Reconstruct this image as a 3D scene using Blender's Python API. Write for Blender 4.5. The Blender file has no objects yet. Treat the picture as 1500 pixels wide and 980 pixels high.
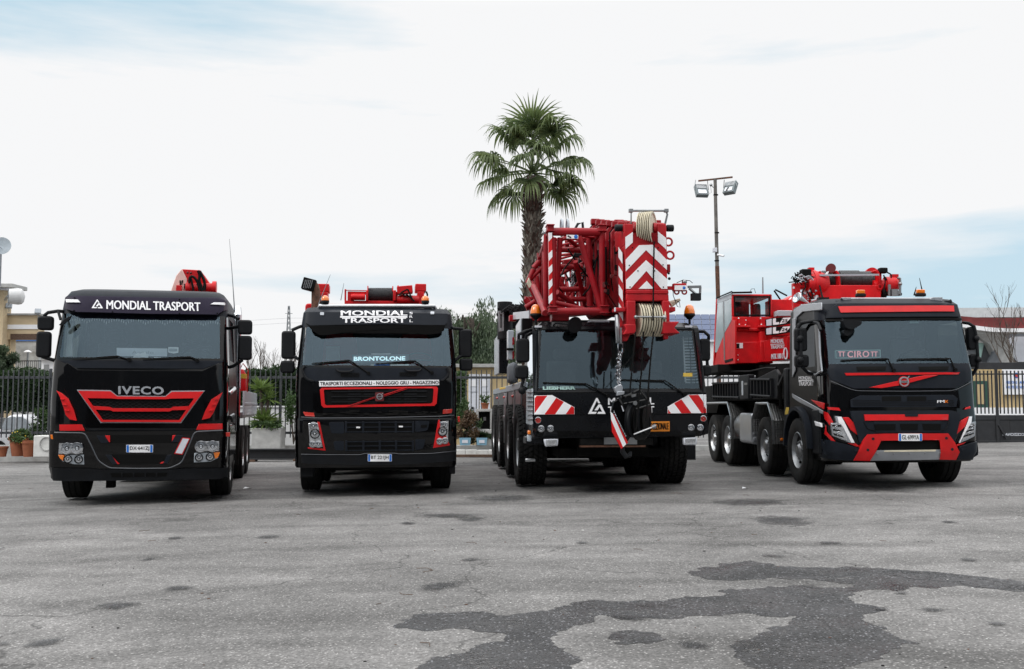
import bpy, bmesh, math, random
from mathutils import Vector, Matrix, noise
random.seed(11)
R = math.radians
scene = bpy.context.scene
COL = scene.collection
# ------------------------------------------------------------ camera, sky, sun, exposure
FPX, PITCH, CAMZ = 1458.0, math.atan(105/1458.0), 1.34
cam = bpy.data.cameras.new('camera')
cam.sensor_width = 36; cam.lens = 36*FPX/1500; cam.clip_start = .1; cam.clip_end = 3000
camo = bpy.data.objects.new('camera', cam); COL.objects.link(camo)
camo.location = (0, 0, CAMZ); camo.rotation_euler = (R(90)+PITCH, 0, 0)
scene.camera = camo
scene.view_settings.view_transform = 'Standard'; scene.view_settings.look = 'None'
scene.view_settings.exposure = 0; scene.view_settings.gamma = 1
SUN_EL, SUN_AZ = R(42), R(-116)        # azimuth measured from +Y (behind the trucks) towards +X: left, a little on the camera's side
w = bpy.data.worlds.new('World'); scene.world = w; w.use_nodes = True
nt = w.node_tree; N = nt.nodes; L_ = nt.links; N.clear()
def nd(tree, t, **k):
    n = tree.nodes.new(t)
    for a, b in k.items(): setattr(n, a, b)
    return n
out = nd(nt, 'ShaderNodeOutputWorld'); bg = nd(nt, 'ShaderNodeBackground'); bg.inputs[1].default_value = .1
sky = nd(nt, 'ShaderNodeTexSky', sky_type='NISHITA', sun_disc=False)
sky.sun_elevation = SUN_EL; sky.sun_rotation = SUN_AZ; sky.dust_density = 2; sky.ozone_density = 2
tc = nd(nt, 'ShaderNodeTexCoord'); sep = nd(nt, 'ShaderNodeSeparateXYZ'); L_.new(tc.outputs['Generated'], sep.inputs[0])
mp = nd(nt, 'ShaderNodeMapping'); mp.inputs['Scale'].default_value = (1.3, 1.3, 9.0); mp.inputs['Location'].default_value = (3.1, .4, .9)
L_.new(tc.outputs['Generated'], mp.inputs[0])
nz = nd(nt, 'ShaderNodeTexNoise'); nz.inputs['Scale'].default_value = 1.6; nz.inputs['Detail'].default_value = 6; nz.inputs['Roughness'].default_value = .55
L_.new(mp.outputs[0], nz.inputs[0])
# elevation curve: thin blue gaps low down, solid overcast above
el = nd(nt, 'ShaderNodeValToRGB'); el.color_ramp.interpolation = 'EASE'
cr = el.color_ramp.elements
cr[0].position = 0; cr[0].color = (.62,)*3+(1,); cr[1].position = 1; cr[1].color = (.75,)*3+(1,)
for p_, v_ in ((.05, .66), (.115, .46), (.165, .58), (.20, .80), (.24, .88), (.30, .68), (.37, .58), (.46, .72), (.60, .80)):
    e_ = cr.new(p_); e_.color = (v_,)*3+(1,)
L_.new(sep.outputs['Z'], el.inputs[0])
ad0 = nd(nt, 'ShaderNodeMath', operation='MULTIPLY_ADD'); L_.new(sep.outputs['X'], ad0.inputs[0]); xz = nd(nt, 'ShaderNodeMath', operation='MULTIPLY_ADD'); L_.new(sep.outputs['Z'], xz.inputs[0]); xz.inputs[1].default_value = 5.2; xz.inputs[2].default_value = -1.3; xz.use_clamp = False; xc = nd(nt, 'ShaderNodeClamp'); xc.inputs[1].default_value = -.75; xc.inputs[2].default_value = .45; L_.new(xz.outputs[0], xc.inputs[0]); L_.new(xc.outputs[0], ad0.inputs[1]); L_.new(nz.outputs[0], ad0.inputs[2])
ad = nd(nt, 'ShaderNodeMath', operation='ADD'); L_.new(ad0.outputs[0], ad.inputs[0]); L_.new(el.outputs[0], ad.inputs[1])
cl = nd(nt, 'ShaderNodeMapRange'); cl.inputs[1].default_value = .86; cl.inputs[2].default_value = 1.09; cl.clamp = True
L_.new(ad.outputs[0], cl.inputs[0])
# cloud brightness: an overcast dome, a little brighter towards the zenith
cb = nd(nt, 'ShaderNodeMapRange'); cb.inputs[1].default_value = .38; cb.inputs[2].default_value = .85; cb.inputs[3].default_value = 9.45; cb.inputs[4].default_value = 24
L_.new(sep.outputs['Z'], cb.inputs[0])
cc = nd(nt, 'ShaderNodeVectorMath', operation='SCALE'); cc.inputs[0].default_value = (.985, .99, 1.0); L_.new(cb.outputs[0], cc.inputs['Scale'])
# thin veil: mostly cloud even in the gaps
veil = nd(nt, 'ShaderNodeMix', data_type='RGBA'); veil.inputs[0].default_value = .86
L_.new(sky.outputs[0], veil.inputs[6]); veil.inputs[7].default_value = (6.1, 8.0, 9.1, 1)
mx = nd(nt, 'ShaderNodeMix', data_type='RGBA'); L_.new(cl.outputs[0], mx.inputs[0]); L_.new(veil.outputs[2], mx.inputs[6]); L_.new(cc.outputs[0], mx.inputs[7])
L_.new(mx.outputs[2], bg.inputs[0]); L_.new(bg.outputs[0], out.inputs[0])
sl = bpy.data.lights.new('sun', 'SUN'); sl.energy = 1.5; sl.angle = R(22); sl.color = (1, .97, .92)
so = bpy.data.objects.new('sun', sl); COL.objects.link(so)
sd = Vector((math.sin(SUN_AZ)*math.cos(SUN_EL), math.cos(SUN_AZ)*math.cos(SUN_EL), math.sin(SUN_EL)))
so.rotation_euler = sd.to_track_quat('Z', 'Y').to_euler(); so.location = sd*60
scene.cycles.max_bounces = 8; scene.cycles.transparent_max_bounces = 16
scene.cycles.use_denoising = True; scene.cycles.sampling_pattern = 'TABULATED_SOBOL'; scene.cycles.denoising_prefilter = 'ACCURATE'; scene.cycles.sample_clamp_indirect = 4
# ------------------------------------------------------------ materials
MATS = {}
def mat(name, col, rough=.5, metal=0., coat=0., vary=.12, scale=6., bump=0., bscale=40., spec=.5, dirt=0., emit=None, trans=0.):
    m = bpy.data.materials.new(name); m.use_nodes = True; t = m.node_tree; b = t.nodes['Principled BSDF']
    b.inputs['Roughness'].default_value = rough; b.inputs['Metallic'].default_value = metal
    b.inputs['Coat Weight'].default_value = coat; b.inputs['Coat Roughness'].default_value = .04
    b.inputs['Specular IOR Level'].default_value = spec
    tcn = nd(t, 'ShaderNodeTexCoord'); n1 = nd(t, 'ShaderNodeTexNoise'); n1.inputs['Scale'].default_value = scale; n1.inputs['Detail'].default_value = 5
    t.links.new(tcn.outputs['Object'], n1.inputs[0])
    mr = nd(t, 'ShaderNodeMapRange'); mr.inputs[1].default_value = .3; mr.inputs[2].default_value = .7
    mr.inputs[3].default_value = 1-vary; mr.inputs[4].default_value = 1+vary; t.links.new(n1.outputs[0], mr.inputs[0])
    vm = nd(t, 'ShaderNodeVectorMath', operation='SCALE'); vm.inputs[0].default_value = col[:3]; t.links.new(mr.outputs[0], vm.inputs['Scale'])
    last = vm.outputs[0]
    if dirt:
        n2 = nd(t, 'ShaderNodeTexNoise'); n2.inputs['Scale'].default_value = 2.3; n2.inputs['Detail'].default_value = 9; n2.inputs['Roughness'].default_value = .7
        t.links.new(tcn.outputs['Object'], n2.inputs[0])
        m2 = nd(t, 'ShaderNodeMapRange'); m2.inputs[1].default_value = .48; m2.inputs[2].default_value = .75; m2.inputs[4].default_value = dirt; t.links.new(n2.outputs[0], m2.inputs[0])
        mm = nd(t, 'ShaderNodeMix', data_type='RGBA'); t.links.new(m2.outputs[0], mm.inputs[0]); t.links.new(last, mm.inputs[6]); mm.inputs[7].default_value = (.13, .115, .1, 1)
        last = mm.outputs[2]
        m3 = nd(t, 'ShaderNodeMapRange'); m3.inputs[1].default_value = .35; m3.inputs[2].default_value = .75; m3.inputs[3].default_value = rough; m3.inputs[4].default_value = min(1, rough+min(.25, dirt*2.5))
        t.links.new(n2.outputs[0], m3.inputs[0]); t.links.new(m3.outputs[0], b.inputs['Roughness'])
    t.links.new(last, b.inputs['Base Color'])
    if bump:
        n3 = nd(t, 'ShaderNodeTexNoise'); n3.inputs['Scale'].default_value = bscale; n3.inputs['Detail'].default_value = 4
        t.links.new(tcn.outputs['Object'], n3.inputs[0]); bp = nd(t, 'ShaderNodeBump'); bp.inputs['Strength'].default_value = bump; bp.inputs['Distance'].default_value = .01
        t.links.new(n3.outputs[0], bp.inputs['Height']); t.links.new(bp.outputs[0], b.inputs['Normal'])
    MATS[name] = m; return m
def glass(name, tint, refl=1., rough=.02, gcol=(.9, .95, 1)):
    m = bpy.data.materials.new(name); m.use_nodes = True; t = m.node_tree; t.nodes.clear()
    o = nd(t, 'ShaderNodeOutputMaterial'); g = nd(t, 'ShaderNodeBsdfGlossy'); g.inputs['Roughness'].default_value = rough; g.inputs[0].default_value = gcol+(1,)
    tr = nd(t, 'ShaderNodeBsdfTransparent'); tr.inputs[0].default_value = tint+(1,)
    fr = nd(t, 'ShaderNodeFresnel'); fr.inputs[0].default_value = 1.52
    ml = nd(t, 'ShaderNodeMath', operation='MULTIPLY', use_clamp=True); ml.inputs[1].default_value = refl
    mxs = nd(t, 'ShaderNodeMixShader'); t.links.new(fr.outputs[0], ml.inputs[0]); t.links.new(ml.outputs[0], mxs.inputs[0])
    t.links.new(tr.outputs[0], mxs.inputs[1]); t.links.new(g.outputs[0], mxs.inputs[2]); t.links.new(mxs.outputs[0], o.inputs[0])
    MATS[name] = m; return m
mat('black', (.0016, .0016, .002), .05, coat=.0, vary=.2, spec=.42, dirt=.008); mat('trimgrey', (.05, .055, .065), .25, spec=.6); mat('craneblack', (.0045, .0052, .007), .26, spec=.25, vary=.15, dirt=.015)
mat('slate', (.011, .014, .020), .45, vary=.12, bump=.04, bscale=160, spec=.16, dirt=.03)
mat('plastic', (.006, .007, .009), .5, vary=.2, bump=.1, bscale=200, spec=.22, dirt=.04)
mat('underbody', (.005, .005, .005), .8, vary=.4, bump=.2, spec=.2, dirt=.12)
mat('visor', (.018, .014, .030), .4, spec=.12)
mat('red', (.60, .010, .012), .3, coat=.15, vary=.1, spec=.35, dirt=.02)
mat('redbody', (.56, .006, .010), .4, coat=.08, vary=.16, spec=.3, dirt=.04)
mat('headred', (.42, .007, .013), .38, coat=.05, vary=.18, spec=.3, dirt=.07); mat('silverdish', (.36, .41, .45), .6); mat('skyreflect', (.42, .50, .54), .12, vary=.12, scale=3, coat=.3)
mat('cranered', (.27, .003, .009), .42, coat=.06, vary=.2, spec=.3, dirt=.05)
mat('sunlitred', (.80, .52, .47), .5, vary=.12, dirt=.1)  # red made pale to put in the sunlit side of the crane knuckle
mat('white', (.78, .79, .82), .4, vary=.04)
mat('sticker', (.66, .68, .74), .35, vary=.05)
mat('letter', (.86, .86, .88), .4, vary=.02)
mat('ink', (.003, .003, .003), .6, vary=.02, spec=.15)
mat('chrome', (.62, .63, .65), .12, metal=1, vary=.05)
mat('alu', (.50, .51, .52), .32, metal=1, vary=.12, bump=.3, bscale=60)
mat('steel', (.30, .31, .32), .38, metal=.9, vary=.15, bump=.1)
mat('silver', (.38, .40, .43), .35, metal=.5, coat=.3, vary=.06)
mat('bodygrey', (.38, .42, .46), .35, coat=.3, vary=.06, dirt=.06)
mat('blackside', (.003, .003, .0035), .3, vary=.2, spec=.12, dirt=.03); mat('tubblue', (.22, .42, .55), .5)
for nm_, cc_, ee_ in (('ledwhite', (.75, .95, 1), .75), ('ledred', (.9, .38, .40), .4)):
    m = mat(nm_, cc_, .5); m.node_tree.nodes['Principled BSDF'].inputs['Emission Color'].default_value = cc_+(1,); m.node_tree.nodes['Principled BSDF'].inputs['Emission Strength'].default_value = ee_
mat('tyre', (.014, .014, .014), .85, vary=.25, bump=.3, bscale=90, spec=.25, dirt=.2)
mat('rope', (.075, .078, .082), .5, metal=.4, vary=.4, scale=50, bump=.5, bscale=90)
mat('cream', (.66, .60, .46), .5, vary=.12, scale=14, dirt=.18)
mat('polebrown', (.13, .12, .11), .7, vary=.35, scale=5, dirt=.25); mat('lampgrey', (.16, .19, .20), .5)
mat('amber', (.85, .20, .01), .15, coat=1., vary=.1)
mat('redlens', (.5, .03, .02), .2, coat=1.)
mat('lens', (.55, .57, .60), .06, metal=.75, coat=1., vary=.35, scale=22)
mat('plateblue', (.015, .16, .58), .35); mat('signorange', (.85, .27, .02), .4); mat('yellow', (.62, .42, .05), .5)
mat('rust', (.11, .05, .03), .75, vary=.5, scale=14, bump=.4, dirt=.2)
mat('fabric', (.10, .105, .11), .9); mat('redfabric', (.34, .04, .04), .9); mat('dash', (.07, .073, .078), .7)
mat('curtain', (.55, .56, .55), .9); mat('teal', (.40, .60, .56), .5); mat('darkred', (.12, .008, .01), .5, dirt=.1)
mat('fencegrey', (.05, .055, .062), .55, vary=.2, dirt=.15); mat('gateblack', (.018, .019, .022), .5, vary=.2, dirt=.08)
mat('concrete', (.40, .40, .39), .85, vary=.18, scale=5, bump=.5, bscale=30, dirt=.35)
mat('paleconcrete', (.62, .62, .60), .85, vary=.12, scale=5, bump=.4, bscale=30, dirt=.25)
mat('stained', (.42, .43, .43), .9, vary=.35, scale=1.2, dirt=.9)
mat('terracotta', (.29, .095, .045), .8, vary=.2, bump=.2, dirt=.15)
mat('ochre', (.52, .40, .22), .85, vary=.08, scale=3, bump=.2, dirt=.12); mat('beige', (.58, .46, .30), .85, vary=.1, scale=2, bump=.2, dirt=.12)
mat('whitewall', (.66, .66, .66), .85, vary=.08, scale=2, dirt=.1); mat('greyroof', (.60, .62, .63), .6, vary=.1, dirt=.15)
mat('fascia', (.16, .022, .022), .6, vary=.2, scale=3, dirt=.1); mat('greywall', (.11, .12, .135), .8, vary=.2, scale=2)
mat('solar', (.10, .14, .26), .12, coat=1., vary=.08); mat('greendoor', (.02, .07, .05), .6)
mat('timber', (.10, .06, .04), .85, vary=.3, scale=20); mat('bark', (.07, .055, .045), .95, vary=.35, scale=20, bump=.8, bscale=30)
mat('palmbark', (.07, .055, .045), .95, vary=.5, scale=9, bump=1, bscale=24); mat('palmboot', (.21, .19, .16), .9, vary=.5, scale=3, bump=.5)
mat('skirt', (.07, .04, .03), .95, vary=.5, scale=8)
def leafmat(name, a, b, tr=.25, scale=.9):
    m = mat(name, a, .55, vary=0); t = m.node_tree; bs = t.nodes['Principled BSDF']
    tcn = nd(t, 'ShaderNodeTexCoord'); n = nd(t, 'ShaderNodeTexNoise'); n.inputs['Scale'].default_value = scale; n.inputs['Detail'].default_value = 6; n.inputs['Roughness'].default_value = .8
    t.links.new(tcn.outputs['Object'], n.inputs[0]); r = nd(t, 'ShaderNodeValToRGB'); r.color_ramp.elements[0].position = .35; r.color_ramp.elements[1].position = .65
    r.color_ramp.elements[0].color = a+(1,); r.color_ramp.elements[1].color = b+(1,); t.links.new(n.outputs[0], r.inputs[0]); t.links.new(r.outputs[0], bs.inputs['Base Color'])
    o = [q for q in t.nodes if q.type == 'OUTPUT_MATERIAL'][0]; ts = nd(t, 'ShaderNodeBsdfTranslucent'); t.links.new(r.outputs[0], ts.inputs[0])
    ms = nd(t, 'ShaderNodeMixShader'); ms.inputs[0].default_value = tr; t.links.new(bs.outputs[0], ms.inputs[1]); t.links.new(ts.outputs[0], ms.inputs[2]); t.links.new(ms.outputs[0], o.inputs[0])
    return m
leafmat('leafdark', (.012, .028, .010), (.035, .07, .022)); leafmat('leafmid', (.03, .065, .02), (.08, .14, .04)); leafmat('leafpepper', (.035, .06, .035), (.11, .15, .08), scale=.7)
leafmat('leafpalm', (.05, .085, .03), (.19, .24, .09), .4, 1.5); leafmat('leafyucca', (.07, .13, .03), (.22, .30, .08), .3); leafmat('leafdry', (.08, .04, .025), (.14, .10, .05))
mat('flower', (.7, .5, .05), .6)
glass('windshield', (.82, .92, .94), 2.0, gcol=(.62, .84, 1)); glass('sideglass', (.05, .055, .05), .10); glass('clearglass', (.80, .86, .86), 1.6); glass('tintglass', (.08, .085, .07), .6); glass('skyglass', (.55, .62, .64), 3.2)
# checker plate
m = mat('checker', (.28, .28, .28), .38, metal=1, vary=.1); t = m.node_tree; b = t.nodes['Principled BSDF']
tcn = nd(t, 'ShaderNodeTexCoord'); vo = nd(t, 'ShaderNodeTexVoronoi'); vo.inputs['Scale'].default_value = 22; vo.inputs['Randomness'].default_value = .15; t.links.new(tcn.outputs['Object'], vo.inputs[0])
bp = nd(t, 'ShaderNodeBump'); bp.inputs['Strength'].default_value = .9; bp.inputs['Distance'].default_value = .012; t.links.new(vo.outputs[0], bp.inputs['Height']); t.links.new(bp.outputs[0], b.inputs['Normal'])
# asphalt (dry and wet share the same stones)
def asphalt(name, wet):
    m = bpy.data.materials.new(name); m.use_nodes = True; t = m.node_tree; b = t.nodes['Principled BSDF']; K = t.links.new
    g = nd(t, 'ShaderNodeNewGeometry')
    def noi(s, d, r=.6, dist=0):
        n = nd(t, 'ShaderNodeTexNoise'); n.inputs['Scale'].default_value = s; n.inputs['Detail'].default_value = d; n.inputs['Roughness'].default_value = r; n.inputs['Distortion'].default_value = dist
        K(g.outputs['Position'], n.inputs[0]); return n.outputs[0]
    def rng(x, a, bb, c, d):
        n = nd(t, 'ShaderNodeMapRange'); n.inputs[1].default_value = a; n.inputs[2].default_value = bb; n.inputs[3].default_value = c; n.inputs[4].default_value = d; K(x, n.inputs[0]); return n.outputs[0]
    def mul(x, y, op='MULTIPLY'):
        n = nd(t, 'ShaderNodeMath', operation=op); K(x, n.inputs[0])
        if isinstance(y, float): n.inputs[1].default_value = y
        else: K(y, n.inputs[1])
        return n.outputs[0]
    vo = nd(t, 'ShaderNodeTexVoronoi'); vo.inputs['Scale'].default_value = 70; K(g.outputs['Position'], vo.inputs[0])
    stone = nd(t, 'ShaderNodeSeparateColor'); K(vo.outputs['Color'], stone.inputs[0])
    s = rng(stone.outputs[0], .0, 1, .66, 1.24)
    hi = rng(stone.outputs[1], .80, .96, 0, 1)                      # pale aggregate showing through
    edge = rng(vo.outputs['Distance'], .25, .62, 1, .0)
    hi = mul(hi, edge)
    base = mul(mul(s, rng(noi(.35, 6, .62), .32, .68, .74, 1.2)), rng(noi(2.2, 7, .7), .3, .7, .80, 1.16))
    # long tyre-worn streaks across the yard
    mpn = nd(t, 'ShaderNodeMapping'); mpn.inputs['Scale'].default_value = (.30, .95, 1); mpn.inputs['Rotation'].default_value = (0, 0, R(6)); K(g.outputs['Position'], mpn.inputs[0])
    ns = nd(t, 'ShaderNodeTexNoise'); ns.inputs['Scale'].default_value = 1.1; ns.inputs['Detail'].default_value = 6; ns.inputs['Distortion'].default_value = .8; K(mpn.outputs[0], ns.inputs[0])
    base = mul(base, rng(ns.outputs[0], .36, .62, .78, 1.12))
    wt_ = nd(t, 'ShaderNodeTexWave', wave_type='RINGS', rings_direction='Z'); wt_.inputs['Scale'].default_value = .16; wt_.inputs['Distortion'].default_value = 3.5; wt_.inputs['Detail'].default_value = 3; K(g.outputs['Position'], wt_.inputs[0])
    tw = nd(t, 'ShaderNodeMath', operation='MAXIMUM'); K(rng(wt_.outputs[1], .0, .10, .80, 1), tw.inputs[0]); K(rng(noi(.3, 3), .44, .56, 0, 1), tw.inputs[1]); base = mul(base, tw.outputs[0])
    n5 = noi(1.15, 3, .5, .4); base = mul(base, rng(n5, .26, .36, .72, 1.0))     # scattered old drips
    vc = nd(t, 'ShaderNodeTexVoronoi', feature='DISTANCE_TO_EDGE'); vc.inputs['Scale'].default_value = .33
    wv = nd(t, 'ShaderNodeVectorMath', operation='ADD'); nn = nd(t, 'ShaderNodeTexNoise'); nn.inputs['Scale'].default_value = 1.4; nn.inputs['Detail'].default_value = 6; K(g.outputs['Position'], nn.inputs[0])
    K(g.outputs['Position'], wv.inputs[0]); K(nn.outputs['Color'], wv.inputs[1]); K(wv.outputs[0], vc.inputs[0])
    crack = rng(vc.outputs['Distance'], .0, .006, .0, 1)
    cm = rng(noi(.22, 2), .56, .68, 0, 1); cmx = nd(t, 'ShaderNodeMath', operation='MAXIMUM'); K(crack, cmx.inputs[0]); K(cm, cmx.inputs[1])
    crk = rng(cmx.outputs[0], 0, 1, .45, 1); base = mul(base, crk)
    k = .026 if wet else .176
    v = mul(base, k); v = mul(v, mul(hi, .20 if wet else .26), 'ADD')
    cx = nd(t, 'ShaderNodeCombineColor'); K(mul(v, 1.0 if wet else 1.03), cx.inputs[0]); K(v, cx.inputs[1]); K(mul(v, 1.06 if wet else .975), cx.inputs[2])
    K(cx.outputs[0], b.inputs['Base Color'])
    bp = nd(t, 'ShaderNodeBump'); bp.inputs['Strength'].default_value = .5 if wet else .75; bp.inputs['Distance'].default_value = .006
    hh = mul(rng(vo.outputs['Distance'], 0, .7, 1, 0), rng(noi(160, 2), .3, .7, .5, 1)); hh = mul(hh, cmx.outputs[0]); K(hh, bp.inputs['Height']); K(bp.outputs[0], b.inputs['Normal'])
    b.inputs['Roughness'].default_value = .5 if wet else .92;
    if wet: K(rng(noi(1.6, 5), .35, .6, .22, .75), b.inputs['Roughness']); K(mul(rng(mul(stone.outputs[2], rng(noi(3, 5), .3, .7, .8, 1.2)), .80, .92, 1, .25), rng(noi(2.6, 10, .72), .36, .43, .25, 1)), b.inputs['Alpha'])
    b.inputs['Specular IOR Level'].default_value = .5 if wet else .25
    MATS[name] = m; return m, t, b
asphalt('asphalt', False); asphalt('asphaltwet', True)
m, t, b = asphalt('stainshade', True)
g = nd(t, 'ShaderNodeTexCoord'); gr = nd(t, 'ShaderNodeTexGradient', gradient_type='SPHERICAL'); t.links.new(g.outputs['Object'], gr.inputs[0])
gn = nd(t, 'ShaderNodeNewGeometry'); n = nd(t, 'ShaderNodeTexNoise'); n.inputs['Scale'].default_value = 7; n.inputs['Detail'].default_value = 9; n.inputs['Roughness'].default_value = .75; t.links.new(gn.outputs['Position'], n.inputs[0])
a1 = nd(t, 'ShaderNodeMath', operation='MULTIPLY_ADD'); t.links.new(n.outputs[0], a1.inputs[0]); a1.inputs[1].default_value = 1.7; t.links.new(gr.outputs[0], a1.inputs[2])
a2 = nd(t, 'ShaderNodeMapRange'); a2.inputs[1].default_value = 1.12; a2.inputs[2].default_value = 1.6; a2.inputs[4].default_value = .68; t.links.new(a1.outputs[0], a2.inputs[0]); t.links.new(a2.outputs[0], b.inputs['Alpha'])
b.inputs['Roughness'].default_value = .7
# ------------------------------------------------------------ mesh builder
class MB:
    def __init__(s): s.v = []; s.f = []; s.fm = []; s.mats = []; s.cur = 0
    def use(s, name):
        if name not in s.mats: s.mats.append(name)
        s.cur = s.mats.index(name); return s
    def add(s, vs, fs):
        o = len(s.v); s.v += [tuple(q) for q in vs]; s.f += [tuple(i+o for i in f) for f in fs]; s.fm += [s.cur]*len(fs); return s
    def box(s, c, d, rot=None):
        x, y, z = d[0]/2, d[1]/2, d[2]/2
        vs = [Vector((a, b, e)) for a in (-x, x) for b in (-y, y) for e in (-z, z)]
        if rot: M = Matrix.Rotation(rot[2], 3, 'Z') @ Matrix.Rotation(rot[1], 3, 'Y') @ Matrix.Rotation(rot[0], 3, 'X'); vs = [M @ q for q in vs]
        c = Vector(c); return s.add([q+c for q in vs], [(0, 1, 3, 2), (4, 6, 7, 5), (0, 4, 5, 1), (2, 3, 7, 6), (0, 2, 6, 4), (1, 5, 7, 3)])
    def b2(s, lo, hi): return s.box([(a+b)/2 for a, b in zip(lo, hi)], [abs(b-a) for a, b in zip(lo, hi)])
    def tube(s, pts, r, n=8, cap=True, sq=False):
        pts = [Vector(p) for p in pts]; rs = r if isinstance(r, (list, tuple)) else [r]*len(pts); vs = []; up = None
        for i, p in enumerate(pts):
            d = (pts[min(i+1, len(pts)-1)]-pts[max(i-1, 0)])
            if d.length < 1e-9: d = Vector((0, 0, 1))
            d.normalize()
            if up is None: up = Vector((0, 0, 1)) if abs(d.z) < .9 else Vector((0, 1, 0))
            a = d.cross(up); 
            if a.length < 1e-6: a = d.orthogonal()
            a.normalize(); b = a.cross(d).normalized(); up = b
            for k in range(n):
                t = 2*math.pi*(k+(.5 if sq else 0))/n; vs.append(p+(a*math.cos(t)+b*math.sin(t))*rs[i])
        fs = []
        for i in range(len(pts)-1):
            for k in range(n):
                k2 = (k+1) % n; fs.append((i*n+k, i*n+k2, (i+1)*n+k2, (i+1)*n+k))
        if cap: fs.append(tuple(range(n-1, -1, -1))); fs.append(tuple((len(pts)-1)*n+k for k in range(n)))
        return s.add(vs, fs)
    def cyl(s, a, b, r, n=16, r2=None): return s.tube([a, b], [r, r if r2 is None else r2], n)
    def bar(s, a, b, w, h=None): # square bar
        return s.tube([a, b], w*.7071, 4, sq=True)
    def prism(s, poly, axis, lo, hi):
        def P(u, v, t): return {'x': (t, u, v), 'y': (u, t, v), 'z': (u, v, t)}[axis]
        n = len(poly); vs = [P(u, v, lo) for u, v in poly]+[P(u, v, hi) for u, v in poly]
        fs = [tuple(range(n)), tuple(range(2*n-1, n-1, -1))]+[(i, n+i, n+(i+1) % n, (i+1) % n) for i in range(n)]
        return s.add(vs, fs)
    def lathe(s, prof, o, ax, n=24, close=False):
        o = Vector(o); ax = Vector(ax).normalized(); u = ax.orthogonal().normalized(); v = ax.cross(u); vs = []; fs = []
        for (t, r) in prof:
            for k in range(n):
                a = 2*math.pi*k/n; vs.append(o+ax*t+(u*math.cos(a)+v*math.sin(a))*r)
        m = len(prof)
        for i in range(m-1):
            for k in range(n): fs.append((i*n+k, i*n+(k+1) % n, (i+1)*n+(k+1) % n, (i+1)*n+k))
        return s.add(vs, fs)
    def ball(s, c, r, n=12, sc=(1, 1, 1)):
        c = Vector(c); vs = []; fs = []; m = n//2
        for i in range(m+1):
            for k in range(n):
                th = math.pi*i/m; ph = 2*math.pi*k/n; vs.append(c+Vector((r*sc[0]*math.sin(th)*math.cos(ph), r*sc[1]*math.sin(th)*math.sin(ph), r*sc[2]*math.cos(th))))
        for i in range(m):
            for k in range(n): fs.append((i*n+k, (i+1)*n+k, (i+1)*n+(k+1) % n, i*n+(k+1) % n))
        return s.add(vs, fs)
    def build(s, name, parent=None, m=None, bevel=0, seg=2, smooth=35, label=None, kind=None, flip=True):
        me = bpy.data.meshes.new(name); me.from_pydata(s.v, [], s.f)
        for q in (s.mats or [m]): me.materials.append(MATS[q])
        if s.mats: me.polygons.foreach_set('material_index', s.fm)
        if flip and len(s.f) < 20000:
            bm = bmesh.new(); bm.from_mesh(me); bmesh.ops.recalc_face_normals(bm, faces=bm.faces); bm.to_mesh(me); bm.free()
        if smooth:
            me.polygons.foreach_set('use_smooth', [True]*len(me.polygons)); me.set_sharp_from_angle(angle=R(smooth))
        me.update()
        o = bpy.data.objects.new(name, me); COL.objects.link(o)
        if parent is not None: o.parent = parent
        if bevel:
            b = o.modifiers.new('bevel', 'BEVEL'); b.width = bevel; b.segments = seg; b.limit_method = 'ANGLE'; b.angle_limit = R(40)
        if label: o['label'] = label
        if kind: o['kind'] = kind
        return o
def thing(name, label, cat, loc=(0, 0, 0), rz=0, group=None, parent=None):
    o = bpy.data.objects.new(name, None); o.empty_display_size = .2; COL.objects.link(o); o.location = loc; o.rotation_euler = (0, 0, rz)
    o['label'] = label; o['category'] = cat
    if group: o['group'] = group
    return o
def sub(name, parent, loc=(0, 0, 0)):
    o = bpy.data.objects.new(name, None); o.empty_display_size = .1; COL.objects.link(o); o.parent = parent; o.location = loc; return o
def tag(o, label, cat, group=None):
    o['label'] = label; o['category'] = cat
    if group: o['group'] = group
    return o
def copy_tree(o, parent=None, loc=None):
    c = o.copy(); COL.objects.link(c); c.parent = parent
    if loc is not None: c.location = loc
    for ch in list(o.children): copy_tree(ch, c)
    return c
# ------------------------------------------------------------ survey: a sight line through photograph point (px, py), met with a real plane
def ray(px, py):
    u, v = (px-750)/FPX, (490-py)/FPX
    return Vector((u, math.cos(PITCH)-v*math.sin(PITCH), math.sin(PITCH)+v*math.cos(PITCH)))
CAM = Vector((0, 0, CAMZ))
def at(px, py, Y): d = ray(px, py); return CAM+d*(Y/d.y)
def gz(x): return .016*max(-16, min(16, x))
def ground(px, py):
    p = at(px, py, 10)
    for _ in range(30):
        d = ray(px, py); k = (gz(p.x)-CAMZ)/d.z; p = CAM+d*k
    return p
ZF = {'P': (0, 0, 1), 'A': (30, 380, 2.7222), 'A2': (70, 410, 5.357), 'A3': (60, 560, 5.), 'A7': (230, 380, 14.), 'A9': (325, 440, 3.379), 'B': (390, 390, 2.882), 'B2': (430, 400, 5.556), 'B3': (430, 550, 5.444),
      'C': (700, 290, 4.1667), 'C2': (710, 440, 3.5), 'C3': (880, 300, 4.9), 'C4': (770, 290, 5.16), 'C5': (715, 430, 6.53), 'C6': (870, 480, 5.158), 'C7': (715, 550, 5.765), 'D': (1000, 380, 2.8833), 'D2': (1190, 400, 3.0613),
      'D3': (1030, 385, 5.6), 'D4': (1150, 380, 7.895), 'D5': (1030, 520, 4.9), 'E': (1200, 580, 6.25), 'F': (330, 440, 3.769), 'G': (650, 440, 4.083), 'H': (1400, 420, 3.769), 'I': (0, 520, 5.76), 'J': (0, 330, 2.7222), 'K': (1000, 240, 4.9)}
def Z(f, p): q = ZF[f]; return (q[0]+p[0]/q[2], q[1]+p[1]/q[2])
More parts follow.
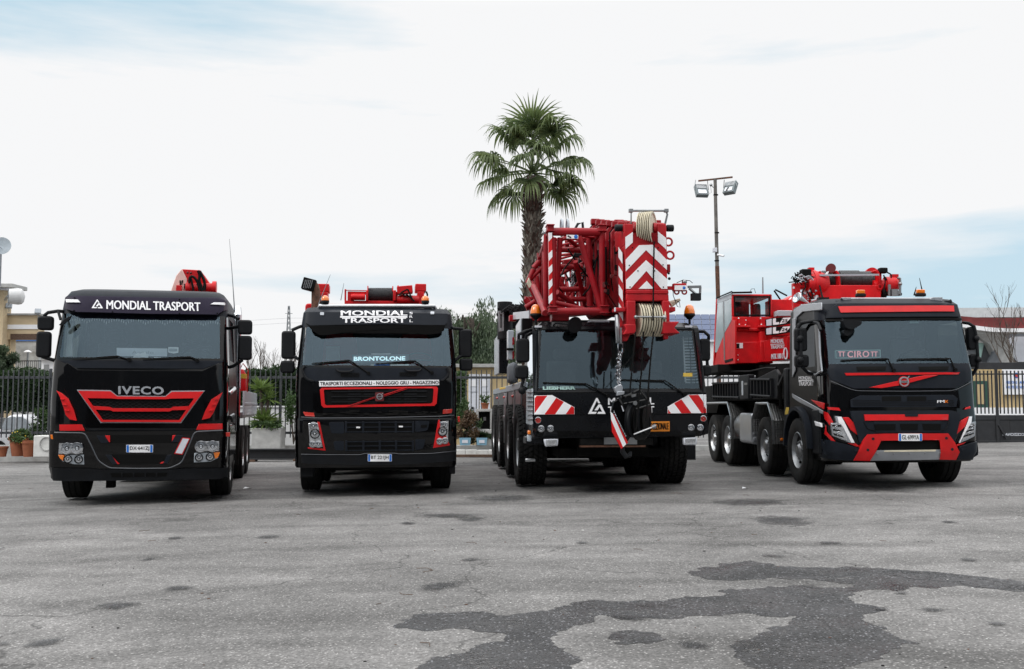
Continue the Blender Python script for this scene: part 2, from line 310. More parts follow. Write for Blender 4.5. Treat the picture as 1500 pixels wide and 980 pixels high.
def clip(poly, nx, nz, c):   # keep nx*x+nz*z >= c
    o = []
    for i in range(len(poly)):
        a, b = poly[i], poly[(i+1) % len(poly)]; da = nx*a[0]+nz*a[1]-c; db = nx*b[0]+nz*b[1]-c
        if da >= 0: o.append(a)
        if (da >= 0) != (db >= 0): t = da/(da-db); o.append((a[0]+(b[0]-a[0])*t, a[1]+(b[1]-a[1])*t))
    return o
def rounded(poly, r, k=3):
    o = []; n = len(poly)
    for i in range(n):
        p, a, b = Vector(poly[i]), Vector(poly[i-1]), Vector(poly[(i+1) % n]); la, lb = (a-p).length, (b-p).length
        ra = min(r, la*.45, lb*.45); s, e = p+(a-p).normalized()*ra, p+(b-p).normalized()*ra
        for j in range(k+1): t = j/k; q = s*(1-t)**2+p*2*t*(1-t)+e*t*t; o.append((q.x, q.y))
    return o
def textmesh(s, bold=.0, extrude=0., res=3, space=1.):
    c = bpy.data.curves.new('t', 'FONT'); c.body = s; c.offset = bold; c.extrude = extrude; c.resolution_u = res; c.space_character = space
    o = bpy.data.objects.new('t', c); me = bpy.data.meshes.new_from_object(o); vs = [v.co.copy() for v in me.vertices]; fs = [tuple(p.vertices) for p in me.polygons]
    bpy.data.objects.remove(o); bpy.data.curves.remove(c); bpy.data.meshes.remove(me)
    x0 = min(v.x for v in vs); x1 = max(v.x for v in vs); y0 = min(v.y for v in vs); y1 = max(v.y for v in vs)
    return [((v.x-x0)/(x1-x0), (v.y-y0)/(y1-y0), v.z) for v in vs], fs
class Veh:
    """a vehicle standing at (X, Y) turned by yaw; its front is local -y; surf(x, z) gives the front skin"""
    def __init__(s, name, label, cat, X, Y, yaw, P, n, d, group=None):
        s.o = Vector((X, Y, gz(X))); s.yaw = R(yaw); s.P = P; s.n = n; s.d = d
        s.root = thing(name, label, cat, s.o, s.yaw, group); s.Mi = Matrix.Rotation(-s.yaw, 3, 'Z')
        s.c = s.Mi @ (CAM-s.o)
    def prof(s, z):
        P = s.P
        if z <= P[0][0]: return P[0][1], P[0][2]
        for a, b in zip(P, P[1:]):
            if z <= b[0]: t = (z-a[0])/(b[0]-a[0]); return a[1]+(b[1]-a[1])*t, a[2]+(b[2]-a[2])*t
        return P[-1][1], P[-1][2]
    def surf(s, x, z):
        y0, hw = s.prof(z); u = min(1, abs(x)/hw); return y0+s.d*(1-(1-u**s.n)**(1/s.n))
    def onY(s, px, py, y): d = s.Mi @ ray(px, py); k = (y-s.c.y)/d.y; p = s.c+d*k; return p
    def onX(s, px, py, x): d = s.Mi @ ray(px, py); k = (x-s.c.x)/d.x; p = s.c+d*k; return p
    def onS(s, px, py, off=0):
        y = 0.
        for _ in range(14): p = s.onY(px, py, y); y = .5*y+.5*(s.surf(p.x, p.z)-off)
        return s.onY(px, py, y)
    def pts(s, f, pl, off=0, y=None):
        r = []
        for q in pl:
            p = s.onS(*Z(f, q), off) if y is None else s.onY(*Z(f, q), y); r.append((p.x, p.z))
        return r
    def sheet(s, polys, thick, m, name, parent, off=0, y=None, bevel=0, sf=None, step=.12, label=None, kind=None, back=.012):
        mb = MB()
        ms = m if isinstance(m, list) else [m]*len(polys)
        for poly, mm in zip(polys, ms):
            if len(poly) < 3: continue
            bm = bmesh.new(); f = bm.faces.new([bm.verts.new((a, 0, b)) for a, b in poly]); bmesh.ops.triangulate(bm, faces=[f])
            if y is None:
                x0 = min(a for a, b in poly); x1 = max(a for a, b in poly); z0 = min(b for a, b in poly); z1 = max(b for a, b in poly)
                k = math.floor(x0/step)+1
                while k*step < x1:
                    bmesh.ops.bisect_plane(bm, geom=bm.verts[:]+bm.edges[:]+bm.faces[:], plane_co=(k*step, 0, 0), plane_no=(1, 0, 0)); k += 1
                if abs(x0) > s.prof(z0)[1]-.25 or abs(x1) > s.prof(z0)[1]-.25:
                    for e in (.03, .07, .12, .18):
                        for sg in (-1, 1):
                            xx = sg*(s.prof((z0+z1)/2)[1]-e)
                            if x0 < xx < x1: bmesh.ops.bisect_plane(bm, geom=bm.verts[:]+bm.edges[:]+bm.faces[:], plane_co=(xx, 0, 0), plane_no=(1, 0, 0))
                for pz, _, _ in s.P:
                    if z0 < pz < z1: bmesh.ops.bisect_plane(bm, geom=bm.verts[:]+bm.edges[:]+bm.faces[:], plane_co=(0, 0, pz), plane_no=(0, 0, 1))
            bm.verts.index_update(); vs = []; n = len(bm.verts)
            for v in bm.verts:
                yy = (sf or s.surf)(v.co.x, v.co.z) if y is None else y
                vs.append((v.co.x, yy-off-thick, v.co.z))
            for v in bm.verts:
                yy = (sf or s.surf)(v.co.x, v.co.z) if y is None else y
                vs.append((v.co.x, yy-off+back, v.co.z))
            fs = [tuple(v.index for v in f.verts) for f in bm.faces]; fs += [tuple(v.index+n for v in reversed(f.verts)) for f in bm.faces]
            for e in bm.edges:
                if len(e.link_faces) == 1: a, b = e.verts[0].index, e.verts[1].index; fs.append((a, b, b+n, a+n))
            bm.free(); mb.use(mm).add(vs, fs)
        return mb.build(name, parent or s.root, bevel=bevel, label=label, kind=kind)
    def plate(s, name, f, pl, thick, m, parent=None, off=0, y=None, r=0, bevel=.004, **k):
        p = s.pts(f, pl, off+thick, None if y is None else y-thick)
        if r: p = rounded(p, r)
        return s.sheet([p], thick, m, name, parent, off, y, bevel, **k)
    def frame(s, name, f, outer, inner, thick, m, parent=None, off=0, y=None, bevel=.004, **k):
        a = s.pts(f, outer, off+thick, None if y is None else y-thick); b = s.pts(f, inner, off+thick, None if y is None else y-thick); n = len(a)
        return s.sheet([[a[i], a[(i+1) % n], b[(i+1) % n], b[i]] for i in range(n)], thick, m, name, parent, off, y, bevel, **k)
    def text(s, name, st, f, tl, tr, bl, m, parent=None, off=.004, y=None, bold=0., depth=0., sf=None, space=1., side=None, mirror=False, label=None):
        wt = 0 if depth else bold*1.3; bold = bold if depth else 0
        vs, fs = textmesh(st, bold, .5 if depth else 0, space=space)
        if side is not None: A, B, C = [s.onX(*Z(f, q), side) for q in (tl, tr, bl)]
        elif y is None: A, B, C = [s.onS(*Z(f, q), off) for q in (tl, tr, bl)]
        else: A, B, C = [s.onY(*Z(f, q), y) for q in (tl, tr, bl)]
        o = []
        for (u, v, w) in vs:
            if mirror: u = 1-u
            p = C+(B-A)*u+(A-C)*v
            if side is not None: p = Vector((side, p.y, p.z))
            else:
                yy = ((sf or s.surf)(p.x, p.z)-off) if y is None else y
                p = Vector((p.x, yy+(w-.5 if depth else 0)*depth, p.z))
            o.append(p)
        if side is None and y is None:
            bm = bmesh.new(); vv = [bm.verts.new(p) for p in o]
            for f_ in fs:
                try: bm.faces.new([vv[i] for i in f_])
                except ValueError: pass
            for pz, _, _ in s.P: bmesh.ops.bisect_plane(bm, geom=bm.verts[:]+bm.edges[:]+bm.faces[:], plane_co=(0, 0, pz), plane_no=(0, 0, 1))
            if not depth:
                for v_ in bm.verts: v_.co.y = (sf or s.surf)(v_.co.x, v_.co.z)-off
            elif True:
                pass
            bm.verts.index_update(); o = [v_.co.copy() for v_ in bm.verts]; fs = [tuple(v_.index for v_ in f_.verts) for f_ in bm.faces]; bm.free()
        mb = MB(); mb.add(o, fs)
        if wt and not depth:
            dx_ = (B-A).normalized(); h_ = (A-C).length*wt
            for i_, (p_, q_) in enumerate(((1, 0), (-1, 0), (.7, .7), (-.7, -.7), (0, 1), (0, -1), (.7, -.7), (-.7, .7))):
                sh = dx_*p_*h_+Vector((0, 0, q_*h_*.6)); bk = Vector((.0003*(i_+1), 0, 0)) if side is not None else Vector((0, .0003*(i_+1), 0))
                mb.add([v_+sh+bk for v_ in o], fs)
        return mb.build(name, parent or s.root, m, smooth=0, label=label)
    def logo(s, f, tl, tr, bl, m='letter', parent=None, off=.004, y=None, side=None):
        P1 = [(0, 0), (.46, 1), (.54, 1), (.70, .66), (.58, .66), (.5, .82), (.20, .13), (.50, .13), (.44, 0)]
        P2 = [(.36, .22), (.60, .60), (.74, .58), (1, 0), (.52, 0), (.58, .13), (.80, .13), (.66, .44), (.54, .22)]
        mb = MB()
        A, B, C = [s.onS(*Z(f, q), off) if y is None else s.onY(*Z(f, q), y) for q in (tl, tr, bl)]
        for P in (P1, P2):
            v = []
            for (a, b) in P:
                p = C+(B-A)*a+(A-C)*b; v.append((p.x, (s.surf(p.x, p.z)-off) if y is None else y, p.z))
            mb.add(v, [tuple(range(len(v)))])
        return mb.build('logo', parent or s.root, m, smooth=0)
    def bx(s, f, x0, y0, x1, y1, y, th, mb):   # upright box whose front face lies at local y
        a = s.onY(*Z(f, (x0, y0)), y); b = s.onY(*Z(f, (x1, y1)), y); return mb.b2((a.x, y, a.z), (b.x, y+th, b.z))
    def pt(s, f, x, y_, y): return s.onY(*Z(f, (x, y_)), y)
    def cab(s, depth, g, zc, cls, mats, ys, us=None, cap='roof'):
        """shell round the cab: rings at each height of P; cls(zmid, side, t) names the part of each cell"""
        fr = us or [-1, -.997, -.985, -.96, -g, -.8, -.6, -.4, -.2, 0, .2, .4, .6, .8, g, .96, .985, .997, 1]
        cols = [('L', y) for y in ys]+[('F', u) for u in fr]+[('R', y) for y in reversed(ys)]
        B = {}
        rings = []
        for (z, y0, hw) in s.P:
            r = []
            for sd_, t in cols:
                if sd_ == 'F': r.append((t*hw, y0+s.d*(1-(1-abs(t)**s.n)**(1/s.n)), z))
                else: r.append((-hw if sd_ == 'L' else hw, max(t, y0+s.d+.01), z))
            rings.append(r)
        for k in range(len(rings)-1):
            zm = (s.P[k][0]+s.P[k+1][0])/2
            for i in range(len(cols)-1):
                a, b = cols[i], cols[i+1]; side = a[0] if a[0] == b[0] else ('L' if 'L' in (a[0], b[0]) else 'R')
                t = (a[1]+b[1])/2 if a[0] == b[0] else s.d
                q = cls(zm, side, t)
                if q is None: continue
                if q in ('side_window', 'door'): q = (q, side)
                B.setdefault(q, MB()).add([rings[k][i], rings[k][i+1], rings[k+1][i+1], rings[k+1][i]], [(0, 1, 2, 3)])
            q = cls(zm, 'B', 0)
            if q: B.setdefault(q, MB()).add([rings[k][0], rings[k][-1], rings[k+1][-1], rings[k+1][0]], [(0, 1, 2, 3)])
        B.setdefault(cap, MB()).add(rings[-1], [tuple(range(len(cols)))])
        B.setdefault('cab_floor', MB()).add(rings[0], [tuple(range(len(cols)))])
        res = {}
        for q, mb in B.items():
            if isinstance(q, tuple): q = q[0]
            mm = mats.get(q, 'black')
            # weld so it shades smooth
            o = mb.build(q, s.root, mm, smooth=0, flip=False)
            bm = bmesh.new(); bm.from_mesh(o.data); bmesh.ops.remove_doubles(bm, verts=bm.verts, dist=1e-5); bmesh.ops.recalc_face_normals(bm, faces=bm.faces); bm.to_mesh(o.data); bm.free()
            o.data.polygons.foreach_set('use_smooth', [True]*len(o.data.polygons)); o.data.set_sharp_from_angle(angle=R(32)); res[q] = o
        return res
    def wiper(s, f, a, b, c, off=.03):   # pivot, elbow, tip
        p = [s.onS(*Z(f, q), off) for q in (a, b, c)]
        for q in p: q.y = s.surf(q.x, q.z)-off
        mb = MB(); mb.tube([p[0]+Vector((0, .02, -.0)), p[1]], [.016, .010], 6); e = p[1]; t = p[2]; mb.tube([e, t], [.012, .006], 6); mb.cyl(p[0]+Vector((0, .03, 0)), p[0]-Vector((0, .015, 0)), .026, 10)
        k = []
        for i in range(7): q = e.lerp(t, i/6); q.y = s.surf(q.x, q.z)-.012; q.z -= .012; k.append(q)
        mb.tube(k, .006, 4); return mb.build('wiper', s.root, 'ink')
    def lamp(s, c, r, parent, n=16, mt='lens', y=None, ring='chrome', nm='lamp'):
        mb = MB(); c = Vector(c); ax = (0, -1, 0)
        mb.use(ring).lathe([(0, r*1.15), (.02, r*1.15), (.022, r), (.005, r*.93)], c, ax, n); mb.use(mt).lathe([(.004, r*.93), (.007, r*.7), (.008, r*.42)], c, ax, n); mb.use('ink').lathe([(.008, r*.42), (.009, r*.30)], c, ax, n); mb.use(mt).lathe([(.009, r*.30), (.018, r*.2), (.021, .001)], c, ax, n)
        return mb.build(nm, parent)
    def numplate(s, f, tl, br, st, y=None, off=.02):
        x0, y0 = tl; x1, y1 = br; b = s.plate('number_plate', f, [(x0, y0), (x1, y0), (x1, y1), (x0, y1)], .012, 'letter', off=off, r=.01)
        w = x1-x0; 
        for i, (a, c) in enumerate(((x0+w*.015, x0+w*.10), (x1-w*.10, x1-w*.015))):
            s.plate('country_band', f, [(a, y0+2), (c, y0+2), (c, y1-2), (a, y1-2)], .002, 'plateblue', parent=b, off=off+.012, bevel=0)
        h = y1-y0; s.text('lettering', st, f, (x0+w*.14, y0+h*.2), (x1-w*.14, y0+h*.2), (x0+w*.14, y1-h*.2), 'ink', parent=b, off=off+.015, bold=.01)
        return b
    def mirror(s, f, boxes, y, arms, name='mirror', th=.13, side=1):
        e = MB()
        for (x0, y0, x1, y1) in boxes:
            a = s.onY(*Z(f, (x0, y0)), y); b = s.onY(*Z(f, (x1, y1)), y); w = b.x-a.x
            e.prism(rounded([(a.x, a.z), (b.x, a.z), (b.x, b.z), (a.x, b.z)], .055, 4), 'y', y, y+th)
        r = e.build(name, s.root, 'plastic', bevel=.03, seg=3)
        for (x0, y0, x1, y1) in boxes:
            g = MB(); a = s.onY(*Z(f, (x0, y0)), y); b = s.onY(*Z(f, (x1, y1)), y); g.b2((a.x+.03, y+th-.002, a.z-.03), (b.x-.03, y+th+.004, b.z+.03)); g.build('mirror_glass', r, 'chrome')
        for arm in arms: m2 = MB(); m2.tube([s.onY(*Z(f, q[:2]), y+q[2]) for q in arm], .026, 8); m2.build('mirror_arm', r, 'plastic')
        return r
    def beacon(s, c, r=.075, h=.13, flat=False):
        mb = MB(); mb.use('amber')
        if flat: mb.box((c[0], c[1], c[2]+h*.55), (r*3.2, r*1.6, h*.6))
        else: mb.lathe([(.03, r), (.07, r*.98), (h*.85, r*.72), (h, r*.35), (h*1.03, .001)], c, (0, 0, 1), 16)
        mb.use('plastic')
        if flat: mb.box((c[0], c[1], c[2]), (r*3.8, r*2, h*.5))
        else: mb.lathe([(-.06, .03), (-.03, r*.7), (0, r*1.05), (.03, r*1.02)], c, (0, 0, 1), 16); mb.cyl((c[0], c[1], c[2]-.14), (c[0], c[1], c[2]-.03), .02, 8)
        return mb.build('beacon', s.root, bevel=.01 if flat else 0)
def wheel_proto(r, w, rimm='alu', block=False):
    root = bpy.data.objects.new('wheel', None); COL.objects.link(root); h = w/2
    pr = [(-h*.80, r*.56), (-h*.97, r*.68), (-h, r*.80), (-h*.97, r*.90), (-h*.88, r*.972), (-h*.80, r)]
    gs = [-.48, -.16, .16, .48]
    for g in gs: pr += [((g-.035)*h*1.6, r), ((g-.02)*h*1.6, r-.016), ((g+.02)*h*1.6, r-.016), ((g+.035)*h*1.6, r)]
    pr += [(h*.80, r), (h*.88, r*.972), (h*.97, r*.90), (h, r*.80), (h*.97, r*.68), (h*.80, r*.56)]
    mb = MB()
    if not block: mb.lathe(pr, (0, 0, 0), (1, 0, 0), 56)
    else:
        base = [(a, min(b, r-.028)) for a, b in pr]; mb.lathe(base, (0, 0, 0), (1, 0, 0), 56)
        nb = 46
        for k in range(nb):
            for j, (c, ww) in enumerate(((-.86, .24), (-.53, .27), (-.18, .27), (.18, .27), (.53, .27), (.86, .24))):
                a = 2*math.pi*(k+(.5 if j % 2 else 0)+.12*(abs(c)))/nb; da = 2*math.pi/nb*.36; rr = r if abs(c) < .7 else r-.006
                vs = []
                for q in (-1, 1):
                    for xx in (c-ww/2*.86, c+ww/2*.86):
                        sk = da*.5*(1 if xx > c else -1)*(1 if c > 0 else -1)
                        for rad in (r-.034, rr): vs.append((xx*h, rad*math.cos(a+q*da+sk), rad*math.sin(a+q*da+sk)))
                mb.add(vs, [(1, 3, 7, 5), (0, 1, 5, 4), (2, 6, 7, 3), (0, 2, 3, 1), (4, 5, 7, 6)])
    mb.build('tyre', root, 'tyre', smooth=28, flip=not block)
    rm = MB(); rm.use(rimm).lathe([(-h*.82, r*.575), (-h*.86, r*.55), (-h*.74, r*.53), (-h*.35, r*.50), (-h*.30, r*.40), (-h*.42, r*.34), (-h*.62, r*.30), (-h*.62, r*.22), (-h*.70, r*.20), (-h*.86, r*.15), (-h*.88, .001)], (0, 0, 0), (1, 0, 0), 40)
    rm.lathe([(h*.82, r*.575), (h*.2, r*.50), (h*.1, .001)], (0, 0, 0), (1, 0, 0), 40)
    for k in range(10):
        a = 2*math.pi*k/10; rm.use(rimm).cyl((-h*.60, r*.26*math.cos(a), r*.26*math.sin(a)), (-h*.74, r*.26*math.cos(a), r*.26*math.sin(a)), r*.030, 6)
        a += .31; rm.use('ink').cyl((-h*.30, r*.43*math.cos(a), r*.43*math.sin(a)), (-h*.41, r*.42*math.cos(a), r*.42*math.sin(a)), r*.056, 12)
    rm.build('rim', root); return root
_wp = {}
def put_wheel(key, args, veh, x, y, r):
    if key not in _wp: o = wheel_proto(*args); _wp[key] = o; 
    else: o = copy_tree(_wp[key])
    o.parent = veh.root; o.location = (x, y, r); o.rotation_euler = (random.random()*6, 0, 0 if x < 0 else math.pi)
    return o
# ------------------------------------------------------------ ground
xs = [-900, -300, -100, -60, -40, -30, -24, -20, -16]+[i*1. for i in range(-15, 16)]+[16, 20, 24, 30, 40, 60, 100, 300, 900]
ys_ = [-900, -200, -60, -20, -8, 0]+[i*1. for i in range(2, 34)]+[36, 40, 50, 70, 120, 300, 900, 2500]
mb = MB(); mb.add([(x, y, gz(x)) for x in xs for y in ys_], [(i*len(ys_)+j, (i+1)*len(ys_)+j, (i+1)*len(ys_)+j+1, i*len(ys_)+j+1) for i in range(len(xs)-1) for j in range(len(ys_)-1)])
ground_o = mb.build('ground', None, 'asphalt', kind='structure', flip=False)
def fractal(poly, amp, it=5, seed=1):
    rnd = random.Random(seed); p = [Vector(q) for q in poly]
    for _ in range(it):
        o = []
        for i in range(len(p)):
            a, b = p[i], p[(i+1) % len(p)]; d = b-a; n = Vector((-d.y, d.x)); L = d.length
            o.append(a)
            if L > .05: o.append((a+b)/2+n*rnd.uniform(-amp, amp))
        p = o
    return p
def puddle(name, pl, seed, lift=.0016, amp=.30, m='asphaltwet'):
    g = [ground(x, y) for x, y in pl]; q = fractal([(v.x, v.y) for v in g], amp, 5, seed)
    bm = bmesh.new(); f = bm.faces.new([bm.verts.new((v.x, v.y, gz(v.x)+lift)) for v in q]); 
    bmesh.ops.triangulate(bm, faces=[f])
    if sum(f.normal.z for f in bm.faces) < 0: bmesh.ops.reverse_faces(bm, faces=bm.faces)
    me = bpy.data.meshes.new(name); bm.to_mesh(me); bm.free(); me.materials.append(MATS[m]); o = bpy.data.objects.new(name, me); COL.objects.link(o); o.parent = ground_o; return o
puddle('wet_patch', [(586, 909), (612, 900), (640, 898), (690, 896), (745, 902), (775, 897), (812, 890), (845, 882), (885, 880), (930, 880), (985, 877), (1030, 875), (1060, 872), (1066, 863), (1150, 860), (1238, 861), (1250, 856), (1185, 848), (1130, 846), (1070, 851), (1030, 847), (1007, 839), (1022, 832), (1054, 830), (1054, 825), (1100, 821), (1128, 825), (1130, 830), (1200, 831), (1330, 838), (1400, 846), (1500, 852), (1560, 856), (1560, 868), (1480, 866), (1400, 858), (1330, 860), (1262, 866), (1250, 872), (1282, 888), (1300, 920), (1290, 960), (1240, 985), (1230, 1060), (1090, 1060), (1075, 960), (1068, 945), (1110, 928), (1160, 910), (1165, 902), (1100, 899), (1010, 903), (950, 905), (860, 898), (870, 906), (835, 920), (828, 950), (820, 985), (800, 1060), (560, 1060), (612, 978), (650, 962), (690, 950), (740, 940), (742, 930), (700, 926), (640, 924), (604, 922)], 3)
puddle('wet_patch', [(890, 935), (905, 925), (935, 924), (968, 931), (962, 941), (930, 943), (905, 944)], 5)
puddle('wet_patch', [(1290, 833), (1370, 838), (1440, 845), (1500, 853), (1570, 857), (1570, 866), (1500, 864), (1420, 858), (1350, 850), (1300, 842)], 9, lift=.0032, amp=.16)
um = bpy.data.meshes.new('disc'); k_ = 28; um.from_pydata([(math.cos(6.2832*i/k_), math.sin(6.2832*i/k_), 0) for i in range(k_)], [], [tuple(range(k_))]); um.materials.append(MATS['stainshade'])
def stain_shade(px, py, rx, ry, rot=0, lift=.004):
    g = ground(px, py); g2 = ground(px+rx, py); g3 = ground(px, py-ry); o = bpy.data.objects.new('oil_shade_stain', um); COL.objects.link(o); o.parent = ground_o
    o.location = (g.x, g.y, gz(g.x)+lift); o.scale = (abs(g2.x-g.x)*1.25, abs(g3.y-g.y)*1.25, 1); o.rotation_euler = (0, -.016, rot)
for i, a in enumerate([(645, 859, 34, 9), (690, 761, 26, 4), (597, 767, 13, 3), (690, 820, 18, 3), (732, 730, 60, 6), (1019, 946, 30, 8), (1213, 796, 24, 4), (1145, 763, 60, 9), (1100, 736, 70, 6), (1390, 765, 14, 3), (1365, 894, 22, 4), (262, 862, 26, 5), (216, 820, 12, 3), (395, 787, 24, 3), (70, 941, 30, 9), (170, 888, 34, 7), (256, 789, 14, 2.5), (1419, 821, 18, 3), (1130, 815, 20, 3), (852, 796, 12, 2), (1290, 893, 14, 3), (1460, 915, 18, 3), (930, 905, 40, 6), (1320, 870, 10, 2), (5, 945, 12, 4), (660, 756, 60, 4), (300, 730, 70, 7), (585, 722, 60, 5), (900, 716, 90, 7), (1290, 716, 80, 6)]): stain_shade(*a, rot=(i*37 % 11-5)*.08, lift=.004+i*.0003)  # oil stains; the last four, under the trucks, also paint in shade
# loose grit, twigs and litter on the asphalt
mb = MB()
for i in range(300):
    y = 4.6+22*random.random()**1.6; x = random.uniform(-.56, .56)*y*1.05; r = random.uniform(.002, .0055)*(1+y*.05)
    z = gz(x)+r*.4; a = random.random()*6
    mb.use(random.choice(['concrete', 'underbody', 'rust', 'underbody', 'paleconcrete', 'timber'])).ball((x, y, z), r, 6, (random.uniform(.8, 2), 1, .6))
for i in range(26):
    y = 4.8+14*random.random(); x = random.uniform(-.5, .5)*y; a = random.random()*6; l = random.uniform(.03, .12)
    mb.use('timber').tube([(x, y, gz(x)+.004), (x+l*math.cos(a), y+l*math.sin(a), gz(x)+.006), (x+l*1.6*math.cos(a+.5), y+l*1.6*math.sin(a+.5), gz(x)+.004)], .0022, 4)
mb.build('gravel', None, kind='stuff')
for px, py, sx in ((1092, 716, .05), (362, 716, .07), (120, 655, .05)):
    g = ground(px, py); mb = MB(); mb.add([(g.x-sx, g.y, g.z+.004), (g.x+sx, g.y-.02, g.z+.02), (g.x+sx*.8, g.y+.06, g.z+.005), (g.x-sx*.7, g.y+.05, g.z+.03)], [(0, 1, 2), (0, 2, 3)])
    tag(mb.build('paper_scrap', None, 'letter', smooth=0, flip=False), {1092: 'small white paper scrap on the asphalt in front of the mobile crane', 362: 'small white paper scrap lying beside the rear wheel of the leftmost truck', 120: 'small white paper scrap near the fence behind the leftmost truck'}[px], 'litter')
# ------------------------------------------------------------ foliage helpers
def leaf(mb, c, l, wd, d, droop=.0):
    d = d.normalized(); s = d.cross(Vector((random.uniform(-1, 1), random.uniform(-1, 1), random.uniform(-1, 1))))
    if s.length < 1e-4: return
    s = s.normalized()*wd/2; mb.add([c-s*.3, c+d*l*.5-s, c+d*l-Vector((0, 0, droop*l)), c+d*l*.5+s], [(0, 1, 2, 3)])
def rv():
    while True:
        v = Vector((random.uniform(-1, 1), random.uniform(-1, 1), random.uniform(-1, 1)))
        if v.length < 1: return v
def bush(name, label, cat, c, r, n, m='leafmid', ls=.07, stem=True, group=None, flowers=None, dens=8):
    t = thing(name, label, cat, (c[0], c[1], c[2]), group=group); mb = MB()
    cl_ = [Vector((q.x*r[0], q.y*r[1], r[2]+q.z*r[2])) for q in (rv() for _ in range(dens))]
    for i in range(n):
        q = random.choice(cl_)+Vector([a*b*.42 for a, b in zip(rv(), r)])
        if q.z > 0: leaf(mb, q, ls*random.uniform(.7, 1.4), ls*.5, rv()+Vector((0, 0, .4)))
    mb.build('foliage', t, m, smooth=0, flip=False)
    if stem:
        s = MB()
        for q in cl_[:7]: s.tube([(0, 0, 0), (q.x*.4, q.y*.4, q.z*.5), q], [.014, .01, .004], 5)
        s.build('stem', t, 'bark')
    if flowers:
        f = MB()
        for i in range(flowers): q = random.choice(cl_)+Vector([a*b*.5 for a, b in zip(rv(), r)]); f.ball((q.x, q.y-r[1]*.3, abs(q.z)), .018, 6)
        f.build('flower', t, 'flower')
    return t
def branches(mb, p, d, l, r, depth, spread=.5, up=.15, kids=3, tips=None):
    pts = [p]; q = p.copy(); dd = d.copy()
    for i in range(4): dd = (dd+rv()*.16+Vector((0, 0, up*.3))).normalized(); q = q+dd*l/4; pts.append(q.copy())
    mb.tube(pts, [r*(1-.12*i) for i in range(5)], 5 if depth < 3 else 7, cap=False)
    if tips is not None and depth <= 1: tips += pts[2:]
    if depth == 0: return
    for k in range(kids):
        i = random.choice([2, 3, 4]) if k else 4; a = rv().normalized(); nd_ = (dd+a*spread).normalized(); nd_.z += up; branches(mb, pts[i], nd_.normalized(), l*random.uniform(.6, .85), r*(.62 if k else .72)*(1-.1*(4-i)), depth-1, spread, up, kids, tips)
def bare_tree(label, base, h, r, seed, depth=5, l=None, kids=3, spread=.55, up=.2):
    random.seed(seed); t = thing('bare_tree', label, 'tree', base); mb = MB(); mb.tube([(0, 0, 0), (.03*h, 0, h*.14), (0, 0, h*.27)], [r*1.3, r*1.05, r], 8); mb.build('trunk', t, 'bark')
    b = MB()
    for k in range(4): a = k*1.6+random.random(); branches(b, Vector((0, 0, h*.26)), Vector((math.cos(a)*.6, math.sin(a)*.6, .9)).normalized(), l or h*.27, r*.62, depth-1, spread, up, kids)
    b.build('crown', t, 'bark', flip=False); return t
# ------------------------------------------------------------ fence along the left and the middle
FY = 28.5
def fence(name, label, x0, x1, Y, top, bot, zr, zb, m, step, bw=.028, post=2.2, seed=0):
    t = thing(name, label, 'fence', ((x0+x1)/2, Y, gz((x0+x1)/2))); o = Vector(t.location)
    for z in zr: mb = MB(); mb.b2((x0-o.x, -.02, z-.035-o.z), (x1-o.x, .02, z+.035-o.z)); mb.build('rail', t, m, bevel=.005)
    me = None; n = int((x1-x0)/step)
    for i in range(n+1):
        x = x0+i*step-o.x
        if me is None: mb = MB(); mb.b2((-bw/2, -.034-bw/2, bot-o.z), (bw/2, -.034+bw/2, top-o.z)); b = mb.build('bar', t, m); me = b.data; b.location = (x, 0, 0)
        else: b = bpy.data.objects.new('bar', me); COL.objects.link(b); b.parent = t; b.location = (x, 0, 0)
    k = 0; x = x0
    while x <= x1+.01:
        mb = MB(); mb.b2((x-.035-o.x, .021, zb-o.z), (x+.035-o.x, .085, top+.04-o.z)); mb.build('post', t, m); x += post
    return t
zt = at(400, 542, FY).z; zr1 = at(400, 553, FY).z; zr2 = at(400, 634, FY).z; zb = at(400, 641, FY).z
fence('metal_fence', 'long grey bar fence running behind the two left trucks', at(-150, 500, FY).x, at(1200, 500, FY).x, FY, zt, zb, (zr1, zr2), gz(-14), 'fencegrey', .147)
mb = MB(); xa, xb = at(-150, 500, FY).x, at(1200, 500, FY).x; mb.b2((xa, FY-.12, gz(-10)-.1), (xb, FY+.16, at(400, 652, FY).z)); tag(mb.build('kerb_wall', None, 'concrete', bevel=.01), 'low grey concrete kerb wall carrying the grey bar fence', 'wall')
# gate on the right
GY = 30.5; gx0, gx1 = at(1240, 500, GY).x, at(1640, 500, GY).x
g = thing('sliding_gate', 'black sliding bar gate with solid lower panel right of the red striped truck', 'gate', (gx0, GY, gz(gx0))); o = Vector(g.location)
zz = lambda py: at(1450, py, GY).z-o.z
mb = MB(); mb.b2((0, -.05, zz(541)), (gx1-gx0, .05, zz(531))); mb.b2((0, -.04, zz(615)), (gx1-gx0, .04, zz(608))); mb.b2((0, -.04, zz(652)), (gx1-gx0, .04, zz(645))); mb.b2((0, -.05, zz(549)), (gx1-gx0, -.02, zz(547))); mb.build('gate_frame', g, 'gateblack', bevel=.006)
n_ = 0; x = .05; me = None
while x < gx1-gx0:
    if me is None: mb = MB(); mb.b2((-.016, -.016, zz(606)), (.016, .016, zz(543))); b = mb.build('bar', g, 'gateblack'); me = b.data
    else: b = bpy.data.objects.new('bar', me); COL.objects.link(b); b.parent = g
    b.location = (x, 0, 0); x += .118 if True else 0
for px in (1243, 1320, 1410, 1456, 1530, 1600): mb = MB(); xx = at(px, 500, GY).x-gx0; mb.b2((xx-.05, -.06, zz(650)), (xx+.05, -.045, zz(541))); mb.bar((xx+.02, -.07, zz(622)), (xx+.25, -.07, zz(643)), .05); mb.build('upright', g, 'gateblack', bevel=.005)
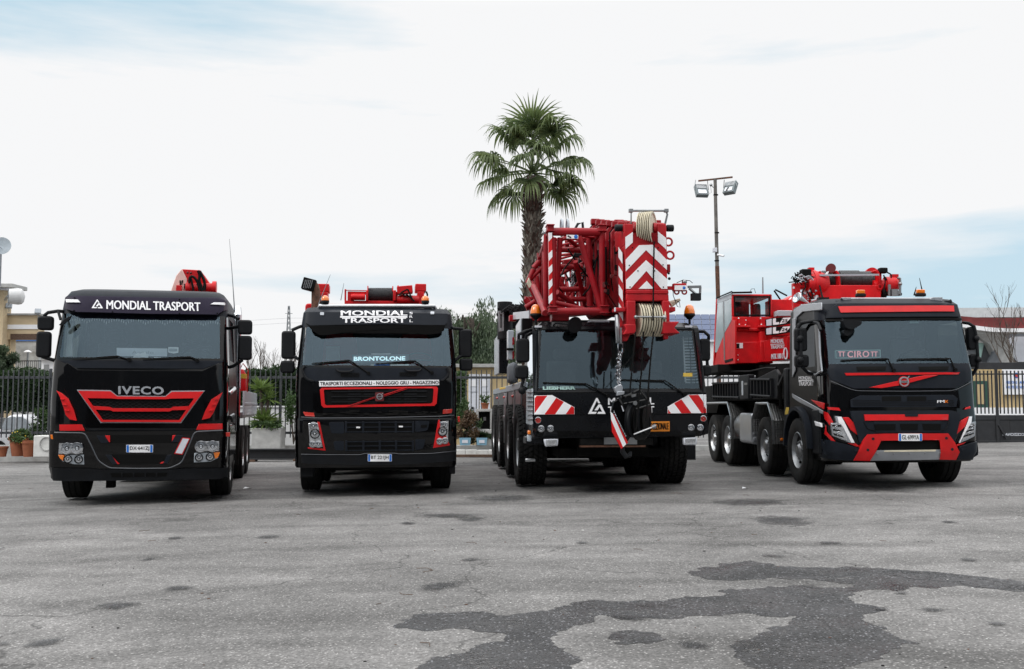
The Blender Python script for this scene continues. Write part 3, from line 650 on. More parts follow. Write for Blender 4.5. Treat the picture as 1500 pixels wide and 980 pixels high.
for pa, pb in ((1240, 1319.8), (1320.2, 1409.8), (1410.2, 1456.6), (1457, 1530), (1530.4, 1599.8), (1600.2, 1640)): mb = MB(); mb.b2((at(pa, 0, GY).x-gx0, -.02, zz(645)), (at(pb, 0, GY).x-gx0, .02, zz(615))); mb.build('sheet_panel', g, 'gateblack')
vs, fs = textmesh('TRASPORTI ECCEZIONALI', .015)
A, B_, C_ = at(1468, 634.3, GY), at(1532, 634.3, GY), at(1468, 638.4, GY)
mb = MB(); mb.add([(A.x-gx0+(1-u)*(B_.x-A.x), -.026, (C_.z+(A.z-C_.z)*v)-o.z) for u, v, _ in vs], fs); mb.build('lettering', g, 'sticker', smooth=0)
mb = MB()
for r_ in (.26, .17): mb.lathe([(0, r_), (.004, r_-.035), (0, r_-.07)], (at(1493, 0, GY).x-gx0, -.024, zz(625)), (0, -1, 0), 24)
mb.box((at(1493, 0, GY).x-gx0, -.026, zz(625)), (.42, .004, .05)); mb.build('emblem', g, 'sticker')
mb = MB(); mb.b2((gx0-1, GY-.2, gz(gx0)-.1), (gx1+1, GY+.3, gz(gx0)+.05)); tag(mb.build('gate_track', None, 'concrete'), 'low concrete track strip under the black sliding gate', 'track')
# ------------------------------------------------------------ hedges
def hedge(label, px0, px1, Y, pt, pb, n, m='leafdark'):
    a = at(px0, pt, Y); b = at(px1, pb, Y); t = thing('hedge', label, 'hedge', ((a.x+b.x)/2, Y, gz((a.x+b.x)/2))); o = Vector(t.location); mb = MB(); hw = (b.x-a.x)/2; zt_ = a.z-o.z; zb_ = b.z-o.z
    for i in range(n):
        x = random.uniform(-hw, hw); d = random.random()**2*.5; u = random.random(); bu = .12*noise.noise(Vector((x*1.3, u*3, 5)))
        if u < .8: c = Vector((x, -.35+d+bu, random.uniform(zb_, zt_)))
        else: c = Vector((x, random.uniform(-.35, .8), zt_+bu*1.3+random.uniform(-.08, .1)))
        leaf(mb, c, random.uniform(.06, .13), .06, rv()+Vector((0, -.4, .3)))
    mb.build('foliage', t, m, smooth=0, flip=False)
    mb = MB()
    for i in range(int(hw*2/.35)): x = -hw+.17+i*.35; mb.tube([(x, .2, 0), (x+.03, .2, zt_*.5), (x-.05, .25, zt_*.95)], [.03, .02, .01], 5)
    mb.tube([(-hw, .3, (zt_+zb_)/2), (hw, .3, (zt_+zb_)/2)], (zt_-zb_)*.47, 10); mb.build('stem', t, 'leafdark'); return t
hedge('dark green hedge behind the fence at the far left edge', -60, 92, 30.6, 549, 604, 12000)
hedge('dark green hedge behind the fence between the two leftmost trucks', 335, 445, 30.6, 546, 600, 9000)
hedge('dark green hedge hidden behind the leftmost truck', 92, 335, 30.6, 548, 602, 9000)
hedge('dark green hedge hidden behind the second truck', 445, 655, 30.6, 548, 602, 8000)
hedge('tall narrow dark hedge behind the fence just right of the second truck', 655, 682, 30.2, 552, 615, 3500, 'leafmid')
a = at(330, 597, 30.0); b = at(455, 650, 30.0); mb = MB(); mb.b2((a.x, 30., gz(a.x)), (b.x, 30.18, a.z)); mb.b2((a.x, 29.96, a.z), (b.x, 30.22, a.z+.05)); tag(mb.build('low_wall', None, 'whitewall', bevel=.01), 'low white wall behind the fence between the two leftmost trucks', 'wall')
a = at(-60, 612, 31.6); b = at(92, 650, 31.6); mb = MB(); mb.b2((a.x, 31.6, gz(a.x)), (b.x, 31.8, a.z)); tag(mb.build('low_wall', None, 'whitewall', bevel=.01), 'low white wall behind the fence at the far left edge', 'wall')
# covered car behind the fence, far left
def car(label, px0, px1, Y, ptop, m, cover=True):
    a = at(px0, ptop, Y); b = at(px1, ptop, Y); L = b.x-a.x; zg = gz(a.x); H = a.z-zg
    t = thing('parked_car', label, 'car', (a.x+L/2, Y, zg))
    prof_ = [(-.5, .18), (-.5, .45), (-.46, .56), (-.30, .64), (-.20, .93), (-.10, 1.0), (.12, 1.0), (.24, .90), (.36, .66), (.47, .56), (.5, .42), (.5, .18)]
    mb = MB(); mb.prism(rounded([(u*L, v*H) for u, v in prof_], .12), 'y', -.8, .8); mb.build('body', t, m, bevel=.1, seg=3)
    for s_ in (-.82, .805):
      for wn_ in (((-.26, .68), (-.18, .90), (-.10, .95), (-.01, .95), (-.01, .68)), ((.01, .68), (.01, .95), (.11, .95), (.21, .87), (.29, .68))): mb = MB(); mb.prism([(u*L, v*H) for u, v in wn_], 'y', s_, s_+.015); mb.build('window', t, 'bodygrey')
    if 0: mb.prism([(u*L, v*H) for u, v in ((-.26, .68), (-.18, .90), (-.10, .95), (-.01, .95), (-.01, .68))], 'y', s_, s_+.015); mb.prism([(u*L, v*H) for u, v in ((.01, .68), (.01, .95), (.11, .95), (.21, .87), (.29, .68))], 'y', s_, s_+.015)
    for u in (-.31, .31):
        for y in (-.72, .72): w_ = MB(); w_.lathe([(-.1, .1), (-.1, .3), (.1, .3), (.1, .1)], (0, 0, 0), (0, 1, 0), 20); q = w_.build('wheel', t, 'tyre'); q.location = (u*L, y, .3)
    return t
car('white hatchback parked behind the fence at the far left edge', 2, 84, 30.0, 607, 'white')
car('white car parked behind the fence between the two leftmost trucks', 398, 468, 34, 572, 'white')
# ------------------------------------------------------------ pots, planters, blocks
def pot(name, label, px, pyt, pyb, rt, Y, m='terracotta', group=None):
    a = at(px, pyb, Y); h = at(px, pyt, Y).z-a.z; t = thing(name, label, 'pot', a, group=group); mb = MB()
    mb.lathe([(0, .001), (0, rt*.66), (h*.82, rt*.92), (h*.82, rt*1.04), (h, rt*1.06), (h, rt*.94), (h*.88, rt*.9), (h*.88, .001)], (0, 0, 0), (0, 0, 1), 22); mb.build('pot_body', t, m)
    s_ = MB(); s_.lathe([(h*.885, .001), (h*.885, rt*.88)], (0, 0, 0), (0, 0, 1), 16); s_.build('soil', t, 'timber'); return t, h
pot('flower_pot', 'small terracotta pot cut by the left picture edge', 3, 654, 669, .15, 27.6)
t, h = pot('flower_pot', 'large broken terracotta pot with yellow flowers left of the concrete block', 27, 640, 668, .26, 27.7)
t, h = pot('flower_pot', 'second broken terracotta pot, touching the white concrete block', 42, 645, 669, .2, 27.5)
c = at(35, 650, 27.6); bush('flowering_plant', 'bushy plant with small yellow flowers in the broken terracotta pots', 'plant', (c.x, c.y, c.z-.05), (.36, .25, .26), 1400, 'leafmid', .08, flowers=26)
c = at(68, 650, 29.2); bush('shrub', 'tall leafy green shrub behind the fence above the white concrete block', 'shrub', (c.x, c.y, c.z-.2), (.5, .3, .62), 2200, 'leafmid', .1)
c = at(92, 640, 29.2); bush('shrub', 'green shrub behind the fence half hidden by the leftmost truck', 'shrub', (c.x, c.y, c.z-.1), (.4, .3, .5), 1200, 'leafmid', .1)
a = at(48, 670, 27.2); b = at(81, 638, 27.2); mb = MB(); mb.b2((a.x, 27.2, a.z), (b.x, 27.7, b.z)); blk = mb.build('concrete_block', None, 'paleconcrete', bevel=.025); tag(blk, 'white concrete block with a round recess beside the terracotta pots', 'block')
mb = MB(); c = at(68.5, 650, 27.2); mb.lathe([(-.002, .2), (.03, .19), (.03, .17), (-.002, .16)], (c.x, 27.2, c.z), (0, -1, 0), 28); mb.build('ring', blk, 'concrete')
# spiky yucca in its planter
a = at(368, 646, 27.6); b = at(411, 627, 27.6); mb = MB(); mb.b2((a.x, 27.6, gz(a.x)), (b.x, 28.2, b.z)); tag(mb.build('planter', None, 'concrete', bevel=.02), 'grey concrete planter holding the spiky yucca', 'planter')
yt = thing('yucca', 'spiky green yucca with three rosettes in the grey planter', 'plant', at(388, 627, 27.9))
for k, (px, py, rr, n) in enumerate(((382, 572, .55, 70), (393, 585, .45, 50), (388, 618, .62, 110))):
    c = at(px, py, 27.9)-Vector(yt.location); mb = MB()
    for i in range(n):
        el_ = random.uniform(-.35, 1.3); az = random.random()*6.283; d = Vector((math.cos(az)*math.cos(el_), math.sin(az)*math.cos(el_), math.sin(el_))); l = rr*random.uniform(.7, 1.1); sd_ = d.cross(Vector((0, 0, 1))).normalized()*.028
        mb.add([c-sd_*.6, c+sd_*.6, c+d*l*.5+sd_, c+d*l-Vector((0, 0, .12*l)), c+d*l*.5-sd_], [(0, 1, 2, 3, 4)])
    mb.build('rosette', yt, 'leafyucca', smooth=0, flip=False)
    mb = MB(); mb.tube([(c.x*.2, 0, 0), c], [.05, .04], 8); mb.build('stem', yt, 'bark')
c = at(388, 628, 27.7); bush('ground_plant', 'low green plants round the foot of the yucca', 'plant', (c.x, c.y, c.z-.02), (.5, .2, .12), 900, 'leafmid', .07, stem=False)
c = at(430, 640, 27.9); bush('shrub', 'leafy green shrub beside the left flank of the second truck', 'shrub', (c.x, c.y, c.z-.2), (.25, .25, .7), 900, 'leafmid', .09)
a = at(352, 663, 26.2); b = at(462, 647, 26.2); mb = MB(); h_ = b.z-a.z; L = b.x-a.x
mb.b2((0, 0, 0), (L, .02, h_)); mb.b2((0, -.12, h_-.03), (L, .14, h_)); mb.b2((0, -.12, 0), (L, .14, .03)); gi = mb.build('steel_girder', None, 'gateblack', bevel=.004); gi.location = (a.x, 26.2, gz(a.x)+.06); tag(gi, 'long black steel girder lying in front of the yucca planter', 'girder')
for i, px in enumerate((368, 436)):
    c = at(px, 664, 26.1); mb = MB(); mb.box((c.x, 26.2, gz(c.x)+.03), (.22, .3, .06)); tag(mb.build('timber_block', None, 'timber', bevel=.006), ('left' if i == 0 else 'right')+' timber block under the black steel girder', 'timber')
# right of the second truck
a = at(650, 664, 27.0); b = at(775, 652, 27.0)
kt = thing('kerb_row', 'pale kerb stones in front of the plants beside the second truck', 'kerb', (a.x, 27., gz(a.x)))
for i in range(8):
    mb = MB(); mb.b2((i*.30, 0, 0), (i*.30+.292, .35, .19+.004*(i % 3))); mb.build('kerb_stone', kt, 'paleconcrete', bevel=.012)
a = at(664, 668, 26.4); mb = MB(); mb.box((a.x+.6, 26.4, gz(0)+.035), (1.25, .16, .07), (0, 0, .01)); tag(mb.build('timber_beam', None, 'timber', bevel=.005), 'flat brown timber beam on the ground below the kerb stones', 'timber')
for px0, px1, lab in ((673, 690, 'pale blue plastic tub under the reddish dry plant'), (698, 714, 'pale blue plastic tub in front of the concrete meter box')):
    a = at(px0, 652, 27.2); b = at(px1, 641, 27.2); cx_ = (a.x+b.x)/2; wd = (b.x-a.x)/2; t = thing('plastic_tub', lab, 'tub', (cx_, 27.2, a.z)); mb = MB(); hh = b.z-a.z
    mb.add([(sx*wd*k, sy*.13*k, z) for z, k in ((0, .86), (hh, 1)) for sx, sy in ((-1, -1), (1, -1), (1, 1), (-1, 1))], [(0, 1, 2, 3), (0, 1, 5, 4), (1, 2, 6, 5), (2, 3, 7, 6), (3, 0, 4, 7)]); mb.build('tub_body', t, 'tubblue', bevel=.01)
    mb = MB(); mb.b2((-wd*.5, -.134, hh*.3), (wd*.5, -.126, hh*.7)); mb.build('band', t, 'sticker'); mb = MB(); mb.b2((-wd*.95, -.12, hh*.8), (wd*.95, .12, hh*.88)); mb.build('soil', t, 'timber')
c = at(684, 642, 27.3); bush('dry_plant', 'reddish brown dry bushy plant in the left blue tub', 'plant', (c.x, c.y, c.z-.05), (.36, .2, .36), 1500, 'leafdry', .08)
c = at(706, 643, 27.3); bush('low_plant', 'low dark leafy plant in the right blue tub', 'plant', (c.x, c.y, c.z-.05), (.24, .15, .1), 350, 'leafdark', .1)
c = at(676, 612, 28.0); bush('shrub', 'green shrub in front of the fence next to the second truck', 'shrub', (c.x, c.y, c.z-.35), (.3, .2, .5), 900, 'leafmid', .09)
c = at(690, 650, 27.4); bush('shrub', 'small green shrub between the dry plant and the meter box', 'shrub', (c.x, c.y, c.z), (.3, .15, .32), 700, 'leafmid', .08)
t = thing('meter_box', 'grey concrete meter box with dark open door on a block base', 'meter box', at(708, 652, 27.5)); o = Vector(t.location)
def bb(mb, px0, py0, px1, py1, Y, th, o): a = at(px0, py1, Y)-o; b = at(px1, py0, Y)-o; return mb.b2((a.x, Y-o.y, a.z), (b.x, Y-o.y+th, b.z))
mb = MB(); bb(mb, 697, 599, 727, 603, 27.5, .4, o); bb(mb, 697, 603, 701, 629, 27.5, .4, o); bb(mb, 718, 603, 727, 629, 27.5, .4, o); bb(mb, 701, 603, 718, 629, 27.8, .1, o); mb.build('box_frame', t, 'concrete', bevel=.008)
mb = MB(); bb(mb, 697, 629, 727, 653, 27.44, .5, o); mb.build('base', t, 'paleconcrete', bevel=.01)
mb = MB(); bb(mb, 702, 604, 717, 628, 27.7, .03, o); mb.build('meter_door', t, 'ink'); mb = MB(); bb(mb, 708, 611, 712, 616, 27.66, .05, o); mb.build('meter', t, 'steel')
t, h = pot('flower_pot', 'small terracotta pot standing on top of the meter box', 710.5, 590, 599.5, .115, 27.6)
c = at(710.5, 591, 27.6); bush('pot_plant', 'small green plant in the pot on the meter box', 'plant', (c.x, c.y, c.z), (.16, .1, .1), 260, 'leafmid', .06)
# ------------------------------------------------------------ ochre shed behind the fence, middle
t = thing('shed', 'ochre outbuilding with pale grey double doors behind the fence', 'building', at(720, 652, 35)); o = Vector(t.location)
mb = MB(); bb(mb, 640, 538, 790, 655, 35, 4, o); mb.build('wall', t, 'ochre'); mb = MB(); bb(mb, 636, 533, 794, 538, 34.8, 4.4, o); mb.build('roof', t, 'concrete', bevel=.01)
for x0, x1 in ((686, 701.5), (702.5, 718)):
    mb = MB(); bb(mb, x0, 548, x1, 640, 34.93, .06, o); d_ = mb.build('door', t, 'sticker', bevel=.01)
    mb = MB(); bb(mb, x0+2, 553, x1-2, 574, 34.91, .02, o); mb.build('door_panel', d_, 'sticker', bevel=.006); mb = MB(); bb(mb, x0+5, 596, x0+8, 599, 34.88, .04, o); mb.build('handle', d_, 'ink')
    mb = MB(); bb(mb, x0+3, 557, x1-4, 566, 34.895, .012, o); mb.build('notice', d_, 'letter')
# ------------------------------------------------------------ pepper tree
def weeping(label, px0, px1, pt, pb, Y, seed, n=240):
    random.seed(seed); c = at((px0+px1)/2, 560, Y); zg = gz(c.x); t = thing('pepper_tree', label, 'tree', (c.x, Y, zg)); hw = at(px1, 0, Y).x-c.x; zt_ = at(0, pt, Y).z-zg; zb_ = at(0, pb, Y).z-zg
    mb = MB(); mb.tube([(0, 0, 0), (.2, 0, 1.2), (-.1, .1, 2.6)], [.38, .3, .25], 10); mb.build('trunk', t, 'bark')
    b = MB(); tips = []
    for k in range(6): a = k*1.05; branches(b, Vector((-.1, .1, 2.4)), Vector((math.cos(a)*.8, math.sin(a)*.8, .8)).normalized(), zt_*.27, .14, 2, .7, .2, 3, tips)
    b.build('limb', t, 'bark', flip=False)
    mb = MB()
    for i in range(n):
        a = random.random()*6.283; rr = math.sqrt(random.random()); x = math.cos(a)*rr*hw; y = math.sin(a)*rr*hw*.8; top = zb_+(zt_-zb_)*(math.sqrt(max(0, 1-rr*rr*.85)))*random.uniform(.45, 1.02)+.5*noise.noise(Vector((x, y, 3)))
        q = Vector((x, y, top)); d = Vector((x*.10+random.uniform(-.3, .3), y*.1+random.uniform(-.3, .3), .3)).normalized(); ln = random.uniform(10, 26); 
        for j in range(int(ln)):
            q = q+d*.13; d = (d+Vector((0, 0, -.28))).normalized()
            for _ in range(6): leaf(mb, q+rv()*.2, .17, .045, Vector((random.uniform(-.5, .5), random.uniform(-.5, .5), -1)))
    mb.build('crown', t, 'leafpepper', smooth=0, flip=False); return t
weeping('large drooping pepper tree rising between the second truck and the crane', 648, 752, 474, 566, 42, 4, 620)
weeping('dark pepper tree behind the crane, left of the palm trunk', 722, 790, 480, 560, 47, 8, 150)
random.seed(5)
c = at(386, 556, 60); bare_tree('bare leafless tree rising behind the fence between the two leftmost trucks', (c.x, 60, 0), 5.9, .11, 21, 7, 1.25, 2, .5, .28)
c = at(352, 556, 64); bare_tree('bare leafless tree partly behind the mirrors of the leftmost truck', (c.x, 64, 0), 5.0, .10, 22, 6, 1.2, 2, .5, .25)
c = at(412, 556, 62); bare_tree('second bare tree, close to the lattice pylon', (c.x, 62, 0), 5.6, .10, 25, 7, 1.2, 2, .5, .28)
c = at(1494, 556, 39); bare_tree('bare leafless tree in front of the red roof fascia at right', (c.x, 39, gz(9)), 5.6, .08, 23, 7, 1.25, 2, .55, .22)
random.seed(6)
# olive at left edge
def round_tree(name, label, px, Y, pt, pb, rx, seed, m='leafpepper', n=9000):
    random.seed(seed); c = at(px, 560, Y); zg = gz(c.x); t = thing(name, label, 'tree', (c.x, Y, zg)); zt_ = at(0, pt, Y).z-zg; zb_ = at(0, pb, Y).z-zg; mb = MB(); mb.tube([(0, 0, 0), (.1, 0, zb_*.6), (0, 0, zb_*1.1)], [.2, .16, .12], 8); mb.build('trunk', t, 'bark')
    mb = MB(); cs = [Vector((q.x*rx, q.y*rx, (zt_+zb_)/2+q.z*(zt_-zb_)/2)) for q in (rv() for _ in range(26))]
    for i in range(n): leaf(mb, random.choice(cs)+rv()*rx*.36, .14, .05, rv()+Vector((0, 0, .3)))
    mb.build('crown', t, m, smooth=0, flip=False); return t
round_tree('olive_tree', 'grey green olive tree at the far left behind the fence', -4, 34, 503, 556, .48, 31)
# ------------------------------------------------------------ palm
random.seed(9)
PY_ = 30.; pb_ = at(777, 660, PY_); pal = thing('palm_tree', 'tall fan palm with shaggy trunk rising behind the crane', 'tree', (pb_.x, PY_, gz(0))); po = Vector(pal.location)
tp = [at(775, 640, PY_)-po, at(777, 520, PY_)-po, at(779, 420, PY_)-po, at(781, 330, PY_)-po, at(780, 272, PY_)-po]
ctr = at(780, 258, PY_)-po
mb = MB(); mb.tube([(tp[0].x, 0, 0)]+tp+[ctr], [.32, .27, .23, .24, .25, .24, .15], 18); mb.build('trunk', pal, 'palmbark')
def tpos(z):
    for a, b in zip(tp, tp[1:]):
        if z <= b.z: k = (z-a.z)/(b.z-a.z); return a.lerp(b, k)
    return tp[-1]
mb = MB(); z = .8; k = 0
while z < ctr.z-.15:
    c = tpos(z); h01 = z/ctr.z; 
    for j in range(11):
        mb.use('skirt' if random.random() < (.8 if h01 > .86 else .3) else 'palmboot')
        a = k*.42+j*.571+random.uniform(-.12, .12); dr = Vector((math.cos(a), math.sin(a), 0)); s_ = Vector((-dr.y, dr.x, 0)); p = c+dr*.225; ou = random.uniform(.03, .17)*(1.3 if h01 > .8 else 1); l = random.uniform(.10, .30); w_ = random.uniform(.03, .07)
        mb.add([p-s_*w_, p+s_*w_, p+dr*ou*.6+s_*w_*.7+Vector((0, 0, l*.6)), p+dr*ou+Vector((0, 0, l)), p+dr*ou*.6-s_*w_*.7+Vector((0, 0, l*.6)), p+dr*(-.03)+Vector((0, 0, l*.5))], [(0, 1, 2, 3, 4), (0, 5, 3, 4), (1, 2, 3, 5), (0, 1, 5)])
        if random.random() < .35: mb.add([p+s_*w_, p+s_*w_*.4, p+dr*random.uniform(.1, .2)+Vector((0, 0, -random.uniform(.1, .3)))], [(0, 1, 2)])
    z += .10; k += 1
mb.build('leaf_bases', pal, smooth=0, flip=False, kind='stuff')
def frond(c0, M, pet, rad, fold, g, rnd):
    """petiole and pleated fan blade; the segment tips hang down under their own weight"""
    mb = MB(); P0 = M @ Vector((.12, 0, 0)); e = c0; d0 = M @ Vector((1, 0, 0)); pe = [c0]
    d = d0.copy(); q = c0.copy()
    for i in range(5): q = q+d*pet/5; d = (d+Vector((0, 0, -.055))).normalized(); pe.append(q.copy())
    mb.tube(pe, [.032, .026, .02, .017, .015, .012], 6); e = pe[-1]; X = d; Y = (M @ Vector((0, 1, 0))); Y = (Y-X*Y.dot(X)).normalized(); Zv = X.cross(Y); n = 34
    for i in range(n):
        a = -2.2+4.4*i/(n-1); l = rad*(1.0-.22*abs(a/2.2)**2)*rnd.uniform(.88, 1.1); w = .030*rad
        d = (X*math.cos(a)+Y*math.sin(a)+Zv*(fold*abs(math.sin(a))-.05)).normalized(); s_ = (-X*math.sin(a)+Y*math.cos(a)); q = e.copy(); prev = None; zg = Zv*((.02 if i % 2 else -.02)*rad); lim = rnd.uniform(.26, .42); gg = 1.45*g*rnd.uniform(.7, 1.3)
        for j in range(10):
            t = j/9; wj = w*(.2+1.9*t if t < .5 else 1.15*(1-t)*2+.04)
            row = [q-s_*wj+zg, q-zg, q+s_*wj+zg]
            if prev: mb.add(prev+row, [(0, 1, 4, 3), (1, 2, 5, 4)])
            prev = row
            if t > lim: d = (d+Vector((rnd.uniform(-.05, .05), rnd.uniform(-.05, .05), -gg))).normalized(); s_ = (s_-d*s_.dot(d)).normalized(); zg = zg*.5
            q = q+d*l*1.12/9
    mb.build('frond', pal, 'leafpalm', smooth=0, flip=False)
fr_specs = []
rnd = random.Random(77)
for i in range(4): fr_specs.append((1.42-.10*i, i*1.57+.2, 1.30, .95, .2, rnd.uniform(-.4, .4)))
for i in range(6): fr_specs.append((1.02-.03*i, i*2.4+.7, 1.3, .98, .34, rnd.uniform(-.5, .5)))
for i in range(8): fr_specs.append((.50-.03*i, i*2.4+.3, 1.2, .95, .42, rnd.uniform(-.5, .5)))
for i in range(7): fr_specs.append((.0-.08*i, i*2.4+1.1, 1.1, .9, .40, rnd.uniform(-.5, .5)))
fr_specs[0] = (1.45, -1.57, 1.35, 1.05, .08, 0)
for el_, az, pet, rad, g_, roll in fr_specs:
    M = Matrix.Rotation(az+rnd.uniform(-.2, .2), 3, 'Z') @ Matrix.Rotation(-el_, 3, 'Y') @ Matrix.Rotation(roll, 3, 'X')
    frond(ctr+Vector((0, 0, .10)), M, pet*1.06*rnd.uniform(.9, 1.1), rad*rnd.uniform(.92, 1.06), rnd.uniform(.05, .4), g_, rnd)
random.seed(14)
# ------------------------------------------------------------ lamp post
LY = 32.; lb = at(1054, 640, LY); lp = thing('floodlight_pole', 'tall rusty steel pole with two floodlights behind the crane', 'lamp post', (lb.x, LY, gz(lb.x))); lo = Vector(lp.location)
LP = lambda x, y, Y=LY: at(x, y, Y)-lo
mb = MB(); mb.tube([(LP(1054, 640).x, 0, 0), LP(1053.5, 600), LP(1052, 440), LP(1050.5, 390)], .07, 12); mb.build('pole', lp, 'rust'); mb = MB(); mb.tube([LP(1050.5, 392), LP(1049, 330), LP(1047.5, 262)], [.062, .058, .055], 12); mb.build('upper_pole', lp, 'polebrown')
mb = MB(); a, b = LP(1023, 265), LP(1073, 259.5); mb.bar(a, b, .05); mb.build('crossarm', lp, 'rust')
for px, py, yaw_, nmb in ((1027.5, 279, .15, 0), (1069.5, 275, -.75, 1)):
    c = LP(px, py); mb = MB(); M = Matrix.Rotation(yaw_, 3, 'Z') @ Matrix.Rotation(-.5, 3, 'X')
    def fb(c0, d0, mb=mb, M=M, c=c): vs = [Vector((x*d0[0]/2, y*d0[1]/2, z*d0[2]/2))+Vector(c0) for x in (-1, 1) for y in (-1, 1) for z in (-1, 1)]; mb.add([M @ q+c for q in vs], [(0, 1, 3, 2), (4, 6, 7, 5), (0, 4, 5, 1), (2, 3, 7, 6), (0, 2, 6, 4), (1, 5, 7, 3)])
    mb.use('lampgrey'); fb((0, .02, 0), (.40, .16, .44)); fb((0, .12, .03), (.3, .08, .28)); mb.use('steel'); fb((0, -.066, .12), (.34, .012, .16)); mb.use('lens'); fb((0, -.068, -.10), (.28, .012, .16))
    h = mb.build('floodlight', lp, bevel=.01); mb = MB(); tp_ = LP(px, 263.5)
    for s_ in (-.24, .24): mb.tube([tp_+Vector((s_*.8, 0, 0)), c+Vector((s_*math.cos(yaw_), s_*math.sin(yaw_), .02))], .012, 5)
    mb.build('bracket', h, 'steel')
mb = MB(); c = LP(1041.5, 271); mb.use('steel').ball(c, .05, 10); mb.tube([c, LP(1045, 275)], .012, 5); mb.tube([LP(1041, 273), LP(1042, 282), LP(1039, 284), LP(1037, 278)], .006, 4); mb.build('sensor', lp)
mb = MB(); mb.box(LP(1046, 367)+Vector((0, -.1, 0)), (.13, .12, .14)); mb.build('junction_box', lp, 'sticker', bevel=.01)
mb = MB(); mb.cyl(LP(1050, 374)+Vector((0, -.12, 0)), LP(1057.5, 377)+Vector((0, -.3, 0)), .035, 12); mb.build('security_camera', lp, 'white'); mb = MB(); 
for y in (285.5, 341, 382): mb.cyl(LP(1048.5 if y < 300 else 1050, y+.7), LP(1048.5 if y < 300 else 1050, y-.7), .08, 12)
mb.build('strap', lp, 'ink')
# ------------------------------------------------------------ pylon and wires
YP = 150.; c = at(421.5, 560, YP); t = thing('lattice_pylon', 'thin grey lattice pylon far behind the bare trees', 'pylon', (c.x, YP, 0)); o = Vector(t.location); zt_ = at(0, 448, YP).z; hwb = .62
mb = MB(); P_ = lambda s, q, z: Vector((s*(hwb*(1-z/zt_)+.10), q*(hwb*(1-z/zt_)+.10), z)); nl = 22
for s in (-1, 1):
    for q in (-1, 1): mb.tube([P_(s, q, 0), P_(s, q, zt_)], .05, 4)
for i in range(nl):
    z0, z1 = zt_*i/nl, zt_*(i+1)/nl
    for q in (-1, 1): mb.tube([P_(-1, q, z0), P_(1, q, z1)], .03, 3); mb.tube([P_(1, q, z0), P_(-1, q, z1)], .03, 3); mb.tube([P_(q, -1, z0), P_(q, 1, z1)], .03, 3)
mb.tube([(-.55, 0, zt_*.93), (.55, 0, zt_*.93)], .05, 4); mb.build('mast', t, 'steel', smooth=0)
mb = MB()
for py in (466, 473): a = at(200, py+6, YP); b = at(421, py, YP); c2 = at(760, py-12, YP); mb.tube([a, a.lerp(b, .5)-Vector((0, 0, .4)), b], .018, 3); mb.tube([b, b.lerp(c2, .5)-Vector((0, 0, .6)), c2], .018, 3)
tag(mb.build('power_line', None, 'steel'), 'thin overhead wires strung from the distant lattice pylon', 'wire')
# ------------------------------------------------------------ left building
BY = 38.; t = thing('beige_house', 'beige flat roofed house at the left edge with dish antennas', 'building', (at(0, 0, BY).x, BY, gz(-16))); o = Vector(t.location)
def bz(name, parent, px0, py0, px1, py1, Y, th, m, o=None, bevel=.0): mb = MB(); bb(mb, px0, py0, px1, py1, Y, th, o if o is not None else Vector(parent.location)); return mb.build(name, parent, m, bevel=bevel)
bz('wall', t, -120, 424, 6, 660, BY, .6, 'beige', o); bz('roof', t, -130, 415, 18, 421, BY-.5, 1.2, 'concrete', o, .02); bz('cornice', t, -130, 421, 12, 424, BY-.3, .9, 'sticker', o)
w_ = bz('wing', t, 9.5, 461, 57, 497, BY+.4, .5, 'beige', o); bz('coping', w_, 9.5, 459, 58, 461.5, BY+.3, .65, 'concrete', o); bz('white_band', w_, 9.5, 475.5, 58.5, 482, BY+.36, .03, 'letter', o); bz('soffit', w_, 15, 489, 58, 497.5, BY+.35, .04, 'timber', o); bz('porch_wall', w_, 9.5, 497, 16, 640, BY+.5, .4, 'beige', o)
bz('window', t, -70, 450, -40, 490, BY-.04, .06, 'ink', o)
for nm, lb_, (cx_, cy_), r_, Y in (('satellite_dish', 'white satellite dish on a pole at the top left edge', (2, 360), .33, 36.), ):
    c = at(cx_, cy_, Y); tt = thing(nm, lb_, 'dish', c); mb = MB(); mb.lathe([(-.04, .001), (-.03, r_*.5), (0, r_), (.012, r_), (-.018, r_*.5), (-.028, .001)], (0, 0, 0), (.25, -.95, .2), 28); mb.build('reflector', tt, 'silverdish'); mb = MB(); mb.tube([(-.06, .1, -.1), (-.06, .12, at(0, 418, Y).z-c.z)], .035, 8); mb.tube([(0, .05, -.1), (.05, -.4, -.05)], .012, 5); mb.build('mast', tt, 'steel')
c = at(13.5, 434, 37.2); tt = thing('drum_antenna', 'white drum antenna mounted on the side of the beige house', 'antenna', c); mb = MB(); mb.lathe([(0, .001), (0, .28), (.30, .31), (.42, .29), (.50, .20), (.54, .001)], (0, 0, 0), (.90, .42, .02), 28); mb.build('drum', tt, 'whitewall'); mb = MB(); mb.lathe([(-.02, .001), (-.02, .10), (-.01, .27), (0, .28)], (0, 0, 0), (.90, .42, .02), 20); mb.build('back_plate', tt, 'steel'); mb = MB(); mb.tube([(-.05, 0, 0), (-.3, .3, -.1)], .05, 8); mb.tube([(-.05, .05, .3), (-.05, .05, -.35)], .03, 6); mb.build('bracket', tt, 'steel')
for px, py, lb_ in ((13, 451, 'grey floodlight on the roof corner below the drum antenna'), (55.5, 459, 'grey floodlight at the right end of the beige roof')):
    c = at(px, py, 38.2); tt = thing('floodlight', lb_, 'floodlight', c); mb = MB(); mb.box((0, 0, .08), (.22, .1, .2), (-.5, 0, .3)); mb.build('housing', tt, 'bodygrey', bevel=.01); mb = MB(); mb.tube([(0, 0, 0), (0, .02, -.16)], .015, 6); mb.build('bracket', tt, 'steel')
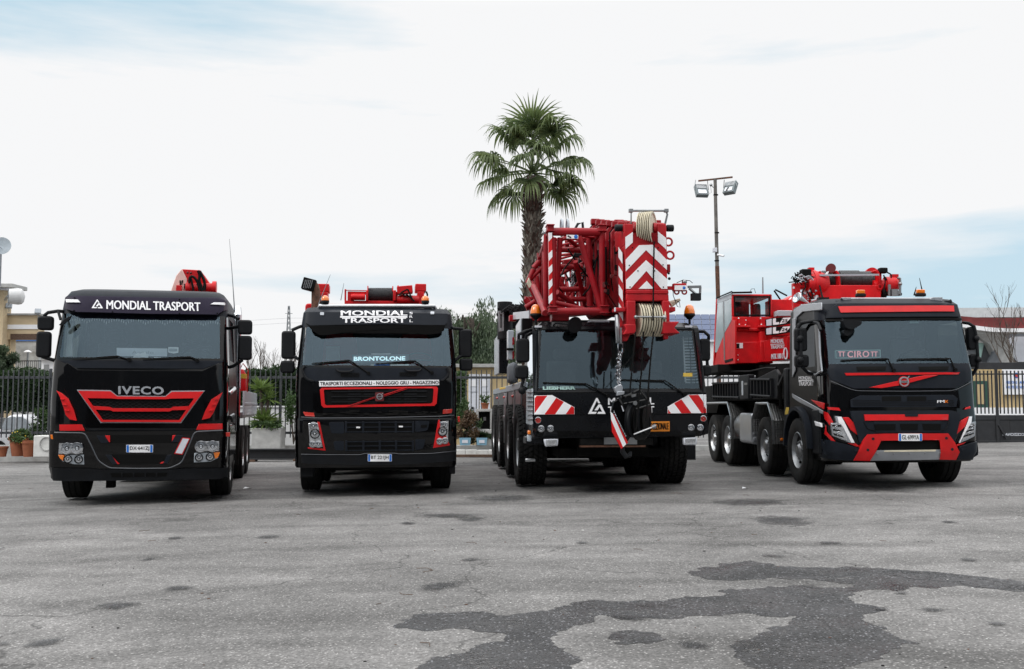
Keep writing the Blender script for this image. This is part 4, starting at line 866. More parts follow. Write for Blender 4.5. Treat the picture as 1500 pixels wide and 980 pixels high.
bw_ = thing('stained_wall', 'stained grey concrete wall with blue rail behind the leftmost fence', 'wall', (at(30, 0, 41).x, 41, gz(-16))); bo = Vector(bw_.location)
bz('wall_face', bw_, 10, 499, 57, 600, 41, .3, 'stained', bo); bz('rail', bw_, 10, 496.5, 58, 499.5, 40.96, .4, 'plateblue', bo)
hs = thing('white_building', 'small white building glimpsed behind the fence left of the first truck', 'building', (at(70, 0, 44).x, 44, gz(-16))); ho = Vector(hs.location)
bz('wall', hs, 56, 527, 100, 640, 44, 4, 'letter', ho); bz('roof', hs, 55, 524.5, 101, 527, 43.8, 4.4, 'concrete', ho); bz('window', hs, 64, 534, 71, 543, 43.96, .05, 'steel', ho)
tr_ = thing('terrace_railing', 'dark terrace railing with planters in front of the stained wall', 'railing', (at(35, 0, 39.6).x, 39.6, gz(-16))); to = Vector(tr_.location)
bz('rail', tr_, 16, 528, 60, 529.3, 39.6, .05, 'gateblack', to)
for i in range(15): bz('baluster', tr_, 17+i*3, 529, 17.7+i*3, 543, 39.6, .03, 'gateblack', to)
bz('slab', tr_, 14, 543, 62, 548, 39.5, .5, 'letter', to)
c = at(40.5, 516, 40); tt = thing('street_lamp', 'small street lamp with white saucer shade left of the first truck', 'lamp', (c.x, c.y, gz(-16))); hz = c.z-gz(-16); mb = MB(); mb.tube([(0, 0, 0), (0, 0, hz)], .04, 8); mb.build('pole', tt, 'steel'); mb = MB(); mb.lathe([(.09, .02), (.07, .08), (.02, .14), (0, .15), (.0, .06)], (0, 0, hz), (0, 0, 1), 20); mb.build('lamp_shade', tt, 'letter')
# ------------------------------------------------------------ right building
RY = 44.; t = thing('station_building', 'low grey building with curved red fascia and white canopy edge', 'building', (at(1440, 0, RY).x, RY, gz(16))); o = Vector(t.location)
Q = lambda x, y, Y=RY: at(x, y, Y)-o
def band(name, up, dn, Y, th, m, par=None):
    poly = [(Q(*p, Y).x, Q(*p, Y).z) for p in up]+[(Q(*p, Y).x, Q(*p, Y).z) for p in reversed(dn)]; mb = MB(); mb.prism(poly, 'y', Y-o.y, Y-o.y+th); return mb.build(name, par or t, m)
band('roof', [(1200, 452), (1400, 451), (1700, 449)], [(1200, 467), (1400, 465), (1700, 463)], 46, 12, 'greyroof')
rb = [(1200, 460), (1395, 462), (1430, 465), (1470, 465.5), (1700, 464)]; rl = [(1200, 470), (1395, 471), (1430, 477), (1455, 480), (1480, 481), (1700, 479)]; wl = [(1200, 474), (1395, 476), (1430, 483), (1455, 486), (1480, 486.5), (1700, 485)]
band('fascia', rb, rl, RY-.6, .4, 'fascia'); band('canopy_edge', rl, wl, RY-.7, .5, 'letter'); band('soffit', wl, [(1200, 492), (1395, 491), (1430, 490), (1455, 489), (1480, 488.5), (1700, 488)], RY-.5, .3, 'concrete')
band('wall', [(1200, 486), (1700, 486)], [(1200, 560), (1700, 560)], RY+.5, .3, 'greywall')
band('buttress', [(1446, 489), (1470, 489), (1484, 510), (1486, 535)], [(1428, 489), (1450, 505), (1458, 520), (1458, 535)], RY, .6, 'concrete')
band('arch_panel', [(1458, 512), (1462, 520)], [(1448, 535), (1470, 535)], RY-.1, .3, 'greywall')
band('window', [(1432, 500), (1442, 500)], [(1432, 530), (1436, 530)], RY+.4, .08, 'teal'); band('window_head', [(1430, 498), (1443, 498)], [(1430, 502), (1443, 502)], RY+.3, .1, 'letter')
band('window', [(1478, 497), (1484, 493), (1700, 493)], [(1476, 508), (1490, 530), (1700, 530)], RY+.4, .08, 'sticker')
t2 = thing('ochre_wall_building', 'ochre corrugated wall with green door and white notice behind the gate', 'building', (at(1460, 0, 36).x, 36, gz(16))); o2 = Vector(t2.location)
a, b = at(1230, 537, 36)-o2, at(1680, 597, 36)-o2
n_ = int((b.x-a.x)/.2)
for i in range(n_): mb = MB(); mb.b2((a.x+i*.2, 0, b.z), (a.x+i*.2+.192, .2+.0*(i % 2), a.z)); mb.b2((a.x+i*.2+.06, -.02, b.z), (a.x+i*.2+.132, .001, a.z)); mb.build('cladding_panel', t2, 'ochre')
bz('plinth', t2, 1230, 597, 1680, 640, 35.9, .5, 'letter', o2); dd_ = bz('door', t2, 1427, 558, 1446, 600, 35.93, .05, 'greendoor', o2); bz('door_pane', dd_, 1431, 563, 1442, 592, 35.915, .02, 'ochre', o2)
nb_ = bz('notice_board', t2, 1470, 541, 1512, 578, 35.9, .06, 'letter', o2)
for st, (x0, y0, x1, y1), m_ in (('REGIONE CAMPANIA', (1474, 558, 1510, 562), 'plateblue'), ('PROTEZIONE CIVILE', (1474, 565, 1510, 569), 'plateblue')):
    vs, fs = textmesh(st, .02); A = at(x0, y1, 35.89)-o2; B_ = at(x1, y0, 35.89)-o2; mb = MB(); mb.add([(A.x+(B_.x-A.x)*u, -.115, A.z+(B_.z-A.z)*v) for u, v, _ in vs], fs); mb.build('lettering', nb_, m_, smooth=0)
c = at(1489, 550, 35.88)-o2; mb = MB(); mb.lathe([(0, .10), (.004, .09), (.004, .001)], (c.x, -.11, c.z), (0, -1, 0), 20); mb.build('emblem', nb_, 'plateblue'); mb = MB(); mb.box((c.x, -.118, c.z), (.12, .003, .1), (0, .6, 0)); mb.build('emblem_mark', nb_, 'redlens')
# unseen dark building added behind the camera to darken reflections in paint and glass
t = thing('added_building', 'long dark building added unseen behind the camera to darken reflections', 'building', (0, -16, 0))
for i in range(16): mb = MB(); mb.b2((-40+i*5, 0, -.3), (-35.04+i*5, .3, 10.2)); mb.b2((-40+i*5, -.4, 10.2), (-35+i*5, .5, 10.5)); mb.build('wall_panel', t, 'greywall')
for i in range(6): mb = MB(); mb.b2((-34+i*13, .3, -.2), (-29+i*13, .36, 4.4)); mb.build('door', t, 'whitewall' if i in (1, 4) else 'gateblack')
for i in range(9): round_tree('evergreen_tree', 'dark evergreen tree in front of the added building, number %s from the left, seen only as a reflection' % ('one two three four five six seven eight nine'.split()[i]), 750, -12, 0, 0, 1.8, 50+i, 'leafdark', 1200) if False else None
# building with solar panels behind the crane cab
SY = 52.; t = thing('solar_building', 'white building with sloping rows of blue solar panels behind the crane', 'building', (at(1010, 0, SY).x, SY, gz(5))); o = Vector(t.location)
bz('wall', t, 880, 500, 1200, 640, SY, 10, 'letter', o); bz('parapet', t, 878, 497.5, 1202, 500.5, SY-.2, .4, 'sticker', o)
x0, x1 = (at(962, 0, SY)-o).x, (at(1120, 0, SY)-o).x; cw = (at(1013, 0, SY)-at(1000.8, 0, SY)).x; z0 = (at(0, 498, SY)-o).z; rh = (at(0, 482.5, SY)-at(0, 490.3, SY)).z
k = 0; me = None
for r_ in range(5):
    x = x0
    while x < x1:
        if me is None: mb = MB(); mb.box((0, 0, 0), (cw*.93, .04, rh*.93*1.06), (-.35, 0, 0)); pn = mb.build('solar_panel', t, 'solar'); me = pn.data
        else: pn = bpy.data.objects.new('solar_panel', me); COL.objects.link(pn); pn.parent = t
        pn.location = (x+cw/2, .1+r_*rh*.36, z0+rh*(r_+.5)); x += cw
mb = MB(); mb.box(((x0+x1)/2, .16+2*rh*.36, z0+rh*2.5), (x1-x0, .03, rh*5*1.05), (-.35, 0, 0)); mb.build('mounting_sheet', t, 'sticker')
# ============================================================ truck 1: black and red tractor-style truck, far left
V = Veh('flatbed_truck', 'black truck with wide red hexagonal grille frame and purple roof visor', 'truck', -5.47, 14.6, 11.5,
        [(.36, .08, 1.20), (.55, .03, 1.235), (1.05, 0, 1.24), (1.5, 0, 1.245), (2.09, .05, 1.23), (2.14, .06, 1.225), (2.80, .27, 1.19), (2.85, .29, 1.19), (3.05, .36, 1.175), (3.16, .48, 1.12), (3.22, .75, 1.04), (3.24, 1.1, .9)], 5, .35)
W1 = V
def cls(z, sd, t):
    if sd == 'B': return 'cab_body'
    if 2.14 < z < 2.80:
        if sd == 'F': return 'windshield' if abs(t) < .925 else 'cab_body'
        if .75 < t < 1.7: return 'side_window'
    return 'roof' if z > 2.8 else ('door' if sd in 'LR' and t > .4 else 'cab_body')
V.cab(2.2, .94, None, cls, {'windshield': 'windshield', 'side_window': 'sideglass', 'roof': 'slate', 'cab_body': 'black', 'door': 'blackside', 'cab_floor': 'underbody'}, [2.2, 1.7, .75, .5],
      [-1, -.995, -.98, -.955, -.92, -.8, -.6, -.4, -.2, 0, .2, .4, .6, .8, .92, .955, .98, .995, 1])
# visor banner
V.plate('sun_visor', 'A2', [(150, 127), (620, 132), (1030, 140), (1400, 152), (1412, 160), (1410, 238), (1330, 272), (800, 265), (220, 250), (128, 225), (135, 140)], .10, 'visor', off=.03, bevel=.02)
V.text('lettering', 'MONDIAL TRASPORT', 'A2', (462, 160), (1195, 178), (462, 228), 'letter', off=.137, bold=.022)
V.logo('A2', (343, 154), (433, 156), (343, 221), off=.137)
for i, pl in enumerate((((138, 152), (235, 154), (255, 176), (145, 176)), ((1274, 192), (1305, 176), (1392, 180), (1390, 200)))): V.plate('visor_lamp', 'A2', pl, .02, 'letter', off=.132, bevel=.004)
mb = MB()
for x_, y_ in ((205, 240), (508, 250), (1033, 262), (1330, 262), (210, 140), (1033, 152)): p = V.onS(*Z('A2', (x_, y_)), .14); mb.ball((p.x, p.y, p.z), .012, 6)
mb.build('bolt', V.root, 'ink')
# interior
mb = MB(); mb.b2((-1.15, .5, 1.9), (1.15, .9, 2.16)); mb.b2((-1.1, 1.95, 1.5), (1.1, 2.1, 3.0)); mb.build('dashboard', V.root, 'dash', bevel=.04)
for sx in (-.62, .62):
    mb = MB(); mb.b2((sx-.25, 1.45, 1.3), (sx+.25, 1.62, 2.45)); mb.b2((sx-.15, 1.45, 2.47), (sx+.15, 1.58, 2.66)); mb.b2((sx-.26, 1.0, 1.5), (sx+.26, 1.5, 1.65)); mb.build('seat', V.root, 'fabric', bevel=.05)
def steering(V, x, y, z, r=.23, tilt=-.5):
    mb = MB(); pts = [(x+r*math.cos(a), y-math.sin(a)*r*math.sin(-tilt), z+r*math.sin(a)*math.cos(tilt)*.55) for a in [6.2832*i/24 for i in range(25)]]; mb.tube(pts, .016, 6); mb.tube([(x-r, y, z), (x+r, y, z)], .02, 6); return mb.build('steering_wheel', V.root, 'plastic')
steering(V, .72, .85, 2.2)
c = V.onY(*Z('A2', (1, 1)), .42)
V.plate('name_board', 'A2', [(540, 533), (937, 538), (935, 600), (540, 598)], .02, 'sticker', y=.44, r=.01); V.text('board_lettering', 'Angelo', 'A2', (660, 555), (830, 557), (660, 588), 'bodygrey', y=.415)
V.plate('card', 'A2', [(945, 526), (1025, 528), (1024, 572), (985, 578), (945, 570)], .012, 'letter', y=.42, r=.008)
V.plate('card', 'A2', [(952, 538), (1015, 539), (1015, 560), (952, 560)], .004, 'silver', y=.405)
mb = MB()
for (x_, y_, a_) in ((725, 592, .2), (745, 585, -.4), (712, 600, .9), (762, 597, .1), (860, 620, 0), (700, 608, .4)): p = V.onY(*Z('A2', (x_, y_)), .40); mb.box(p, (.10, .03, .05), (0, a_, .2))
mb.build('paper_bow', V.root, 'letter', smooth=0)
mb = MB()
for x_ in range(6): 
    a = V.onY(*Z('A2', (168+x_*7, 320)), .46); b = V.onY(*Z('A2', (145+x_*7, 600)), .40); mb.tube([a, b], .022, 6)
for x_ in range(3):
    a = V.onY(*Z('A2', (1362+x_*7, 350)), .46); b = V.onY(*Z('A2', (1372+x_*6, 610)), .42); mb.tube([a, b], .018, 6)
mb.build('curtain', V.root, 'curtain')
mb = MB(); q = []
a0 = V.onS(*Z('A2', (165, 262)), -.05); a1 = V.onS(*Z('A2', (1375, 292)), -.05)
nS = 8
top = []; bot = []
for i in range(nS*8+1):
    t_ = i/(nS*8); x = a0.x+(a1.x-a0.x)*t_; z = a0.z+(a1.z-a0.z)*t_-.01; ph = (t_*nS) % 1; dz = .05+.055*abs(math.sin(math.pi*ph))**.6
    dz = .11-.05*abs(math.sin(math.pi*ph)); top.append((x, V.surf(x, z)+.04, z+.05)); bot.append((x, V.surf(x, z-dz)+.04, z-dz))
mb.use('visor').add(top+bot, [(i, i+1, len(top)+i+1, len(top)+i) for i in range(len(top)-1)])
mb.use('curtain')
for i in range(0, len(bot)): b = bot[i]; mb.b2((b[0]-.004, b[1]-.002, b[2]-.035), (b[0]+.004, b[1]+.002, b[2]))
mb.build('fringe', V.root, smooth=0)
mb = MB(); p = [V.onY(*Z('A2', q), .50) for q in ((208, 360), (232, 385), (262, 372), (262, 410), (225, 452), (196, 452), (190, 380))]; mb.add([(a.x, a.y, a.z) for a in p], [tuple(range(7))]); mb.build('dash_camera', V.root, 'ink', smooth=0)
V.wiper('A2', (640, 628), (550, 598), (190, 624), .05); V.wiper('A2', (1172, 632), (1120, 604), (745, 620), .05)
# black gloss hood panel and trim line
V.plate('hood_panel', 'A', [(186, 412), (228, 440), (480, 443), (725, 444), (790, 414), (806, 430), (800, 520), (735, 590), (728, 650), (700, 672), (262, 672), (228, 650), (222, 600), (175, 520), (172, 430)], .028, 'black', bevel=.012)
V.plate('wiper_cowl', 'A', [(152, 403), (812, 405), (800, 412), (728, 436), (225, 433), (175, 408)], .022, 'slate', bevel=.008)
V.text('maker_lettering', 'IVECO', 'A', (391, 505), (572, 507), (391, 538), 'silver', off=.035, bold=.03, depth=.02, space=1.12)
O_ = [(272, 62), (508, 66), (556, 103), (912, 106), (958, 70), (1190, 68), (1020, 292), (440, 290)]; I_ = [(340, 116), (515, 118), (560, 122), (910, 124), (955, 119), (1122, 117), (1012, 276), (452, 275)]
V.plate('grille_recess', 'A3', I_, .006, 'ink', off=.028, bevel=0)
V.frame('grille_frame', 'A3', O_, I_, .045, 'red', off=.026, bevel=.012)
V.frame('grille_trim', 'A3', [(262, 54), (510, 58), (558, 97), (912, 100), (955, 62), (1200, 60), (1026, 300), (436, 298)], O_, .012, 'silver', off=.026, bevel=.002)
V.plate('grille_bar', 'A3', [(355, 172), (500, 180), (522, 190), (948, 191), (970, 179), (1102, 174), (1088, 202), (962, 204), (940, 214), (530, 214), (508, 205), (382, 200)], .045, 'red', off=.026, bevel=.012)
def meshgrille(V, name, f, poly, off, dx, dz, r, m='plastic', par=None):
    p = V.pts(f, poly, off); x0 = min(a for a, b in p); x1 = max(a for a, b in p); z0 = min(b for a, b in p); z1 = max(b for a, b in p); mb = MB(); H = z1-z0; sl = dx/dz
    for s in (-1, 1):
        x = x0-H*sl
        while x < x1+H*sl:
            A_ = (x, z0 if s > 0 else z1); B_ = (x+H*sl, z1 if s > 0 else z0); seg = []
            N_ = 26
            prev = None
            for i in range(N_+1):
                t = i/N_; xx = A_[0]+(B_[0]-A_[0])*t; zz_ = A_[1]+(B_[1]-A_[1])*t; ins = False; j = len(p)-1
                for i2 in range(len(p)):
                    if (p[i2][1] > zz_) != (p[j][1] > zz_) and xx < (p[j][0]-p[i2][0])*(zz_-p[i2][1])/(p[j][1]-p[i2][1])+p[i2][0]: ins = not ins
                    j = i2
                if ins: seg.append((xx, V.surf(xx, zz_)-off, zz_))
                elif len(seg) > 1: mb.tube(seg, r, 4, cap=False); seg = []
                else: seg = []
            if len(seg) > 1: mb.tube(seg, r, 4, cap=False)
            x += dx*1.6
    return mb.build(name, par or V.root, m, smooth=0, kind='stuff', flip=False)
meshgrille(V, 'grille_mesh', 'A3', I_, .046, .055, .030, .0035)
for s_ in (0, 1):
    L1 = [(112, 60), (150, 80), (200, 120), (238, 200), (262, 282), (210, 272), (180, 240), (165, 185), (140, 110)] if not s_ else [(1330, 72), (1290, 100), (1248, 125), (1205, 205), (1178, 275), (1235, 262), (1262, 225), (1290, 160), (1318, 95)]
    c = V.plate('air_deflector', 'A3', L1, .03, 'red', off=.012, bevel=.008)
    for q in (((140, 118), (170, 122), (168, 128), (142, 126)), ((155, 158), (188, 162), (186, 170), (158, 167)), ((172, 200), (205, 205), (203, 213), (176, 211))) if not s_ else (((1275, 118), (1302, 116), (1300, 126), (1272, 128)), ((1255, 158), (1285, 156), (1282, 167), (1252, 168)), ((1235, 200), (1266, 198), (1262, 210), (1232, 211))):
        V.plate('fin', 'A3', list(q), .03, 'red', off=.042, parent=c, bevel=.004)
V.plate('red_strip', 'A3', [(135, 310), (300, 308), (322, 358), (135, 358)], .02, 'red', off=.01); V.plate('red_strip', 'A3', [(1155, 305), (1330, 302), (1330, 345), (1135, 350)], .02, 'red', off=.01)
# dark lower grille between hood and bumper
V.plate('lower_intake', 'A3', [(345, 318), (1135, 318), (1125, 352), (350, 354)], .01, 'plastic', off=.012)
# bumper
bz_ = V.sheet([rounded([(-1.245, .36), (1.245, .36), (1.245, 1.075), (-1.245, 1.075)], .03)], .06, 'black', 'bumper', None, off=.0, bevel=.02)
V.plate('bumper_lip', 'A3', [(80, 628), (350, 632), (420, 640), (960, 640), (1060, 632), (1368, 622), (1368, 700), (1050, 712), (440, 722), (90, 722)], .03, 'plastic', off=.06, bevel=.01, parent=bz_)
V.plate('lip_slot', 'A3', [(508, 665), (928, 662), (918, 690), (520, 695)], .004, 'ink', off=.091, parent=bz_, bevel=0)
for x_ in (592, 678, 762, 845): V.plate('rib', 'A3', [(x_-5, 664), (x_+5, 664), (x_+5, 694), (x_-5, 694)], .012, 'plastic', off=.093, parent=bz_, bevel=.003)
V.plate('upper_opening', 'A3', [(405, 388), (1045, 384), (1000, 445), (470, 446)], .004, 'ink', off=.061, parent=bz_, bevel=0)
V.plate('opening_fin', 'A3', [(405, 390), (465, 390), (500, 442), (440, 446)], .02, 'slate', off=.062, parent=bz_); V.plate('opening_fin', 'A3', [(985, 388), (1045, 386), (1010, 440), (955, 440)], .02, 'slate', off=.062, parent=bz_)
V.plate('red_insert', 'A3', [(468, 390), (505, 390), (506, 440), (498, 440)], .014, 'red', off=.062, parent=bz_); V.plate('red_insert', 'A3', [(962, 388), (990, 388), (975, 432), (958, 432)], .014, 'red', off=.062, parent=bz_)
V.plate('lower_opening', 'A3', [(470, 530), (962, 528), (915, 598), (530, 602)], .004, 'ink', off=.061, parent=bz_, bevel=0)
V.plate('opening_fin', 'A3', [(470, 531), (515, 531), (560, 600), (525, 602)], .02, 'slate', off=.062, parent=bz_); V.plate('opening_fin', 'A3', [(925, 531), (962, 529), (925, 596), (892, 598)], .02, 'slate', off=.062, parent=bz_)
V.plate('red_insert', 'A3', [(517, 535), (530, 570), (578, 598), (556, 600)], .014, 'red', off=.062, parent=bz_); V.plate('red_insert', 'A3', [(880, 585), (912, 578), (905, 594), (872, 596)], .014, 'red', off=.062, parent=bz_)
def trim(V, f, pl, off, r, m, par, name='trim_line', n=6):
    P_ = []
    q = rounded(pl, 40, 5)
    for a in q: p = V.onS(*Z(f, a), off); P_.append((p.x, V.surf(p.x, p.z)-off, p.z))
    mb = MB(); mb.tube(P_[1:-1] if False else P_, r, n); return mb.build(name, par or V.root, m)
def openpath(pl, r=30, k=4):
    o = [pl[0]]
    for a, p, b in zip(pl, pl[1:], pl[2:]):
        a, p, b = Vector(a), Vector(p), Vector(b); s, e = p+(a-p).normalized()*min(r, (a-p).length*.45), p+(b-p).normalized()*min(r, (b-p).length*.45)
        for j in range(k+1): t = j/k; q = s*(1-t)**2+p*2*t*(1-t)+e*t*t; o.append((q.x, q.y))
    return o+[pl[-1]]
def line(V, f, pl, off, r, m, par=None, name='trim_line'):
    mb = MB(); P_ = []
    q = openpath(pl)
    for a, b in zip(q, q[1:]):
        for j in range(3): t = j/3; p = V.onS(*Z(f, (a[0]+(b[0]-a[0])*t, a[1]+(b[1]-a[1])*t)), off); P_.append((p.x, V.surf(p.x, p.z)-off, p.z))
    p = V.onS(*Z(f, q[-1]), off); P_.append(tuple(p)); mb.tube(P_, r, 6); return mb.build(name, par or V.root, m)
line(V, 'A3', [(100, 368), (322, 372), (372, 470), (420, 575), (500, 628), (700, 632), (940, 630), (1030, 590), (1075, 490), (1125, 362), (1330, 352)], .064, .011, 'trimgrey', bz_)
V.numplate('A3', (624, 458), (820, 514), 'DX·641ZJ', off=.066)
V.plate('reflective_sticker', 'A3', [(1032, 404), (1093, 410), (1036, 531), (975, 523)], .004, 'red', off=.066, bevel=0); V.plate('sticker_face', 'A3', [(1038, 411), (1084, 415), (1032, 523), (985, 518)], .004, 'sticker', off=.071, bevel=0)
for s_ in (0, 1):
    up = [(133, 446), (300, 445), (306, 520), (128, 523)] if not s_ else [(1140, 434), (1304, 432), (1306, 504), (1137, 506)]
    lo = [(125, 532), (312, 530), (316, 602), (240, 600), (160, 580)] if not s_ else [(1122, 518), (1310, 512), (1296, 556), (1240, 582), (1120, 588)]
    h = V.plate('headlight', 'A3', up, .02, 'lens', off=.055, bevel=.006)
    cs = ((190, 484), (265, 482)) if not s_ else ((1172, 470), (1257, 468))
    for c in cs: p = V.onS(*Z('A3', c), .08); p.y = V.surf(p.x, p.z)-.082; V.lamp(p, .075, h)
    l = V.plate('fog_light', 'A3', lo, .02, 'bodygrey', off=.055, bevel=.006)
    for c in ((197, 562), (277, 564)) if not s_ else ((1158, 550), (1238, 545)): p = V.onS(*Z('A3', c), .08); p.y = V.surf(p.x, p.z)-.082; V.lamp(p, .052, l, mt='lens', ring='ink')
    V.plate('turn_signal', 'A3', [(125, 532), (172, 532), (162, 576), (140, 560)] if not s_ else [(1264, 514), (1311, 512), (1298, 548), (1276, 560)], .012, 'amber', off=.08, parent=l)
    V.plate('side_marker', 'A3', [(68, 384), (98, 384), (98, 418), (72, 416)] if not s_ else [(1354, 366), (1384, 366), (1384, 398), (1354, 398)], .03, 'amber' if not s_ else 'redlens', y=.05 if not s_ else .12)
V.mirror('A', [(66, 224, 127, 282), (62, 286, 116, 391)], .30, [[(172, 208, .1), (150, 206, .05), (110, 212, 0), (95, 224, .05)], [(85, 388, .05), (120, 398, .05), (150, 408, .1)]])
V.mirror('A', [(867, 240, 923, 299), (869, 303, 921, 401)], .45, [[(826, 222, .2), (850, 226, .1), (870, 238, .05)], [(830, 275, .2), (868, 268, .06)], [(826, 432, .15), (850, 425, .1), (885, 402, .05)]])
p0 = V.onY(*Z('A', (860, 380)), .5); p1 = V.onY(*Z('A', (905, 415)), .5)
V.plate('mirror', 'A', [(152, 262), (176, 236), (205, 222), (192, 242), (168, 262)], .04, 'plastic', y=.12)
mb = MB(); mb.tube([V.onY(*Z('A', (150, 205)), .2), V.onY(*Z('A', (160, 240)), .14)], .02, 8); mb.build('mirror_bracket', V.root, 'plastic')
# antenna
mb = MB(); mb.tube([V.onY(*Z('P', (344, 458)), 1.0), V.onY(*Z('P', (340, 400)), 1.0), V.onY(*Z('P', (336, 350)), 1.0)], [.01, .006, .003], 5); mb.build('antenna', V.root, 'steel')
# side: steps, pipes, arches
mb = MB(); mb.b2((1.18, .72, .62), (1.25, 2.05, 1.15)); mb.build('step_panel', V.root, 'black', bevel=.03)
mb = MB(); mb.tube([(1.22, 2.35, 1.0), (1.22, 2.35, 3.0), (1.20, 2.5, 3.12)], .07, 12); mb.build('air_intake', V.root, 'chrome')
mb = MB(); mb.tube([(1.24, .5, 1.62), (1.30, .8, 1.70), (1.27, 1.1, 1.72)], .03, 8); mb.build('grab_handle', V.root, 'chrome')
mb = MB(); mb.tube([(1.26, .55, 1.25), (1.30, .62, 1.28), (1.3, .7, 1.2)], .04, 8); mb.build('fuel_cap', V.root, 'steel')
# chassis, with undertray and flaps added to block light from behind
mb = MB(); mb.b2((-.42, .5, .55), (-.34, 7.6, .85)); mb.b2((.34, .5, .55), (.42, 7.6, .85)); mb.b2((-.6, .3, .5), (.6, 2.1, 1.3)); mb.b2((-.9, 2.3, .55), (-.45, 3.6, 1.1)); mb.b2((.45, 2.3, .5), (1.05, 3.9, 1.1)); mb.b2((-1.1, .9, .42), (-.85, 1.1, .8)); mb.b2((-.9, 1.32, .42), (.9, 1.46, .56)); mb.b2((-.9, 6., .42), (.9, 6.2, .56)); mb.b2((-.48, .35, .22), (-.36, .5, .6)); mb.b2((-.78, .7, .36), (.78, 3.1, .47)); mb.b2((-.7, 3.1, .42), (.7, 7.2, .55)); mb.b2((-1.15, 7.9, .14), (1.15, 7.95, 1.0)); mb.b2((-1.15, 4.3, .3), (1.15, 4.35, 1.0)); mb.build('chassis_light_block', V.root, 'underbody', bevel=.01)
for x in (-1.08, 1.08): put_wheel('w30', (.51, .32, 'alu'), V, x, 1.38, .51)
for x in (-1.03, 1.03):
    put_wheel('w30', None, V, x, 5.3, .51); put_wheel('w30', None, V, x, 6.65, .51)
for x in (-1.08, 1.08):
    mb = MB(); P_ = []
    for i in range(13): a = math.pi*i/12; P_.append((1.38-.62*math.cos(a), .55+.62*math.sin(a)))
    P2 = P_+[(y*1+(.0), z-.03) for y, z in reversed([(1.38+(y-1.38)*.95, z) for y, z in P_])]; mb.prism(P2, 'x', x-.17, x+.17); mb.build('wheel_arch', V.root, 'plastic')
# flatbed body, rack, crane
mb = MB(); mb.b2((-1.22, 4.0, 1.2), (1.22, 8.6, 1.32)); mb.build('flatbed', V.root, 'steel', bevel=.01)
for i in range(4): mb = MB(); mb.b2((1.225, 4.0+i*1.15, 1.25), (1.26, 5.12+i*1.15, 1.72)); mb.b2((1.26, 4.05+i*1.15, 1.45), (1.275, 5.07+i*1.15, 1.5)); mb.build('drop_side', V.root, 'bodygrey', bevel=.008)
mb = MB(); mb.b2((-1.26, 4.0, 1.25), (-1.23, 8.6, 1.72)); mb.build('drop_side', V.root, 'bodygrey', bevel=.008)
mb = MB(); mb.b2((-.75, 2.5, .9), (.75, 3.3, 1.5)); mb.b2((-1.1, 2.7, .95), (1.1, 3.1, 1.2)); mb.b2((-.3, 2.65, 1.4), (.3, 3.15, 2.9)); mb.build('crane_base', V.root, 'redbody', bevel=.03)
mb = MB(); pa = V.onY(*Z('A', (858, 437)), 2.6); pb2 = V.onY(*Z('A', (890, 524)), 2.6); cx_ = (pa.x+pb2.x)/2; mb.lathe([(0, .001), (0, .11), (pa.z-pb2.z-.1, .11), (pa.z-pb2.z, .05)], (cx_, 2.75, pb2.z), (0, 0, 1), 16); fe = mb.build('fire_extinguisher', V.root, 'redbody'); mb = MB(); mb.tube([(cx_, 2.62, pa.z), (cx_+.05, 2.6, pa.z+.1), (cx_+.14, 2.62, pa.z-.02), (cx_+.13, 2.62, pa.z-.4)], .012, 6); mb.build('hose', fe, 'redlens'); mb = MB(); mb.lathe([(.22, .113), (.30, .113)], (cx_, 2.75, pb2.z), (0, 0, 1), 16); mb.build('label_band', fe, 'yellow')
CY = 2.7; p = lambda x, y, Y=CY: V.onY(*Z('A7', (x, y)), Y)
mb = MB(); pl = [p(*q) for q in ((508, 190), (392, 330), (285, 640), (250, 760), (600, 760), (612, 400))]; mb.prism([(a.x, a.z) for a in pl], 'y', CY, CY+.12); kn = mb.build('crane_knuckle', V.root, 'sunlitred', bevel=.01)
mb = MB(); pl = [p(*q, CY-.02) for q in ((510, 192), (885, 212), (1062, 470), (1040, 520), (610, 520), (600, 390), (560, 300))]; mb.prism([(a.x, a.z) for a in pl], 'y', CY+.02, CY+.9); mb.build('crane_arm', V.root, 'redbody', bevel=.012)
mb = MB(); a, b = p(590, 580), p(1160, 585); mb.cyl((a.x, CY, a.z), (b.x, CY, b.z), .085, 16); mb.cyl((b.x-.02, CY, b.z), (b.x+.05, CY, b.z), .12, 16); mb.cyl((b.x-.26, CY, b.z), (b.x-.2, CY, b.z), .10, 16); mb.cyl((a.x+.02, CY, a.z), (a.x+.08, CY, a.z), .11, 16); c = p(460, 600); mb.box((c.x, CY-.05, c.z), (.09, .1, .1)); mb.build('pivot_shaft', V.root, 'redbody', bevel=.006)
for pts_, r_ in ((((660, 480), (670, 360), (740, 345), (820, 430), (880, 640)), .022), (((690, 370), (720, 480), (745, 640)), .018), (((840, 230), (880, 330), (860, 420), (930, 640)), .024), (((880, 240), (960, 400), (990, 520), (970, 640)), .022), (((850, 225), (900, 300), (970, 470), (960, 620)), .016), (((735, 355), (800, 420), (850, 500), (900, 620)), .016)):
    mb = MB(); mb.tube([p(*q, CY-.10) for q in openpath(list(pts_), 60)], r_, 8); mb.build('hydraulic_hose', kn, 'ink')
for q in (((462, 430), (490, 430), (492, 530), (465, 530)), ((508, 425), (538, 425), (520, 515), (500, 520)), ((560, 500), (580, 500), (570, 600), (545, 620))): V.plate('slot', 'A7', list(q), .01, 'ink', y=CY-.002, parent=kn, bevel=0)
mb = MB()
for q in ((620, 262), (690, 268)): c = p(*q, CY-.02); mb.ball((c.x, CY+.02, c.z), .02, 8)
mb.build('bolt', kn, 'darkred')
mb = MB(); mb.b2((-1.0, 2.25, .4), (1.0, 2.3, 2.6)); mb.build('rear_wall', V.root, 'black')
